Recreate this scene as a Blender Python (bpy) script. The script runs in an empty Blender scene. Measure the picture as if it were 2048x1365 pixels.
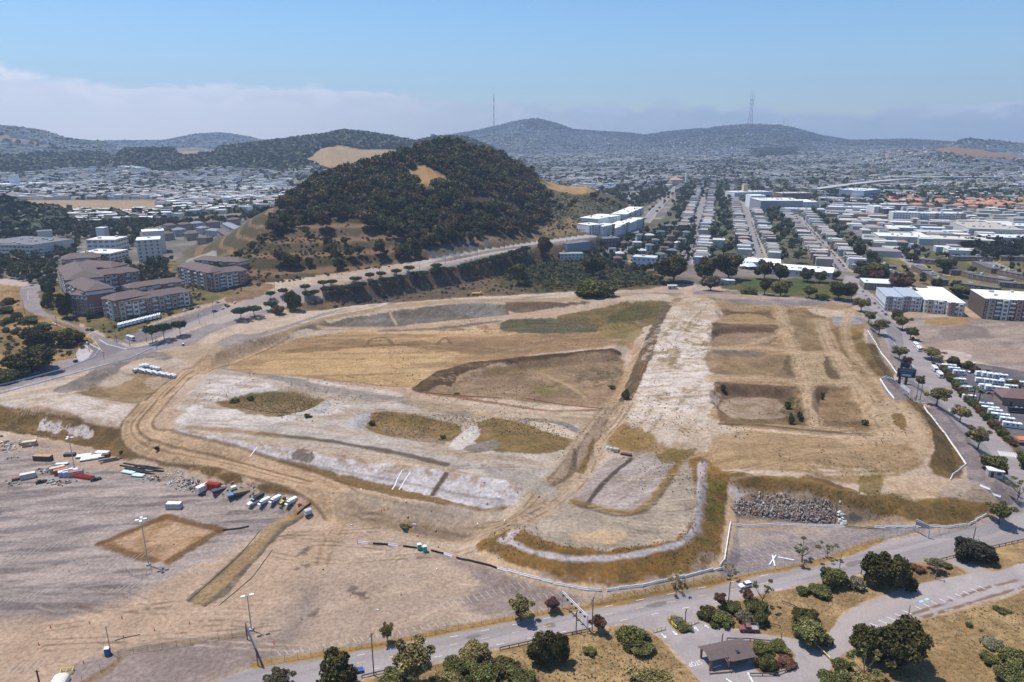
import bpy, bmesh, math, random
import numpy as np
from mathutils import Vector, Matrix
SC = bpy.context.scene
COL = SC.collection
R = math.radians
# ---------------------------------------------------------------- camera
CAM_H, PITCH, F = 130.0, R(16.2), 1400.0        # metres, down-tilt, focal length in pixels of a 2048 wide frame
cam_d = bpy.data.cameras.new('camera'); cam = bpy.data.objects.new('camera', cam_d); COL.objects.link(cam)
cam.location = (0, 0, CAM_H); cam.rotation_euler = (R(90) - PITCH, 0, 0)
cam_d.sensor_width = 36; cam_d.lens = F / 2048 * 36
cam_d.clip_start = 1; cam_d.clip_end = 60000
SC.camera = cam
# ---------------------------------------------------------------- light
SUN_EL, SUN_AZ = R(68), R(-64)                   # azimuth measured from +Y towards +X (sun to the left, a little ahead)
sd = bpy.data.lights.new('sun', 'SUN'); sun = bpy.data.objects.new('sun', sd); COL.objects.link(sun)
sd.energy = 4.9; sd.angle = R(0.53); sd.color = (1.0, 0.955, 0.89)
to_sun = Vector((math.sin(SUN_AZ) * math.cos(SUN_EL), math.cos(SUN_AZ) * math.cos(SUN_EL), math.sin(SUN_EL)))
sun.rotation_euler = to_sun.to_track_quat('Z', 'Y').to_euler(); sun.location = (0, 0, 900)
# ---------------------------------------------------------------- sky with a bank of sea fog on the horizon
W = bpy.data.worlds.new('World'); SC.world = W; W.use_nodes = True
wt = W.node_tree; wt.nodes.clear()
def nd(tree, t, **kw):
    n = tree.nodes.new(t)
    for k, v in kw.items(): setattr(n, k, v)
    return n
class NT:
    """tiny helper to write node maths as expressions"""
    def __init__(s, tree): s.t = tree
    def link(s, a, b): s.t.links.new(a, b)
    def put(s, sock, v):
        if isinstance(v, bpy.types.NodeSocket): s.link(v, sock)
        else: sock.default_value = v
    def m(s, op, a, b=0.0, c=None, clamp=False):
        n = nd(s.t, 'ShaderNodeMath', operation=op, use_clamp=clamp)
        s.put(n.inputs[0], a); s.put(n.inputs[1], b)
        if c is not None: s.put(n.inputs[2], c)
        return n.outputs[0]
    def ss(s, v, lo, hi, a=0.0, b=1.0):
        n = nd(s.t, 'ShaderNodeMapRange', interpolation_type='SMOOTHSTEP')
        s.put(n.inputs[0], v); s.put(n.inputs[1], lo); s.put(n.inputs[2], hi); s.put(n.inputs[3], a); s.put(n.inputs[4], b)
        return n.outputs[0]
    def noise(s, vec, scale, detail=4, rough=.55, out='Fac', dist=0.0):
        n = nd(s.t, 'ShaderNodeTexNoise'); s.link(vec, n.inputs['Vector'])
        n.inputs['Scale'].default_value = scale; n.inputs['Detail'].default_value = detail
        n.inputs['Roughness'].default_value = rough; n.inputs['Distortion'].default_value = dist
        return n.outputs[out]
    def mix(s, f, a, b, blend='MIX'):
        n = nd(s.t, 'ShaderNodeMix', data_type='RGBA', blend_type=blend)
        s.put(n.inputs[0], f); s.put(n.inputs[6], a); s.put(n.inputs[7], b)
        return n.outputs[2]
N = NT(wt)
sky = nd(wt, 'ShaderNodeTexSky', sky_type='NISHITA', sun_disc=False)
sky.sun_elevation = SUN_EL; sky.sun_rotation = SUN_AZ
sky.altitude = 100; sky.air_density = 1.15; sky.dust_density = 0.35; sky.ozone_density = 3.0
tc = nd(wt, 'ShaderNodeTexCoord'); sp = nd(wt, 'ShaderNodeSeparateXYZ'); N.link(tc.outputs['Generated'], sp.inputs[0])
el = N.m('ARCSINE', sp.outputs[2]); az = N.m('ARCTAN2', sp.outputs[0], sp.outputs[1])
cmb = nd(wt, 'ShaderNodeCombineXYZ'); N.link(az, cmb.inputs[0]); N.link(N.m('MULTIPLY', el, 2.6), cmb.inputs[1])
n1 = N.noise(cmb.outputs[0], 5.5, 6, .52, dist=.25); n2 = N.noise(cmb.outputs[0], 17.0, 6, .6, dist=.3); n3 = N.noise(cmb.outputs[0], 2.3, 2, .5)
# height of the top of the fog: about 5 degrees on the left falling to 2 degrees on the right
top = N.m('ADD', N.ss(az, -.75, .55, .072, .034), N.m('MULTIPLY', N.m('SUBTRACT', n1, .5), .050))
top = N.m('ADD', top, N.m('MULTIPLY', N.m('SUBTRACT', n2, .5), .046))
d = N.m('SUBTRACT', top, el)
bank = N.ss(d, -.003, .009)
rim = N.m('MULTIPLY', N.m('MULTIPLY', N.ss(d, -.003, .006), N.ss(d, .012, .004)), N.ss(n3, .40, .62))
fog = N.mix(N.ss(az, -.62, .30), (8.3, 8.0, 8.1, 1), (3.1, 3.9, 5.2, 1))
fog = N.mix(N.m('MULTIPLY', N.ss(n2, .42, .62), N.ss(d, .05, .0)), fog, N.mix(1.0, fog, (1.30, 1.24, 1.18, 1), 'MULTIPLY'))
fog = N.mix(N.m('MULTIPLY', rim, .55), fog, (10.0, 9.7, 9.8, 1))
op = N.m('MULTIPLY', bank, N.m('ADD', .80, N.m('MULTIPLY', n1, .18), clamp=True))
skyc = N.mix(op, N.mix(1.0, sky.outputs[0], N.mix(N.ss(el, .0, .30), (.82, .98, 1.14, 1), (.58, .93, 1.20, 1)), 'MULTIPLY'), fog)
bg = nd(wt, 'ShaderNodeBackground'); bg.inputs["Strength"].default_value = .112
N.link(skyc, bg.inputs[0]); wo = nd(wt, 'ShaderNodeOutputWorld'); N.link(bg.outputs[0], wo.inputs[0])
SC.view_settings.view_transform = 'Standard'; SC.view_settings.look = 'None'
SC.view_settings.exposure = 0.2; SC.view_settings.gamma = 1.0
SC.render.engine = 'CYCLES'
SC.cycles.max_bounces = 5; SC.cycles.diffuse_bounces = 2; SC.cycles.glossy_bounces = 2
SC.cycles.transmission_bounces = 2; SC.cycles.volume_bounces = 0; SC.cycles.transparent_max_bounces = 4
SC.cycles.use_denoising = True; SC.cycles.use_adaptive_sampling = True; SC.cycles.adaptive_threshold = .02
# ---------------------------------------------------------------- helpers
rng = np.random.default_rng(7); random.seed(7)
cP, sP = math.cos(PITCH), math.sin(PITCH)
def s2l(c):
    c = np.asarray(c, float) / 255.0
    return np.where(c <= .04045, c / 12.92, ((c + .055) / 1.055) ** 2.4)
GAIN = 1.60                                      # sunlit radiance of a level white surface: turns a seen colour into an albedo
def A(*c): return s2l(c) / GAIN
def ray(px, py):
    X = (np.asarray(px, float) - 1024) / F; Y = (682.5 - np.asarray(py, float)) / F
    return X, cP + Y * sP, -sP + Y * cP
def at(px, py, z=0.0):
    x, y, dz = ray(px, py); t = (z - CAM_H) / dz
    return np.stack([x * t, y * t], -1)
def px_of(x, y, z):
    d_ = y * cP - (z - CAM_H) * sP; u = y * sP + (z - CAM_H) * cP
    return 1024 + F * x / d_, 682.5 - F * u / d_
def at_r(px, py, r):
    """point on the ray through a pixel at horizontal range r -> x, y, z"""
    x, y, dz = ray(px, py); t = r / np.hypot(x, y)
    return np.stack([x * t, y * t, CAM_H + dz * t], -1)
def hash2(i, j, s):
    n = (i * 374761393 + j * 668265263 + s * 1274126177) & 0xFFFFFFFF
    n = ((n ^ (n >> 13)) * 1274126177) & 0xFFFFFFFF
    n = n ^ (n >> 16)
    return (n & 0xFFFF) / 65535.0
def vn(x, y, s=0):
    i = np.floor(x).astype(np.int64); j = np.floor(y).astype(np.int64); f = x - i; g = y - j
    f = f * f * (3 - 2 * f); g = g * g * (3 - 2 * g)
    a = hash2(i, j, s); b = hash2(i + 1, j, s); c = hash2(i, j + 1, s); e = hash2(i + 1, j + 1, s)
    return (a * (1 - f) + b * f) * (1 - g) + (c * (1 - f) + e * f) * g
def fbm(x, y, scale, octv=4, s=0, rough=.5):
    v = 0; amp = 1; tot = 0
    for k in range(octv):
        v = v + amp * vn(x / scale + 17.3 * k, y / scale - 9.1 * k, s + k); tot += amp; amp *= rough; scale /= 2.07
    return v / tot
def sst(t):
    t = np.clip(t, 0, 1); return t * t * (3 - 2 * t)
def seg_d(x, y, a, b):
    dx, dy = b[0] - a[0], b[1] - a[1]; L = dx * dx + dy * dy + 1e-9
    t = np.clip(((x - a[0]) * dx + (y - a[1]) * dy) / L, 0, 1)
    return np.hypot(x - a[0] - t * dx, y - a[1] - t * dy)
def poly_sd(x, y, P):
    """signed distance to a polygon, negative inside"""
    dmin = np.full(x.shape, 1e9); ins = np.zeros(x.shape, bool); n = len(P)
    for k in range(n):
        a, b = P[k], P[(k + 1) % n]
        dmin = np.minimum(dmin, seg_d(x, y, a, b))
        c = (a[1] > y) != (b[1] > y)
        if c.any(): ins ^= c & (x < (b[0] - a[0]) * (y - a[1]) / (b[1] - a[1] + 1e-12) + a[0])
    return np.where(ins, -dmin, dmin)
def line_d(x, y, P):
    d = np.full(x.shape, 1e9)
    for a, b in zip(P[:-1], P[1:]): d = np.minimum(d, seg_d(x, y, a, b))
    return d
def smooth_pts(P, k=2, closed=False):
    """curve through all the points"""
    P = np.asarray(P, float)
    if k <= 0 or len(P) < 3: return P
    Q = np.concatenate([P[-1:], P, P[:2]]) if closed else np.concatenate([2 * P[:1] - P[1:2], P, 2 * P[-1:] - P[-2:-1]])
    out = []
    for i in range(1, len(Q) - 2):
        a, b, c, d = Q[i - 1:i + 3]
        L0, L1, L2 = (np.linalg.norm(b - a) + 1e-6) ** .5, (np.linalg.norm(c - b) + 1e-6) ** .5, (np.linalg.norm(d - c) + 1e-6) ** .5
        m1 = (c - b) / L1 - (c - a) / (L0 + L1) + (b - a) / L0; m2 = (d - c) / L2 - (d - b) / (L1 + L2) + (c - b) / L1
        m1, m2 = m1 * L1, m2 * L1
        for t in np.arange(3) / 3:
            out.append((2*t**3-3*t**2+1)*b + (t**3-2*t**2+t)*m1 + (-2*t**3+3*t**2)*c + (t**3-t**2)*m2)
    if not closed: out.append(P[-1])
    return np.array(out)
def within(x, y, P, m):
    lo = P.min(0) - m; hi = P.max(0) + m
    return (x > lo[0]) & (x < hi[0]) & (y > lo[1]) & (y < hi[1])
# ---------------------------------------------------------------- relief
# worked platforms and cuts: outline (picture trace laid on its own level), level, width of the bank around it
LEV = []
def lev(z, w, pts, k=1): LEV.append((smooth_pts(at([p[0] for p in pts], [p[1] for p in pts], z), k, True), z, w))
lev(6, 11, [(-200,790),(0,800),(130,824),(262,852),(320,893),(480,948),(590,972),(700,985),(950,1012),(1060,990),(1150,940),(1420,940),(1700,990),(1980,975),(1950,900),(1860,800),(1790,740),(1720,610),(1400,582),(1000,598),(640,630),(400,690),(310,695),(0,780),(-200,810)])
lev(10.5, 9, [(348,856),(512,886),(800,928),(1020,970),(1062,970),(1120,930),(1190,850),(1250,800),(1300,700),(1340,600),(1000,606),(640,640),(470,715),(430,742)])
lev(12, 8, [(1245,850),(1330,606),(1400,588),(1690,608),(1735,690),(1775,760),(1840,815),(1868,885),(1850,930),(1780,960),(1690,968),(1440,940),(1380,925),(1230,890)])
lev(7, 14, [(1690,975),(1760,955),(1850,955),(1925,975),(1930,990),(1880,1000),(1760,990)])
lev(8.5, 15, [(1075,1000),(1160,950),(1385,915),(1392,1000),(1380,1065),(1320,1088),(1200,1100),(1080,1088),(1010,1065)])
lev(14, 10, [(420,690),(560,640),(700,612),(1000,596),(1330,588),(1330,596),(1000,605),(700,626),(560,662),(430,708)])
lev(8.5, 8, [(450,735),(560,690),(700,668),(1000,655),(1200,645),(1255,690),(980,722),(860,772),(700,763),(480,742)])
lev(4.5, 8, [(900,778),(990,752),(1150,730),(1235,722),(1262,700),(1240,780),(1222,806),(1000,796)])
lev(8.4, 4.5, [(1448,792),(1455,832),(1585,838),(1572,800)])
lev(9, 3.5, [(1645,790),(1690,785),(1728,845),(1655,848)])
lev(9, 3.5, [(1440,668),(1555,672),(1562,692),(1440,692)])
lev(9.5, 4, [(1448,624),(1535,626),(1545,640),(1450,640)])
lev(3.5, 7, [(180,782),(270,748),(340,752),(330,795),(285,802)])
lev(8, 6, [(462,808),(530,796),(632,800),(600,826),(490,818)])
lev(8, 6, [(740,858),(760,845),(905,862),(885,884),(800,878)])
# the wooded hill: crest and foot in direction (azimuth) and range
def prof(pts, r=None):
    P = np.array([at_r(p[0], p[1], p[2]) for p in pts]); a = np.arctan2(P[:, 0], P[:, 1]); o = np.argsort(a)
    return a[o], np.hypot(P[o, 0], P[o, 1]), P[o, 2]
HC = prof([(330,545,700),(420,512,720),(480,470,740),(510,440,755),(537,424,770),(575,411,790),(595,403,800),(632,372,830),(652,366,845),(687,358,860),(717,348,875),(752,335,890),(777,331,900),(807,317,915),(832,314,925),(852,305,935),(875,300,945),(895,298,950),(925,303,960),(950,310,970),(975,314,985),(1000,321,1005),(1023,334,1020),(1049,350,1040),(1069,355,1070),(1099,365,1095),(1137,374,1115),(1172,375,1145),(1199,385,1170),(1232,400,1205),(1254,420,1220),(1300,448,1250),(1360,465,1280)])
HF = np.array([list(at(x, y, z)) + [z] for x, y, z in [(330,590,10),(420,572,12),(480,572,14),(560,562,15),(640,552,16),(700,544,18),(850,520,20),(1000,496,22),(1180,470,22),(1300,448,14),(1400,440,12)]])
hf_a = np.arctan2(HF[:, 0], HF[:, 1]); hf_r = np.hypot(HF[:, 0], HF[:, 1])
def prof2(pts): return prof(pts)
RIDGE = []                                       # crest profile, range where the rise starts, power of the slope, width of the back
def ridge(pts, foot, pw=1.0, back=900): RIDGE.append((prof(pts), foot, pw, back))
ridge([(-500,235,3500),(-200,240,3500),(0,254,3500),(50,258,3500),(90,265,3500),(130,279,3500),(200,286,3500),(280,300,3500)], 1900, 1.2)
ridge([(180,318,2600),(260,305,2600),(350,304,2600),(430,302,2600),(500,294,2600),(560,286,2600),(640,276,2600),(690,267,2600),(730,271,2600),(780,278,2600),(830,289,2600),(880,279,2600),(930,280,2600),(985,302,2600),(1040,318,2600)], 1650, 1.1)
ridge([(540,350,2100),(610,306,2100),(660,294,2100),(720,301,2100),(800,302,2100),(860,330,2100)], 1650, .9, 500)
ridge([(60,292,5200),(200,284,5200),(330,282,5200),(390,270,5200),(440,267,5200),(480,272,5200),(520,281,5200),(620,288,5200)], 3900)
ridge([(840,280,6000),(900,271,6000),(960,261,6000),(1000,252,6000),(1040,242,6000),(1075,239,6000),(1110,248,6000),(1150,260,6000),(1200,264,6000),(1260,267,6000),(1340,280,6000)], 3600, 1.25)
ridge([(1200,285,6600),(1290,271,6600),(1330,265,6600),(1400,258,6600),(1450,253,6600),(1500,249,6600),(1560,252,6600),(1600,260,6600),(1640,272,6600),(1700,282,6600),(1780,280,6600),(1830,280,6600),(1900,285,6600),(2100,290,6600),(2500,292,6600)], 3400, 1.3)
ridge([(1600,352,3500),(1700,330,3500),(1750,318,3500),(1800,306,3500),(1860,300,3500),(1900,295,3500),(1960,300,3500),(2048,316,3500),(2150,330,3500),(2400,345,3500)], 2200, 1.0)
ridge([(1850,290,5600),(1890,286,5600),(1935,279,5600),(1990,284,5600),(2048,291,5600),(2200,296,5600)], 4500)
ridge([(-300,405,1150),(-60,412,1130),(20,418,1120),(80,428,1110),(130,448,1100)], 960, 1.0, 180)
def h_hill(x, y, a, r):
    rc = np.interp(a, HC[0], HC[1]); zc = np.interp(a, HC[0], HC[2]); r0 = np.interp(a, hf_a, hf_r); z0 = np.interp(a, hf_a, HF[:, 2])
    t = np.clip((r - r0) / (rc - r0), 0, 1)
    up = z0 + (zc - z0) * (t ** .92)
    # benches cut into the left flank
    b = np.clip((np.interp(a, [-.40, -.33, -.13, -.09], [0, 1, 1, 0])), 0, 1) * np.clip((.62 - t) * 5, 0, 1)
    q = up / 9.0; stair = (np.floor(q) + sst((q - np.floor(q)) * 1.7 - .7)) * 9.0
    up = up * (1 - .75 * b) + stair * .75 * b
    up = up + (fbm(x, y, 60, 4, 5) - .5) * 9 * sst(t * 4) * (1 - .6 * b)
    dn = z0 * .4 + (zc - z0 * .4) * (1 - sst((r - rc) / 420))
    h = np.where(r < rc, up, np.minimum(up, dn))
    lo = HC[0][0]; hi = HC[0][-1]
    m = sst((a - lo) / .05) * sst((hi - a) / .05) * (r > r0)
    return h, m * sst((rc + 430 - r) / 60)
def H(x, y):
    x = np.asarray(x, float); y = np.asarray(y, float); r = np.hypot(x, y); a = np.arctan2(x, y)
    h = np.interp(r, [0, 520, 800, 2000, 6000, 9000, 20000], [0, 0, 8, 16, 60, 60, 20])
    near = r < 1000
    # the ground climbs on the left behind the road, and the double road runs up the foot of the hill
    h = h + 9 * sst((-(x) - 130 + (y - 430) * .2) / 120) * sst((y - 395) / 120) * (r < 1400)
    for (pts, z, w) in LEV:
        m = within(x, y, pts, w + 4)
        if m.any():
            xs, ys = x[m], y[m]
            d = poly_sd(xs, ys, pts) + (fbm(xs, ys, 14, 3, 3) - .5) * 2.0
            t = np.clip(1 - d / w, 0, 1); t = np.where(t > .9, 1 - (1 - t) ** 2 * 5 - .0, t) if False else t
            h[m] = h[m] * (1 - t) + z * t
    hh, m = h_hill(x, y, a, r)
    h = np.where(m > 0, np.maximum(h, h * (1 - m) + hh * m), h)
    # bank between the hill road and the site
    r0 = np.interp(a, hf_a, hf_r); z0 = np.interp(a, hf_a, HF[:, 2])
    on = (a > hf_a[0] + .03) & (a < .22) & (r <= r0)
    t = sst(1 - (r0 - 34 - r) / 26) * sst((a - hf_a[0] - .03) / .12) * sst((.22 - a) / .1)
    h = np.where(on, np.maximum(h, h * (1 - t) + z0 * t), h)
    for (ca, cr, cz), foot, pw, back in RIDGE:
        inb = (a > ca[0] - .002) & (a < ca[-1] + .002)
        if not inb.any(): continue
        rc = np.interp(a, ca, cr); zc = np.interp(a, ca, cz)
        t = np.clip((r - foot) / (rc - foot), 0, 1) ** pw
        k = np.where(r < rc, t, 1 - sst((r - rc) / back))
        edge = sst((a - ca[0]) / .04) * sst((ca[-1] - a) / .04)
        rough = 1 + (fbm(x, y, 260, 4, 11) - .5) * .5 * np.clip(t * 1.0, 0, 1) * (1 - t ** 6)
        h = np.where(inb, np.maximum(h, zc * k * edge * rough), h)
    h = h + (fbm(x, y, 9, 3, 21) - .5) * .35 * (r < 700) * np.clip(h, 0, 1)
    return np.maximum(h, 0)
# ---------------------------------------------------------------- ground mesh: finer near the camera, out to 12 km
def radial_rows():
    r = [84.0]
    while r[-1] < 8100:
        v = r[-1]; r.append(v + (min(v * v / 122000.0, .0125 * v) if v < 640 else min(v * v / 88000.0, .0125 * v)))
    return np.array(r)
RR = radial_rows(); AA = np.linspace(R(-54), R(55), 1820)
gr, ga = np.meshgrid(RR, AA, indexing='ij')
gx, gy = (gr * np.sin(ga)).ravel(), (gr * np.cos(ga)).ravel()
gz = H(gx, gy)
GZ = gz.reshape(gr.shape)
def H(x, y):
    """height of the ground sheet itself"""
    x = np.asarray(x, float); y = np.asarray(y, float); r = np.clip(np.hypot(x, y), RR[0], RR[-1] - 1e-3); a = np.clip((np.arctan2(x, y) - AA[0]) / (AA[1] - AA[0]), 0, len(AA) - 1.001)
    i = np.clip(np.searchsorted(RR, r, side='right') - 1, 0, len(RR) - 2); f = (r - RR[i]) / (RR[i + 1] - RR[i]); j = a.astype(int); g = a - j
    return (GZ[i, j] * (1 - g) + GZ[i, j + 1] * g) * (1 - f) + (GZ[i + 1, j] * (1 - g) + GZ[i + 1, j + 1] * g) * f
def drop(px, py):
    """trace picture points onto the relief -> N x 3"""
    px = np.atleast_1d(np.asarray(px, float)); py = np.atleast_1d(np.asarray(py, float))
    x, y, dz = ray(px, py); hx = np.hypot(x, y)
    tr = np.geomspace(86, 9000, 270)
    X = x[:, None] * tr / hx[:, None]; Y = y[:, None] * tr / hx[:, None]; Z = CAM_H + dz[:, None] * tr / hx[:, None]
    below = Z < H(X, Y); i = np.where(below.any(1), below.argmax(1), len(tr) - 1)
    lo = tr[np.maximum(i - 1, 0)]; hi = tr[i]
    for _ in range(14):
        mid = (lo + hi) / 2; k = mid / hx
        b = (CAM_H + dz * k) < H(x * k, y * k)
        hi = np.where(b, mid, hi); lo = np.where(b, lo, mid)
    k = hi / hx; return np.stack([x * k, y * k, H(x * k, y * k)], -1)
def D(pts): p = np.asarray(pts, float); return drop(p[:, 0], p[:, 1])
def pt(px, py): return drop(px, py)[0]
n = len(gx)
col = np.zeros((n, 3)); veg = np.zeros(n); cls = np.zeros(n, np.int8)
rr_, aa_ = gr.ravel(), ga.ravel()
CLS = ['ground', 'parking_lot', 'road', 'park_road', 'dirt_road', 'hill', 'city_ground', 'distant_hills', 'dirt_site']
sitep = None
def patch(m, c, k, v=None):
    col[m] = col[m] * (1 - k[:, None]) + c * k[:, None]
    if v is not None: veg[m] = veg[m] * (1 - k) + v * k
def fill(pts, c, soft=2.0, na=3.0, ns=18, op=1.0, c2=None, mot=0.0, veg_=None, klass=None, grow=0, streak=None, sm=1, seed=0):
    """lay a patch of ground colour: soft ragged edge, two tones mottled together"""
    P = smooth_pts(D(pts)[:, :2], sm, True); m = within(gx, gy, P, soft + na + grow + 2)
    if not m.any(): return
    x, y = gx[m], gy[m]; sd = poly_sd(x, y, P)
    d = sd + (fbm(x, y, ns, 5, 31 + seed, .62) - .5) * 2.6 * na - grow
    k = np.clip(.5 - d / max(soft * .45, .05), 0, 1) * op
    if streak is not None:
        ca, sa = math.cos(streak[0]), math.sin(streak[0]); u = x * ca + y * sa; w = -x * sa + y * ca
        s = fbm(u / streak[1], w / streak[2], 1.0, 4, 57 + seed)
    else: s = fbm(x, y, ns * .7, 5, 47 + seed, .6)
    if mot: k = k * sst((s - mot) * 8 + .5)
    cc = np.asarray(c)[None] if c2 is None else c * (1 - sst((s - .3) * 2.5))[:, None] + np.asarray(c2) * sst((s - .3) * 2.5)[:, None]
    patch(m, cc, k, veg_)
    if klass is not None:
        i = np.where(m)[0][sd < 0]; cls[i] = CLS.index(klass)
def stroke(pts, w, c, soft=1.0, na=.8, ns=9, op=1.0, veg_=None, klass=None, mot=0, sm=2, off=0.0, seed=0):
    P = smooth_pts(D(pts)[:, :2], sm)
    if off:
        t = np.gradient(P, axis=0); t /= np.linalg.norm(t, axis=1)[:, None] + 1e-9
        P = P + np.stack([-t[:, 1], t[:, 0]], -1) * off
    m = within(gx, gy, P, w + soft + na + 2)
    if not m.any(): return
    x, y = gx[m], gy[m]; d0 = line_d(x, y, P)
    d = d0 - w / 2 + (fbm(x, y, ns, 3, 77 + seed) - .5) * 2 * na
    k = np.clip(.5 - d / max(soft, .05), 0, 1) * op
    if mot: k = k * sst((fbm(x, y, ns * .6, 4, 81 + seed) - mot) * 5 + .5)
    patch(m, np.asarray(c)[None], k, veg_)
    if klass is not None: cls[np.where(m)[0][d0 < w / 2]] = CLS.index(klass)
def tracks(pts, gauge, w, c, op=.6, **k):
    for s in (-.5, .5): stroke(pts, w, c, .6, .3, 6, op, off=s * gauge, mot=.42, **k)
TAN, PALE, WHITE = A(188,166,140), A(196,180,156), A(208,203,196)
LOT, ROAD, GREY = A(146,138,132), A(178,173,169), A(150,145,138)
BROWN, DARK, OLIVE, STRAW, GOLD = A(150,124,86), A(104,90,66), A(112,104,60), A(182,152,98), A(158,124,66)
DIRT, CUT = A(168,142,108), A(112,106,96)
# broad tones
f1 = fbm(gx, gy, 90, 5, 1); f2 = fbm(gx, gy, 22, 4, 2)
k = sst((f1 - .35) * 3)[:, None]; col[:] = TAN * (1 - k) + PALE * k
# city floor and far country
far = rr_ > 640
k = sst((f2 - .3) * 2.5)[:, None]; cc = A(124,118,108) * (1 - k) + A(154,144,130) * k
col[far] = cc[far]; cls[far] = CLS.index('city_ground'); veg[far] = .3
# rough ground of the coast side, left of the junction
fill([(-200,590),(40,560),(100,600),(190,690),(150,740),(0,768),(-200,800)], A(178,148,100), 4, 6, 20, c2=A(136,116,76), veg_=.55)
fill([(2040,1090),(2300,1040),(2900,900),(3200,1500),(2040,1500)], A(186,160,116), 2, 1, 12, c2=A(160,135,94), veg_=.5, sm=0); fill([(2040,730),(2700,720),(2900,900),(2040,1000)], A(150,142,136), 4, 2, 20, c2=A(166,156,146), sm=0)
# ---- lots
fill([(-200,890),(0,886),(180,900),(330,935),(480,985),(590,1012),(545,1060),(450,1110),(330,1160),(200,1205),(0,1240),(-200,1275)], LOT, 14, 9, 40, c2=A(136,127,121), klass='parking_lot')
for q, (o, w) in enumerate([(.55, .50), (.5, .53), (.4, .47)]):
    fill([(-200,900),(180,905),(480,985),(570,1012),(540,1062),(430,1120),(330,1165),(100,1225),(-200,1265)], A(188,176,163), 10, 8, 30, o, mot=w + .04, streak=(R(16 - 8 * q), 26, 3.2 - q * .7), seed=5 * q)
fill([(-60,880),(200,905),(330,940),(480,985),(480,995),(300,945),(0,905)], TAN, 6, 5, 30, .8)
fill([(200,1310),(500,1268),(620,1300),(520,1330),(430,1365),(150,1400),(100,1365)], A(166,152,142), 7, 4, 25, c2=A(154,140,132), klass='parking_lot')
fill([(700,1078),(900,1104),(1100,1180),(1000,1210),(800,1290),(640,1330),(520,1320),(560,1200),(620,1110)], A(172,156,138), 14, 10, 40, .65, c2=A(186,168,146), streak=(R(22), 30, 4), klass='parking_lot')
fill([(880,1105),(1000,1140),(1110,1178),(1215,1188),(1320,1170),(1325,1184),(1160,1214),(1000,1238),(930,1215),(960,1170)], A(150,138,131), 5, 4, 30, .85, c2=A(164,150,140), streak=(R(20), 20, 2), klass='parking_lot')
fill([(1462,1052),(1700,1055),(1860,1056),(1800,1070),(1690,1112),(1600,1136),(1450,1152),(1440,1138),(1458,1110)], A(152,144,141), 3, 2, 20, c2=A(166,156,148), streak=(R(15), 20, 2.5), klass='parking_lot')
fill([(1462,1050),(1640,1052),(1640,1075),(1560,1085),(1480,1100),(1458,1098)], A(186,172,156), 5, 4, 18, .7, mot=.45)
# dark oil and wet stains
for p in [[(585,1118),(600,1100),(625,1092),(615,1108)],[(603,1128),(620,1126),(618,1134),(608,1135)],[(580,1140),(600,1134),(598,1140)],[(696,1182),(712,1172),(714,1180)],[(708,1186),(735,1184),(722,1192)],[(724,1196),(742,1195),(735,1199)],[(612,1230),(634,1220),(634,1232),(620,1236)]]:
    fill(p, A(118,102,90), 2.5, 2, 5, .8, mot=.3)
stroke([(515,1310),(560,1285),(590,1255),(605,1225),(625,1180)], 7, A(140,130,122), 5, 3, 12, .55)
# straw square and the gravel strip in the left lot
fill([(200,1088),(330,1034),(442,1060),(335,1124),(310,1122)], A(168,136,98), 1.5, 1.5, 8, c2=A(194,166,134), veg_=.3, sm=0)
for a_, b_ in [((200,1088),(330,1034)), ((330,1034),(442,1060)), ((442,1060),(335,1124)), ((310,1122),(200,1088))]: stroke([a_, b_], 3.2, A(132,100,58), 1.5, 1.2, 4, .85, veg_=.8)
fill([(374,1200),(500,1090),(590,1022),(610,1030),(560,1068),(452,1192),(410,1213)], A(150,134,108), 1.5, 1, 6, c2=A(116,110,96), veg_=.35, sm=0)
stroke([(400,1203),(500,1110),(560,1045),(615,1010)], 4.5, A(176,150,110), 1.5, .8, 8, .8)
# ---- outer banks
fill([(-200,795),(0,812),(130,834),(250,858),(330,902),(480,957),(610,990),(560,986),(480,968),(320,926),(150,888),(0,862),(-200,850)], A(146,120,76), 3, 2.5, 9, c2=A(120,98,62), veg_=.8)
fill([(85,842),(110,838),(130,850),(185,860),(180,876),(120,866),(84,860)], A(200,192,184), 1.5, 2.5, 5, mot=.4)
fill([(0,795),(40,800),(55,812),(0,812)], A(196,190,180), 2, 2, 6, .8)
fill([(30,806),(262,852),(300,880),(250,862),(120,836)], A(120,98,66), 2, 2, 6, .5)
# ---- left platform
fill([(-60,785),(310,697),(400,700),(440,715),(390,745),(340,790),(270,850),(130,824),(0,800)], A(198,184,164), 3, 3, 22, c2=A(184,166,140), streak=(R(28), 24, 3), klass='dirt_site')
fill([(60,790),(140,790),(290,830),(270,850),(130,822),(40,804)], A(206,198,186), 6, 4, 14, .7, mot=.45)
fill([(102,783),(150,760),(205,732),(290,703),(345,712),(330,722),(290,716),(215,757),(135,786)], A(138,128,116), 2, 1.6, 8, c2=A(160,150,136))
fill([(158,785),(215,765),(270,748),(345,752),(338,790),(292,806),(210,796)], A(150,126,88), 3, 3, 10, c2=A(172,148,112), veg_=.4)
fill([(200,768),(255,752),(275,754),(220,774)], A(190,180,162), 3, 2, 8, .7); fill([(295,757),(335,755),(330,775),(305,778)], A(188,172,150), 3, 2, 8, .6)
stroke([(158,785),(210,798),(292,808)], 3, A(118,100,52), 2, 1.2, 6, .6)
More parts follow.
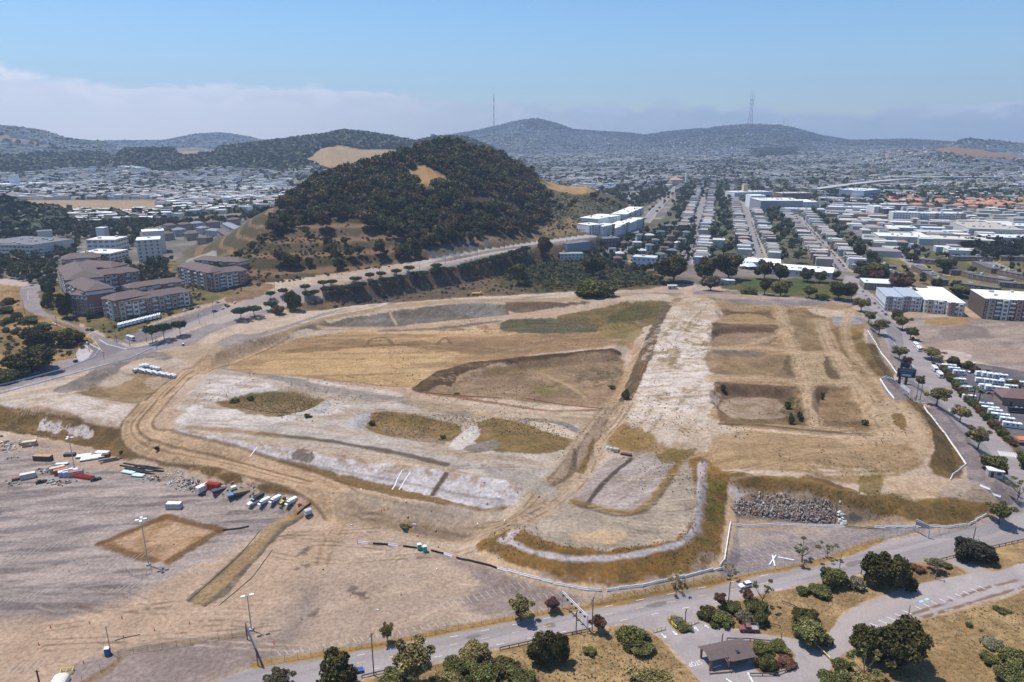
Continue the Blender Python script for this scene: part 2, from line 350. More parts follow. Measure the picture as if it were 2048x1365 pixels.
# ---- middle of the site
fill([(348,856),(440,735),(520,742),(640,762),(800,795),(1010,822),(1180,838),(1165,880),(1100,930),(1062,968),(1020,968),(800,926),(512,884)], A(190,182,168), 4, 3, 24, c2=A(180,164,140), streak=(R(-14), 30, 4), klass='dirt_site')
fill([(360,840),(420,780),(470,752),(560,780),(660,800),(700,815),(600,840),(470,862)], A(206,200,190), 6, 5, 12, .85, mot=.42, streak=(R(-8), 16, 3))
fill([(335,862),(510,890),(800,932),(1060,974),(1032,1012),(950,1018),(800,984),(560,921),(400,892)], A(206,202,198), 1.5, 1.5, 6, c2=A(192,186,180), sm=0)
fill([(335,860),(510,888),(800,930),(1060,972),(1045,985),(800,948),(510,900)], A(168,142,110), 3, 4, 5, .6, mot=.50, veg_=.3)
fill([(560,920),(800,978),(950,1014),(1025,1012),(1000,1022),(900,1012),(780,992),(600,945),(540,925)], A(140,112,64), 2, 1.5, 6, .9, veg_=.6)
fill([(580,905),(600,900),(630,908),(625,925),(590,918)], A(124,110,98), 2, 2, 4, .8, mot=.4, veg_=.8)
stroke([(500,905),(640,935),(800,963),(880,980),(1000,1000)], 1.0, A(150,144,138), .6, .5, 4, .6)
stroke([(892,948),(884,960),(872,978),(866,990)], 2.2, A(104,88,66), 1, .6, 4, .9)
# grey haul track through the middle and its dark windrow
fill([(400,858),(560,848),(700,870),(860,905),(1000,935),(1100,940),(1180,860),(1190,870),(1110,955),(1000,960),(860,925),(700,892),(500,872)], A(176,170,158), 3, 2, 16, .85, c2=A(192,184,170), streak=(R(-14), 24, 3))
stroke([(520,868),(620,878),(720,893),(820,912),(890,930)], 3.2, A(116,104,86), 1.2, 1, 5, .9)
stroke([(380,856),(470,862),(560,874)], 4, A(168,134,84), 2, 1.5, 6, .7)
stroke([(450,735),(560,755),(700,790),(800,800),(930,828)], 8, A(150,144,134), 3, 1.5, 10, .8)
stroke([(620,762),(700,775),(800,790)], 4, A(204,196,184), 2, 1.5, 7, .7)
# planted hollows
fill([(436,805),(480,790),(560,784),(640,796),(650,806),(620,818),(560,834),(480,820)], A(148,124,84), 2.5, 2, 7, c2=A(134,118,76), veg_=.8)
fill([(470,818),(560,808),(600,822),(560,834)], A(160,136,104), 2, 2, 7, .8)
fill([(722,845),(750,826),(830,828),(925,852),(900,884),(870,878),(780,872)], A(142,122,80), 2.5, 2, 7, c2=A(158,132,88), veg_=.8)
fill([(760,855),(860,868),(888,888),(800,874)], A(156,134,104), 2, 2, 7, .8)
fill([(950,850),(1000,838),(1090,860),(1150,882),(1080,905),(980,900),(940,880)], A(156,132,88), 3, 3, 9, c2=A(140,122,78), veg_=.7)
fill([(612,825),(655,800),(665,810),(640,828)], A(186,182,174), 1.5, 1, 5); fill([(682,850),(735,825),(740,842),(715,856)], A(180,178,172), 1.5, 1, 5)
fill([(895,895),(945,852),(960,856),(925,900)], A(200,194,182), 2, 1.5, 6); fill([(925,898),(985,880),(1000,890),(960,905)], A(150,140,126), 2, 1.5, 6)
fill([(1060,845),(1120,850),(1165,872),(1150,880),(1090,862)], A(200,184,160), 2, 1.5, 6)
stroke([(1040,840),(1110,843),(1165,868)], 3.5, A(138,134,128), 1.2, .6, 6, .9)
fill([(800,795),(1000,820),(1200,828),(1210,840),(1000,838),(860,820)], A(172,148,110), 4, 3, 10, .7, c2=A(196,176,146), streak=(R(-6), 30, 2.5), veg_=.3)
# ---- the bowl
fill([(450,735),(560,690),(700,664),(1000,652),(1200,642),(1258,690),(980,722),(855,778),(760,772),(600,755)], A(190,162,118), 4, 3, 30, c2=A(168,140,104), streak=(R(4), 40, 4.5), klass='dirt_site')
fill([(520,735),(640,700),(800,700),(900,710),(860,760),(820,776),(720,766),(600,750)], A(200,172,124), 8, 5, 20, .7, mot=.44, streak=(R(6), 34, 3))
fill([(560,705),(720,682),(900,688),(1000,705),(900,704),(760,692),(640,706)], A(140,114,80), 4, 3, 14, .65, mot=.4, streak=(R(2), 30, 3))
fill([(880,690),(1000,672),(1190,668),(1255,690),(1080,702),(960,712)], A(164,136,102), 5, 3, 20, .75, streak=(R(6), 36, 3.5), c2=A(150,124,92))
fill([(700,660),(1000,652),(1000,664),(800,668)], A(204,180,142), 3, 2, 12, .8, mot=.4)
for q in ([(735,690),(745,678),(770,676),(785,690)], [(875,688),(890,676),(905,690)], [(740,692),(900,690),(1040,705)]): stroke(q, 2.2, A(132,108,78), 1.2, .8, 5, .7)
# dark cut faces
fill([(470,712),(560,662),(640,640),(660,648),(600,660),(520,690),(470,722)], A(140,130,120), 2, 1.5, 7, .9, c2=A(112,100,88))
fill([(600,655),(700,635),(800,620),(920,608),(1010,610),(1020,630),(920,640),(800,654),(680,660)], A(122,116,104), 1.5, 1.5, 10, c2=A(140,130,114), sm=0, streak=(R(75), 10, 2))
fill([(900,610),(985,606),(1015,628),(960,636)], A(146,144,138), 3, 3, 6, .7, mot=.4, streak=(R(70), 10, 1.6)); fill([(730,636),(765,628),(772,640),(745,648)], A(152,149,142), 3, 2, 6, .6, mot=.4)
stroke([(775,615),(782,630),(793,650)], 1.6, A(186,172,146), .8, .4, 4, .9)
stroke([(640,655),(800,658),(900,648),(1030,632),(1110,626),(1230,610)], 5, A(192,168,136), 1.5, 1, 9, .95)
stroke([(1000,642),(900,655),(760,663)], 3.2, A(118,112,108), 1.2, .8, 6, .8)
fill([(1010,606),(1100,604),(1180,606),(1100,618),(1030,626)], A(120,104,86), 2, 2, 8, c2=A(140,120,96), veg_=.3)
fill([(1020,640),(1120,640),(1200,648),(1190,664),(1090,668),(1000,660)], A(128,120,92), 3, 2.5, 7, c2=A(110,108,80), veg_=.8, streak=(R(3), 14, 2))
fill([(1110,640),(1160,624),(1250,606),(1335,604),(1325,640),(1260,668),(1200,650)], A(128,112,74), 3, 3, 9, c2=A(146,124,84), veg_=.6)
fill([(1215,636),(1270,610),(1330,612),(1322,632),(1275,640),(1230,648)], A(110,106,62), 3, 2.5, 6, .9, veg_=.9)
fill([(1195,655),(1240,645),(1290,660),(1260,690),(1220,680)], A(150,134,84), 3, 3, 9, .8, veg_=.5)
fill([(822,780),(860,752),(930,728),(1000,718),(1240,704),(1236,712),(1000,730),(920,752),(860,784)], A(104,84,60), 1.5, 1.5, 7, c2=A(122,98,70), veg_=.4)
fill([(860,786),(925,754),(1000,732),(1235,712),(1246,730),(1238,790),(1225,812),(1000,798),(900,792)], A(170,146,116), 4, 2.5, 20, c2=A(152,130,102), veg_=.45, klass='dirt_site')
fill([(925,752),(1010,738),(1120,734),(1110,742),(1010,748)], A(164,140,90), 3, 2, 9, .7, mot=.4)
fill([(1150,745),(1235,735),(1230,762),(1170,775)], A(116,106,78), 3, 3, 8, .7, mot=.42, veg_=.7)
fill([(1060,775),(1110,768),(1130,782),(1080,790)], A(142,130,72), 3, 2, 6, .7, mot=.45, veg_=.8)
stroke([(1085,748),(1130,768),(1170,795)], 3, A(186,164,126), 1.5, .8, 6, .7)
stroke([(850,785),(1000,808),(1100,822),(1205,820)], 2.4, A(150,110,76), 1.5, 1, 6, .8)
# ramp up between bowl and right platform, and its planted bank
fill([(1258,800),(1272,760),(1300,700),(1330,625),(1342,606),(1336,640),(1320,720),(1290,790),(1262,832),(1240,838)], A(140,120,96), 2, 1.6, 8, c2=A(124,108,84), veg_=.55)
stroke([(1280,700),(1262,740),(1245,780),(1225,815)], 8, A(186,160,122), 2, 1, 9, .9, klass='dirt_road')
stroke([(1225,680),(1262,690),(1278,705)], 6, A(180,154,116), 3, 1.5, 9, .8)
# ---- right platform
fill([(1245,850),(1330,640),(1345,600),(1400,592),(1690,610),(1735,690),(1775,760),(1842,815),(1868,885),(1850,930),(1780,955),(1690,968),(1440,940),(1380,925),(1230,890)], A(178,154,118), 4, 3, 30, c2=A(164,138,102), streak=(R(10), 24, 3), veg_=.2, klass='dirt_site')
fill([(1245,845),(1325,650),(1345,602),(1400,594),(1440,610),(1420,660),(1425,760),(1432,830),(1500,880),(1400,895),(1300,880)], A(204,190,168), 8, 6, 18, c2=A(188,170,144))
fill([(1258,838),(1320,690),(1420,690),(1428,770),(1425,815),(1340,830)], A(214,206,194), 8, 7, 12, .8, mot=.46, streak=(R(8), 12, 3))
fill([(1330,640),(1410,640),(1420,680),(1330,690)], A(212,204,192), 5, 5, 9, .7, mot=.45)
fill([(1320,650),(1350,640),(1420,650),(1415,720),(1360,740),(1310,730)], A(152,134,84), 5, 5, 8, .7, mot=.54, veg_=.5)
fill([(1220,862),(1300,862),(1310,890),(1250,900),(1210,885)], A(160,132,80), 4, 3, 8, .85, veg_=.4)
fill([(1310,790),(1400,770),(1390,800),(1330,806)], A(150,130,90), 3, 4, 6, .55, mot=.5, veg_=.4)
fill([(1440,870),(1700,880),(1800,890),(1760,940),(1690,958),(1440,930)], A(184,160,124), 5, 4, 22, .8, c2=A(170,144,104), streak=(R(-3), 40, 3))
stroke([(1440,855),(1540,862),(1640,872),(1750,878)], 3.0, A(206,186,156), 1.5, 1, 8, .9)
stroke([(1440,848),(1540,853),(1640,863),(1740,870)], 2.0, A(112,96,74), 1, .8, 5, .8)
fill([(1238,836),(1262,800),(1300,720),(1328,640),(1342,606),(1330,604),(1310,640),(1282,700),(1260,750),(1240,795),(1226,822)], A(140,120,94), 1.5, 1.2, 6, c2=A(116,102,74), veg_=.7)
# pits
def pit(rim, dark, floor, cf, cf2=None):
    fill(rim, A(134,112,82), 1.5, 1.2, 7, c2=A(150,126,92), veg_=.6, sm=0)
    if dark: fill(dark, A(116,97,76), 1.5, 1, 6, c2=A(132,111,88), veg_=.35, sm=0)
    fill(floor, cf, 2.5, 1.5, 9, c2=cf2 if cf2 is not None else cf * .9, veg_=.25)
pit([(1428,764),(1500,768),(1600,774),(1618,852),(1440,846)], [(1430,765),(1590,775),(1584,800),(1450,792)], [(1448,800),(1555,800),(1572,836),(1490,838),(1462,838)], A(176,158,134), A(158,138,110))
fill([(1575,795),(1600,795),(1612,848),(1580,848)], A(92,90,54), 2, 2, 5, .7, mot=.42, veg_=1)
pit([(1622,772),(1640,768),(1698,772),(1738,856),(1640,852)], [(1624,772),(1646,786),(1648,830),(1636,820)], [(1648,782),(1692,778),(1722,838),(1655,842)], A(164,140,106), A(146,122,88))
pit([(1424,646),(1560,650),(1566,664),(1540,690),(1424,694)], [(1424,647),(1555,656),(1550,668),(1426,668)], [(1444,670),(1545,666),(1530,690),(1430,692)], A(166,144,114))
pit([(1442,618),(1540,620),(1555,640),(1470,642)], [(1440,618),(1540,622),(1540,630),(1450,628)], [(1455,630),(1520,630),(1540,640),(1470,640)], A(178,152,106))
fill([(1424,700),(1520,704),(1580,712),(1594,756),(1424,745)], A(164,140,104), 3, 2, 12, .8, c2=A(144,122,90), veg_=.4)
fill([(1575,712),(1592,712),(1600,752),(1578,752)], A(120,106,72), 2, 1.5, 6, .8, veg_=.7)
fill([(1430,700),(1530,706),(1525,714),(1430,708)], A(134,124,112), 2, 1, 8, .8)
fill([(1570,620),(1632,618),(1650,690),(1640,700),(1590,700)], A(142,120,82), 2.5, 2, 9, c2=A(164,142,104), veg_=.5)
fill([(1596,715),(1650,712),(1662,758),(1608,756)], A(170,148,112), 2, 1.5, 9, c2=A(186,166,132), veg_=.2)
fill([(1650,715),(1662,714),(1680,760),(1664,760)], A(122,100,70), 1.5, 1.2, 6, .9, veg_=.6)
fill([(1650,660),(1700,652),(1735,690),(1775,755),(1745,750),(1700,720),(1665,690)], A(150,124,76), 3, 3, 10, c2=A(132,108,66), veg_=.5)
fill([(1718,735),(1770,730),(1790,748),(1740,758)], A(124,94,52), 2, 2, 6, .8, veg_=.9)
fill([(1690,658),(1720,656),(1722,668),(1690,672)], A(168,140,82), 3, 2, 6, .6)
fill([(1660,630),(1720,628),(1732,650),(1670,652)], A(150,148,146), 1.5, 1, 8, c2=A(170,162,154), klass='parking_lot', sm=0)
fill([(1620,618),(1710,624),(1700,632),(1640,632)], A(204,188,164), 3, 2, 9, .8)
# worn tracks on the platform
for q, w_ in [([(1560,615),(1572,660),(1592,705),(1605,752),(1622,800),(1630,848)], 8), ([(1640,640),(1660,690),(1690,740),(1730,790),(1765,850),(1790,880)], 9), ([(1424,755),(1530,757),(1620,765),(1700,765)], 9), ([(1424,698),(1520,696),(1600,706),(1670,708)], 8), ([(1560,662),(1520,680),(1480,700)], 5), ([(1345,610),(1450,600),(1560,610),(1640,616)], 7), ([(1700,620),(1690,655),(1700,700),(1760,770),(1830,850)], 6), ([(1790,880),(1740,880),(1690,880)], 5)]:
    stroke(q, w_, A(194,172,138), 2.5, 1.6, 9, .75)
    tracks(q, w_ * .5, 1.0, A(150,126,94), .5)
fill([(1770,800),(1830,820),(1862,885),(1848,920),(1800,870),(1760,830)], A(192,172,140), 5, 3, 10, .7)
fill([(1782,830),(1800,828),(1814,848),(1808,862),(1792,850)], A(140,112,66), 2, 1.5, 5, .9, veg_=.4)
# right and lower banks
fill([(1735,690),(1752,690),(1790,770),(1850,808),(1885,850),(1930,930),(1905,960),(1860,950),(1870,895),(1850,840),(1830,815),(1775,770)], A(146,122,78), 2.5, 2, 8, c2=A(128,106,68), veg_=.7)
fill([(1440,944),(1560,955),(1700,975),(1720,1002),(1700,1015),(1560,985),(1450,972)], A(138,112,70), 2.5, 2, 8, c2=A(156,128,82), veg_=.7)
fill([(1700,1000),(1790,985),(1920,985),(1950,968),(1992,985),(2004,1010),(1960,1036),(1860,1052),(1780,1040),(1700,1020)], A(150,123,74), 2.5, 2, 8, c2=A(132,110,68), veg_=.7)
fill([(1765,965),(1850,957),(1925,975),(1930,988),(1880,998),(1800,992)], A(196,176,146), 3, 2, 10, .9, c2=A(180,158,128))
fill([(1725,935),(1745,932),(1765,960),(1755,990),(1735,990)], A(140,122,64), 2, 2, 6, .8, veg_=.6)
fill([(1445,975),(1480,970),(1560,985),(1680,1010),(1770,1040),(1880,1050),(1700,1048),(1462,1046),(1448,1010)], A(186,162,130), 3, 2, 9, .95, c2=A(170,150,124))
fill([(1440,985),(1460,975),(1500,985),(1480,1000),(1450,1010)], A(204,198,190), 1.5, 1.5, 5, .9)
stroke([(1480,1030),(1560,1036),(1640,1032)], 5, A(130,124,116), 2, 1.2, 6, .8); fill([(1690,1032),(1705,1028),(1724,1036),(1715,1042),(1700,1040)], A(128,124,114), 1.2, .5, 4)
# the nose: grass bank, white ditch, top
fill([(945,1095),(1000,1050),(1060,1010),(1090,1004),(1080,1080),(1200,1098),(1310,1086),(1375,1060),(1385,990),(1378,925),(1400,912),(1440,945),(1455,985),(1448,1075),(1432,1118),(1390,1145),(1210,1170),(1100,1152),(1000,1120)], A(160,124,72), 2.5, 2, 7, c2=A(142,114,68), veg_=.6)
fill([(1415,950),(1450,960),(1452,1010),(1420,1080),(1395,1100),(1405,1040)], A(118,116,52), 3, 3, 6, .7, mot=.45, veg_=.8)
fill([(960,1102),(1000,1120),(1100,1154),(1210,1172),(1390,1147),(1436,1118),(1450,1075),(1458,985),(1468,1000),(1458,1110),(1440,1145),(1390,1160),(1210,1186),(1080,1168),(970,1122)], A(204,180,144), 2, 1.5, 8, .95)
fill([(1045,1140),(1120,1150),(1230,1160),(1340,1148),(1425,1105),(1432,1122),(1390,1148),(1210,1172),(1090,1154)], A(176,160,146), 2.5, 2, 5, .6, mot=.45)
stroke([(1000,1080),(1030,1088),(1080,1108),(1150,1118),(1230,1116),(1310,1100),(1370,1082),(1392,1050),(1398,990),(1400,925)], 1.6, A(200,196,194), .8, .5, 4, .9)
stroke([(1018,1076),(1050,1040),(1090,1003)], 3, A(208,202,196), 1.2, .8, 4, .8)
stroke([(1405,925),(1404,990),(1396,1040),(1392,1062),(1370,1080)], 3, A(176,170,168), 1.5, 1, 5, .7)
fill([(1080,1002),(1100,985),(1110,960),(1190,940),(1280,950),(1330,925),(1378,922),(1384,990),(1376,1050),(1310,1082),(1200,1094),(1082,1076),(1045,1058)], A(178,166,146), 3, 2, 16, c2=A(160,148,130), klass='dirt_site', streak=(R(10), 14, 3))
fill([(1060,1035),(1100,1003),(1230,1020),(1300,1010),(1360,960),(1374,1000),(1368,1045),(1310,1076),(1200,1090),(1085,1074)], A(168,158,140), 4, 3, 12, .8, c2=A(184,172,150))
fill([(1140,1070),(1240,1062),(1250,1078),(1160,1086)], A(200,176,138), 2, 1.5, 6, .8)
fill([(1155,1000),(1215,925),(1250,915),(1350,910),(1290,1000),(1240,1018)], A(164,152,142), 3, 2, 9, .9, c2=A(186,176,166), streak=(R(45), 16, 2.5))
stroke([(1173,1010),(1200,975),(1235,940),(1262,918)], 1.8, A(96,86,74), .8, .4, 4, .9)
stroke([(1150,1005),(1230,1024),(1270,1024),(1300,1005),(1335,960),(1360,925)], 3.2, A(152,122,66), 1.5, 1.2, 5, .85, veg_=.6)
stroke([(1160,1012),(1230,1031),(1275,1028),(1310,1005),(1345,955)], 1.5, A(110,98,84), 1, .5, 5, .7)
fill([(1310,905),(1390,900),(1360,920),(1330,928)], A(136,118,62), 2, 2, 5, .8, veg_=.6)
# ---- haul roads
HAUL = [(560,662),(490,700),(430,722),(385,742),(345,775),(300,815),(272,850),(287,876),(350,898),(450,920),(540,944),(620,965),(665,986),(684,1012)]
stroke([(672,990),(686,1020),(672,1055),(650,1095),(640,1130)], 8, A(184,162,132), 3, 1.5, 9, .55)
tracks([(676,990),(688,1020),(676,1055),(654,1095),(644,1130)], 3.5, 1.0, A(152,130,104), .5)
stroke(HAUL, 12.5, A(196,170,136), 1.0, .6, 12, .97, klass='dirt_road')
stroke(HAUL[3:12], 1.4, A(126,102,72), .8, .4, 5, .75, off=.6); stroke(HAUL[3:12], .9, A(132,108,78), .8, .4, 5, .6, off=-2.0)
for o in (-6.6, 6.6): stroke(HAUL, 1.2, A(128,106,78), 1, .6, 5, .75, off=o)
for o in (-3.8, 3.6, 2.2, -4.8): stroke(HAUL, .8, A(154,128,96), .8, .4, 5, .5, off=o, mot=.4)
HAUL2 = [(700,1008),(780,1030),(860,1050),(950,1066),(1030,1040),(1100,985),(1150,935),(1180,880),(1205,845),(1225,815)]
stroke(HAUL2, 12, A(178,158,130), 2, 1, 10, .9, klass='dirt_road')
for o in (-3.5, -1, 2, 4.5): stroke(HAUL2, .8, A(136,116,90), .7, .4, 5, .55, off=o, mot=.4)
HAUL3 = [(1050,1040),(1120,1000),(1165,960),(1188,915),(1210,870),(1240,838),(1262,800)]
stroke(HAUL3, 6, A(190,170,142), 1.5, .8, 9, .8, klass='dirt_road'); tracks(HAUL3, 3, .9, A(140,118,90), .6)
stroke([(1188,880),(1180,905),(1160,945)], 1.8, A(138,110,60), 1, .6, 4, .8, veg_=.5); stroke([(1150,900),(1147,935),(1120,965),(1090,975)], 2, A(118,102,80), 1, .6, 4, .8)
stroke([(1000,945),(1060,960),(1095,985)], 9, A(172,164,150), 2, 1, 9, .85)
stroke([(700,1010),(760,1040),(850,1062),(940,1075)], 3, A(150,130,108), 2, 1.2, 7, .6)
fill([(700,990),(900,1018),(1000,1020),(1000,1040),(900,1045),(760,1025)], A(170,160,146), 4, 3, 10, .6, c2=A(192,176,150))
TOPROAD = [(310,712),(420,682),(520,668),(640,628),(760,612),(900,602),(1060,597),(1200,594),(1330,590)]
stroke([(440,715),(530,672),(640,636),(760,616),(900,604),(1060,600),(1200,596),(1345,592)], 11, A(178,156,124), 2, 1.2, 10, .95, klass='dirt_road')
stroke([(780,608),(900,600),(1060,595),(1200,590),(1360,588)], 6, A(146,138,130), 2, .8, 9, .8)
stroke([(500,682),(600,648),(640,634),(760,612),(860,602),(1000,594),(1160,585)], 2.4, A(206,198,188), 1, .7, 6, .8)
fill([(420,690),(520,668),(640,628),(690,618),(640,634),(520,676),(430,700)], A(154,148,142), 2, 1.5, 6, .8)
# bits of orange netting and dark smears at track edges
for q in ([(1262,800),(1272,775),(1300,700),(1312,660)],): stroke(q, .7, A(196,110,72), .5, .5, 3, .7, mot=.5)
fill([(310,690),(380,680),(440,690),(430,710),(340,712)], A(180,160,132), 4, 2, 9, .8)
# the criss-cross of wheel tracks over the graded ground
_g = np.random.default_rng(17)
for (x0, y0, x1, y1, nn) in [(380,745,1000,830,16),(480,670,1180,770,22),(1260,620,1420,880,18),(1440,860,1800,950,14),(1100,940,1380,1080,12),(900,740,1220,800,8),(20,750,330,840,12),(560,1030,1000,1160,14),(100,1180,600,1300,14),(700,870,1050,950,8),(1560,620,1780,880,12)]:
    for _ in range(nn):
        x, y = x0 + (x1 - x0) * _g.random(), y0 + (y1 - y0) * _g.random(); t = _g.normal() * .35 + (0 if x1 - x0 > 200 else .9); L = (60 + 150 * _g.random()) * (y0 / 900); k_ = _g.normal() * .25
        q = [(x + L * s * math.cos(t + k_ * s), y + L * s * math.sin(t + k_ * s) * .30) for s in (-.5, -.2, .1, .4, .6)]
        q = [(min(max(a, x0 - 20), x1 + 20), min(max(b, y0 - 6), y1 + 6)) for a, b in q]
        tracks(q, 2.2, .55, A(206,190,164) if _g.random() < .5 else A(122,102,80), .38 + .2 * _g.random())
for _ in range(26):
    x, y = 1270 + 150 * _g.random(), 640 + 220 * _g.random(); q = [(x - 20 * s + 4 * _g.normal(), y + 30 * s) for s in (-1, 0, 1)]; stroke(q, 1.2 + _g.random() * 2, A(214,206,192) if _g.random() < .6 else A(150,130,100), 1, .8, 5, .5, mot=.45)
# ---- sealed roads
fill([(430,1372),(512,1333),(730,1300),(1024,1241),(1280,1195),(1536,1148),(1690,1117),(1770,1085),(1850,1068),(1950,1055),(2010,1025),(2040,990),(2048,960),(2130,940),(2130,1060),(2048,1079),(1880,1119),(1700,1152),(1540,1183),(1400,1215),(1230,1249),(1024,1290),(860,1326),(700,1360),(600,1390)], ROAD, .6, .4, 10, c2=A(165,160,156), klass='road', streak=(R(20), 60, 2.0))
fill([(620,1372),(700,1345),(1024,1275),(1230,1234),(1400,1202),(1600,1160),(1610,1164),(1400,1210),(1230,1244),(1024,1284)], A(182,176,172), 1.5, .6, 10, .7, streak=(R(20), 30, 2))
for q in ([(780,1320),(820,1312),(835,1318),(800,1326)], [(1088,1250),(1108,1247),(1110,1254),(1092,1256)], [(1070,1268),(1100,1262),(1102,1268),(1075,1274)], [(1290,1212),(1330,1204),(1332,1208),(1295,1216)], [(1690,1130),(1720,1120),(1724,1124),(1696,1134)], [(930,1275),(960,1268),(962,1274),(936,1280)]): fill(q, A(136,128,124), .8, .6, 4, .7)
fill([(1890,1117),(1925,1111),(1985,1140),(1945,1150)], A(178,170,162), .8, .4, 8, klass='park_road')
fill([(1640,1312),(1661,1264),(1700,1222),(1760,1195),(1850,1166),(1945,1147),(2048,1127),(2140,1112),(2140,1155),(2048,1181),(1900,1221),(1820,1243),(1740,1275),(1665,1320)], A(178,171,166), .5, .3, 10, c2=A(188,181,175), klass='park_road')
fill([(1660,1250),(1760,1205),(1850,1178),(1850,1190),(1760,1222),(1680,1272)], A(188,178,168), 2, 1.5, 9, .6)
stroke([(1800,1236),(1880,1210),(1960,1180),(2048,1158)], 1.1, A(142,112,80), .6, .4, 3, .8, mot=.4); stroke([(1830,1240),(1900,1219),(2000,1188),(2080,1165)], 1.0, A(138,108,76), .6, .4, 3, .8, mot=.4)
fill([(1255,1249),(1305,1262),(1360,1312),(1430,1390),(1640,1390),(1664,1335),(1662,1300),(1600,1281),(1480,1262),(1420,1253),(1392,1233),(1400,1215),(1380,1212),(1280,1236)], A(184,178,173), .5, .3, 9, c2=A(172,166,161), klass='park_road')
# verges and dry grass on the coast side
def grass(p): fill(p, A(186,160,116), 1.0, .8, 9, c2=A(160,135,94), veg_=.5, sm=1)
grass([(560,1410),(860,1331),(1024,1294),(1236,1253),(1298,1265),(1354,1314),(1424,1392),(1400,1420)])
grass([(1398,1236),(1424,1222),(1540,1188),(1700,1157),(1880,1123),(1938,1146),(1850,1163),(1760,1192),(1695,1218),(1655,1262),(1600,1277),(1480,1258),(1425,1250)])
grass([(1985,1142),(1930,1112),(2048,1083),(2140,1066),(2140,1110),(2048,1124)])
grass([(1650,1400),(1672,1326),(1745,1279),(1822,1248),(1902,1226),(2048,1187),(2140,1160),(2140,1420)])
fill([(1440,1290),(1480,1284),(1560,1290),(1590,1310),(1570,1335),(1520,1345),(1500,1320)], A(170,138,98), 1, .6, 8, c2=A(150,118,80), veg_=.4)
fill([(1332,1238),(1350,1230),(1380,1248),(1384,1260),(1362,1268),(1345,1254)], A(156,134,84), .8, .5, 6, veg_=.5)
stroke([(512,1329),(730,1296),(1024,1237),(1280,1191),(1536,1144),(1640,1124),(1690,1107),(1760,1080)], 2.6, A(176,144,88), 1, .8, 5, .95, veg_=.6)
stroke([(215,1310),(330,1290),(490,1270)], 2.2, A(150,130,96), 1, .8, 5, .7, veg_=.4); stroke([(170,1365),(215,1340),(240,1318)], 2.4, A(156,132,92), 1, .8, 5, .8, veg_=.4)
stroke([(1300,1330),(1250,1345),(1200,1380)], 1.2, A(204,174,120), 1, .6, 5, .5)
# junction roads on the left
fill([(-120,775),(0,752),(120,722),(185,706),(196,690),(175,668),(130,648),(80,632),(50,618),(42,600),(42,575),(60,565),(88,570),(80,600),(88,622),(120,640),(180,660),(225,682),(258,694),(300,690),(345,676),(420,648),(520,616),(560,606),(570,616),(500,640),(420,668),(345,694),(300,706),(180,736),(0,783),(-120,808)], A(168,158,152), .8, .4, 10, c2=A(154,146,142), klass='road', sm=1)
fill([(180,690),(215,686),(250,696),(215,712),(170,722)], A(142,136,134), 3, 1.5, 8, .8)
fill([(-150,540),(0,556),(50,562),(60,572),(0,570),(-150,556)], A(196,178,160), 1.2, .8, 8, klass='road')
fill([(152,722),(160,695),(170,690),(185,705),(165,722)], A(200,196,192), 1, .8, 5)
fill([(220,684),(310,648),(380,628),(430,610),(452,606),(440,622),(400,640),(345,666),(300,682),(262,688)], A(142,138,138), 1, .6, 9, c2=A(154,148,144), klass='parking_lot', sm=0)
# double road climbing the foot of the hill
stroke([(345,672),(440,632),(520,606),(600,585),(700,556),(800,530),(880,512),(960,494),(1060,484),(1180,468),(1215,455)], 9, A(176,168,160), 1, .5, 10, .97, klass='road', off=3)
stroke([(440,645),(520,618),(600,598),(700,574),(800,550),(880,532),(960,512),(1040,498)], 8, A(186,178,168), 1, .5, 10, .97, klass='road', off=0)
stroke([(840,525),(900,512),(980,494),(1090,484),(1180,472)], 16, A(190,184,178), 1.5, .8, 9, .9, klass='road')
stroke([(1160,585),(1230,578),(1330,574),(1390,570),(1410,576)], 6, A(176,168,160), 1.2, .6, 8, .95, klass='road')
# the shrubby bank between road and site
fill([(560,618),(640,596),(760,566),(900,536),(1000,518),(1040,505),(1180,500),(1300,540),(1340,572),(1160,583),(1000,592),(860,600),(640,622)], A(120,104,80), 4, 3, 12, c2=A(140,120,90), veg_=.75)
fill([(640,600),(800,560),(940,540),(960,575),(860,595),(680,612)], A(108,98,90), 4, 4, 9, .7, mot=.42, veg_=.5)
fill([(980,530),(1180,520),(1290,545),(1330,570),(1180,580),(1050,585)], A(92,96,58), 5, 5, 12, .8, mot=.4, veg_=.9)
# apartment block ground on the left
fill([(90,570),(220,540),(330,520),(420,560),(520,560),(430,604),(300,650),(240,680),(180,655),(100,625)], A(118,112,72), 3, 3, 10, c2=A(150,134,92), veg_=.6)
# ---- wooded hill ground
hh, hm = h_hill(gx, gy, aa_, rr_)
hill_m = (hm > .15) & (hh > gz - 1.2)
k = sst((fbm(gx, gy, 28, 5, 61) - .36) * 3.2)[:, None]
cc = A(118,104,80) * (1 - k) + A(98,92,60) * k
bb = np.abs((gz / 9.0) % 1 - .12) < .13
cc[bb & (aa_ < -.07)] = A(150,122,92)
cc2 = A(80,76,52)
kk = (hm * hill_m)[:, None]; col[:] = col * (1 - kk) + cc * kk
veg[hill_m] = .55; cls[hill_m] = CLS.index('hill')
fill([(800,352),(830,338),(868,346),(885,362),(850,372)], A(190,150,100), 4, 5, 14, .95); fill([(800,370),(870,372),(860,398),(800,390)], A(176,140,94), 5, 6, 12, .8, mot=.45)
fill([(1070,360),(1130,372),(1190,382),(1170,388),(1100,378)], A(196,156,104), 4, 3, 14, .95)
fill([(850,500),(900,484),(985,478),(1030,482),(960,498),(880,520)], A(112,116,120), 4, 5, 12, .7, mot=.44)
fill([(920,470),(1080,440),(1200,440),(1180,462),(1060,482),(960,490)], A(164,138,100), 8, 6, 18, .7, mot=.42, streak=(R(60), 24, 8))
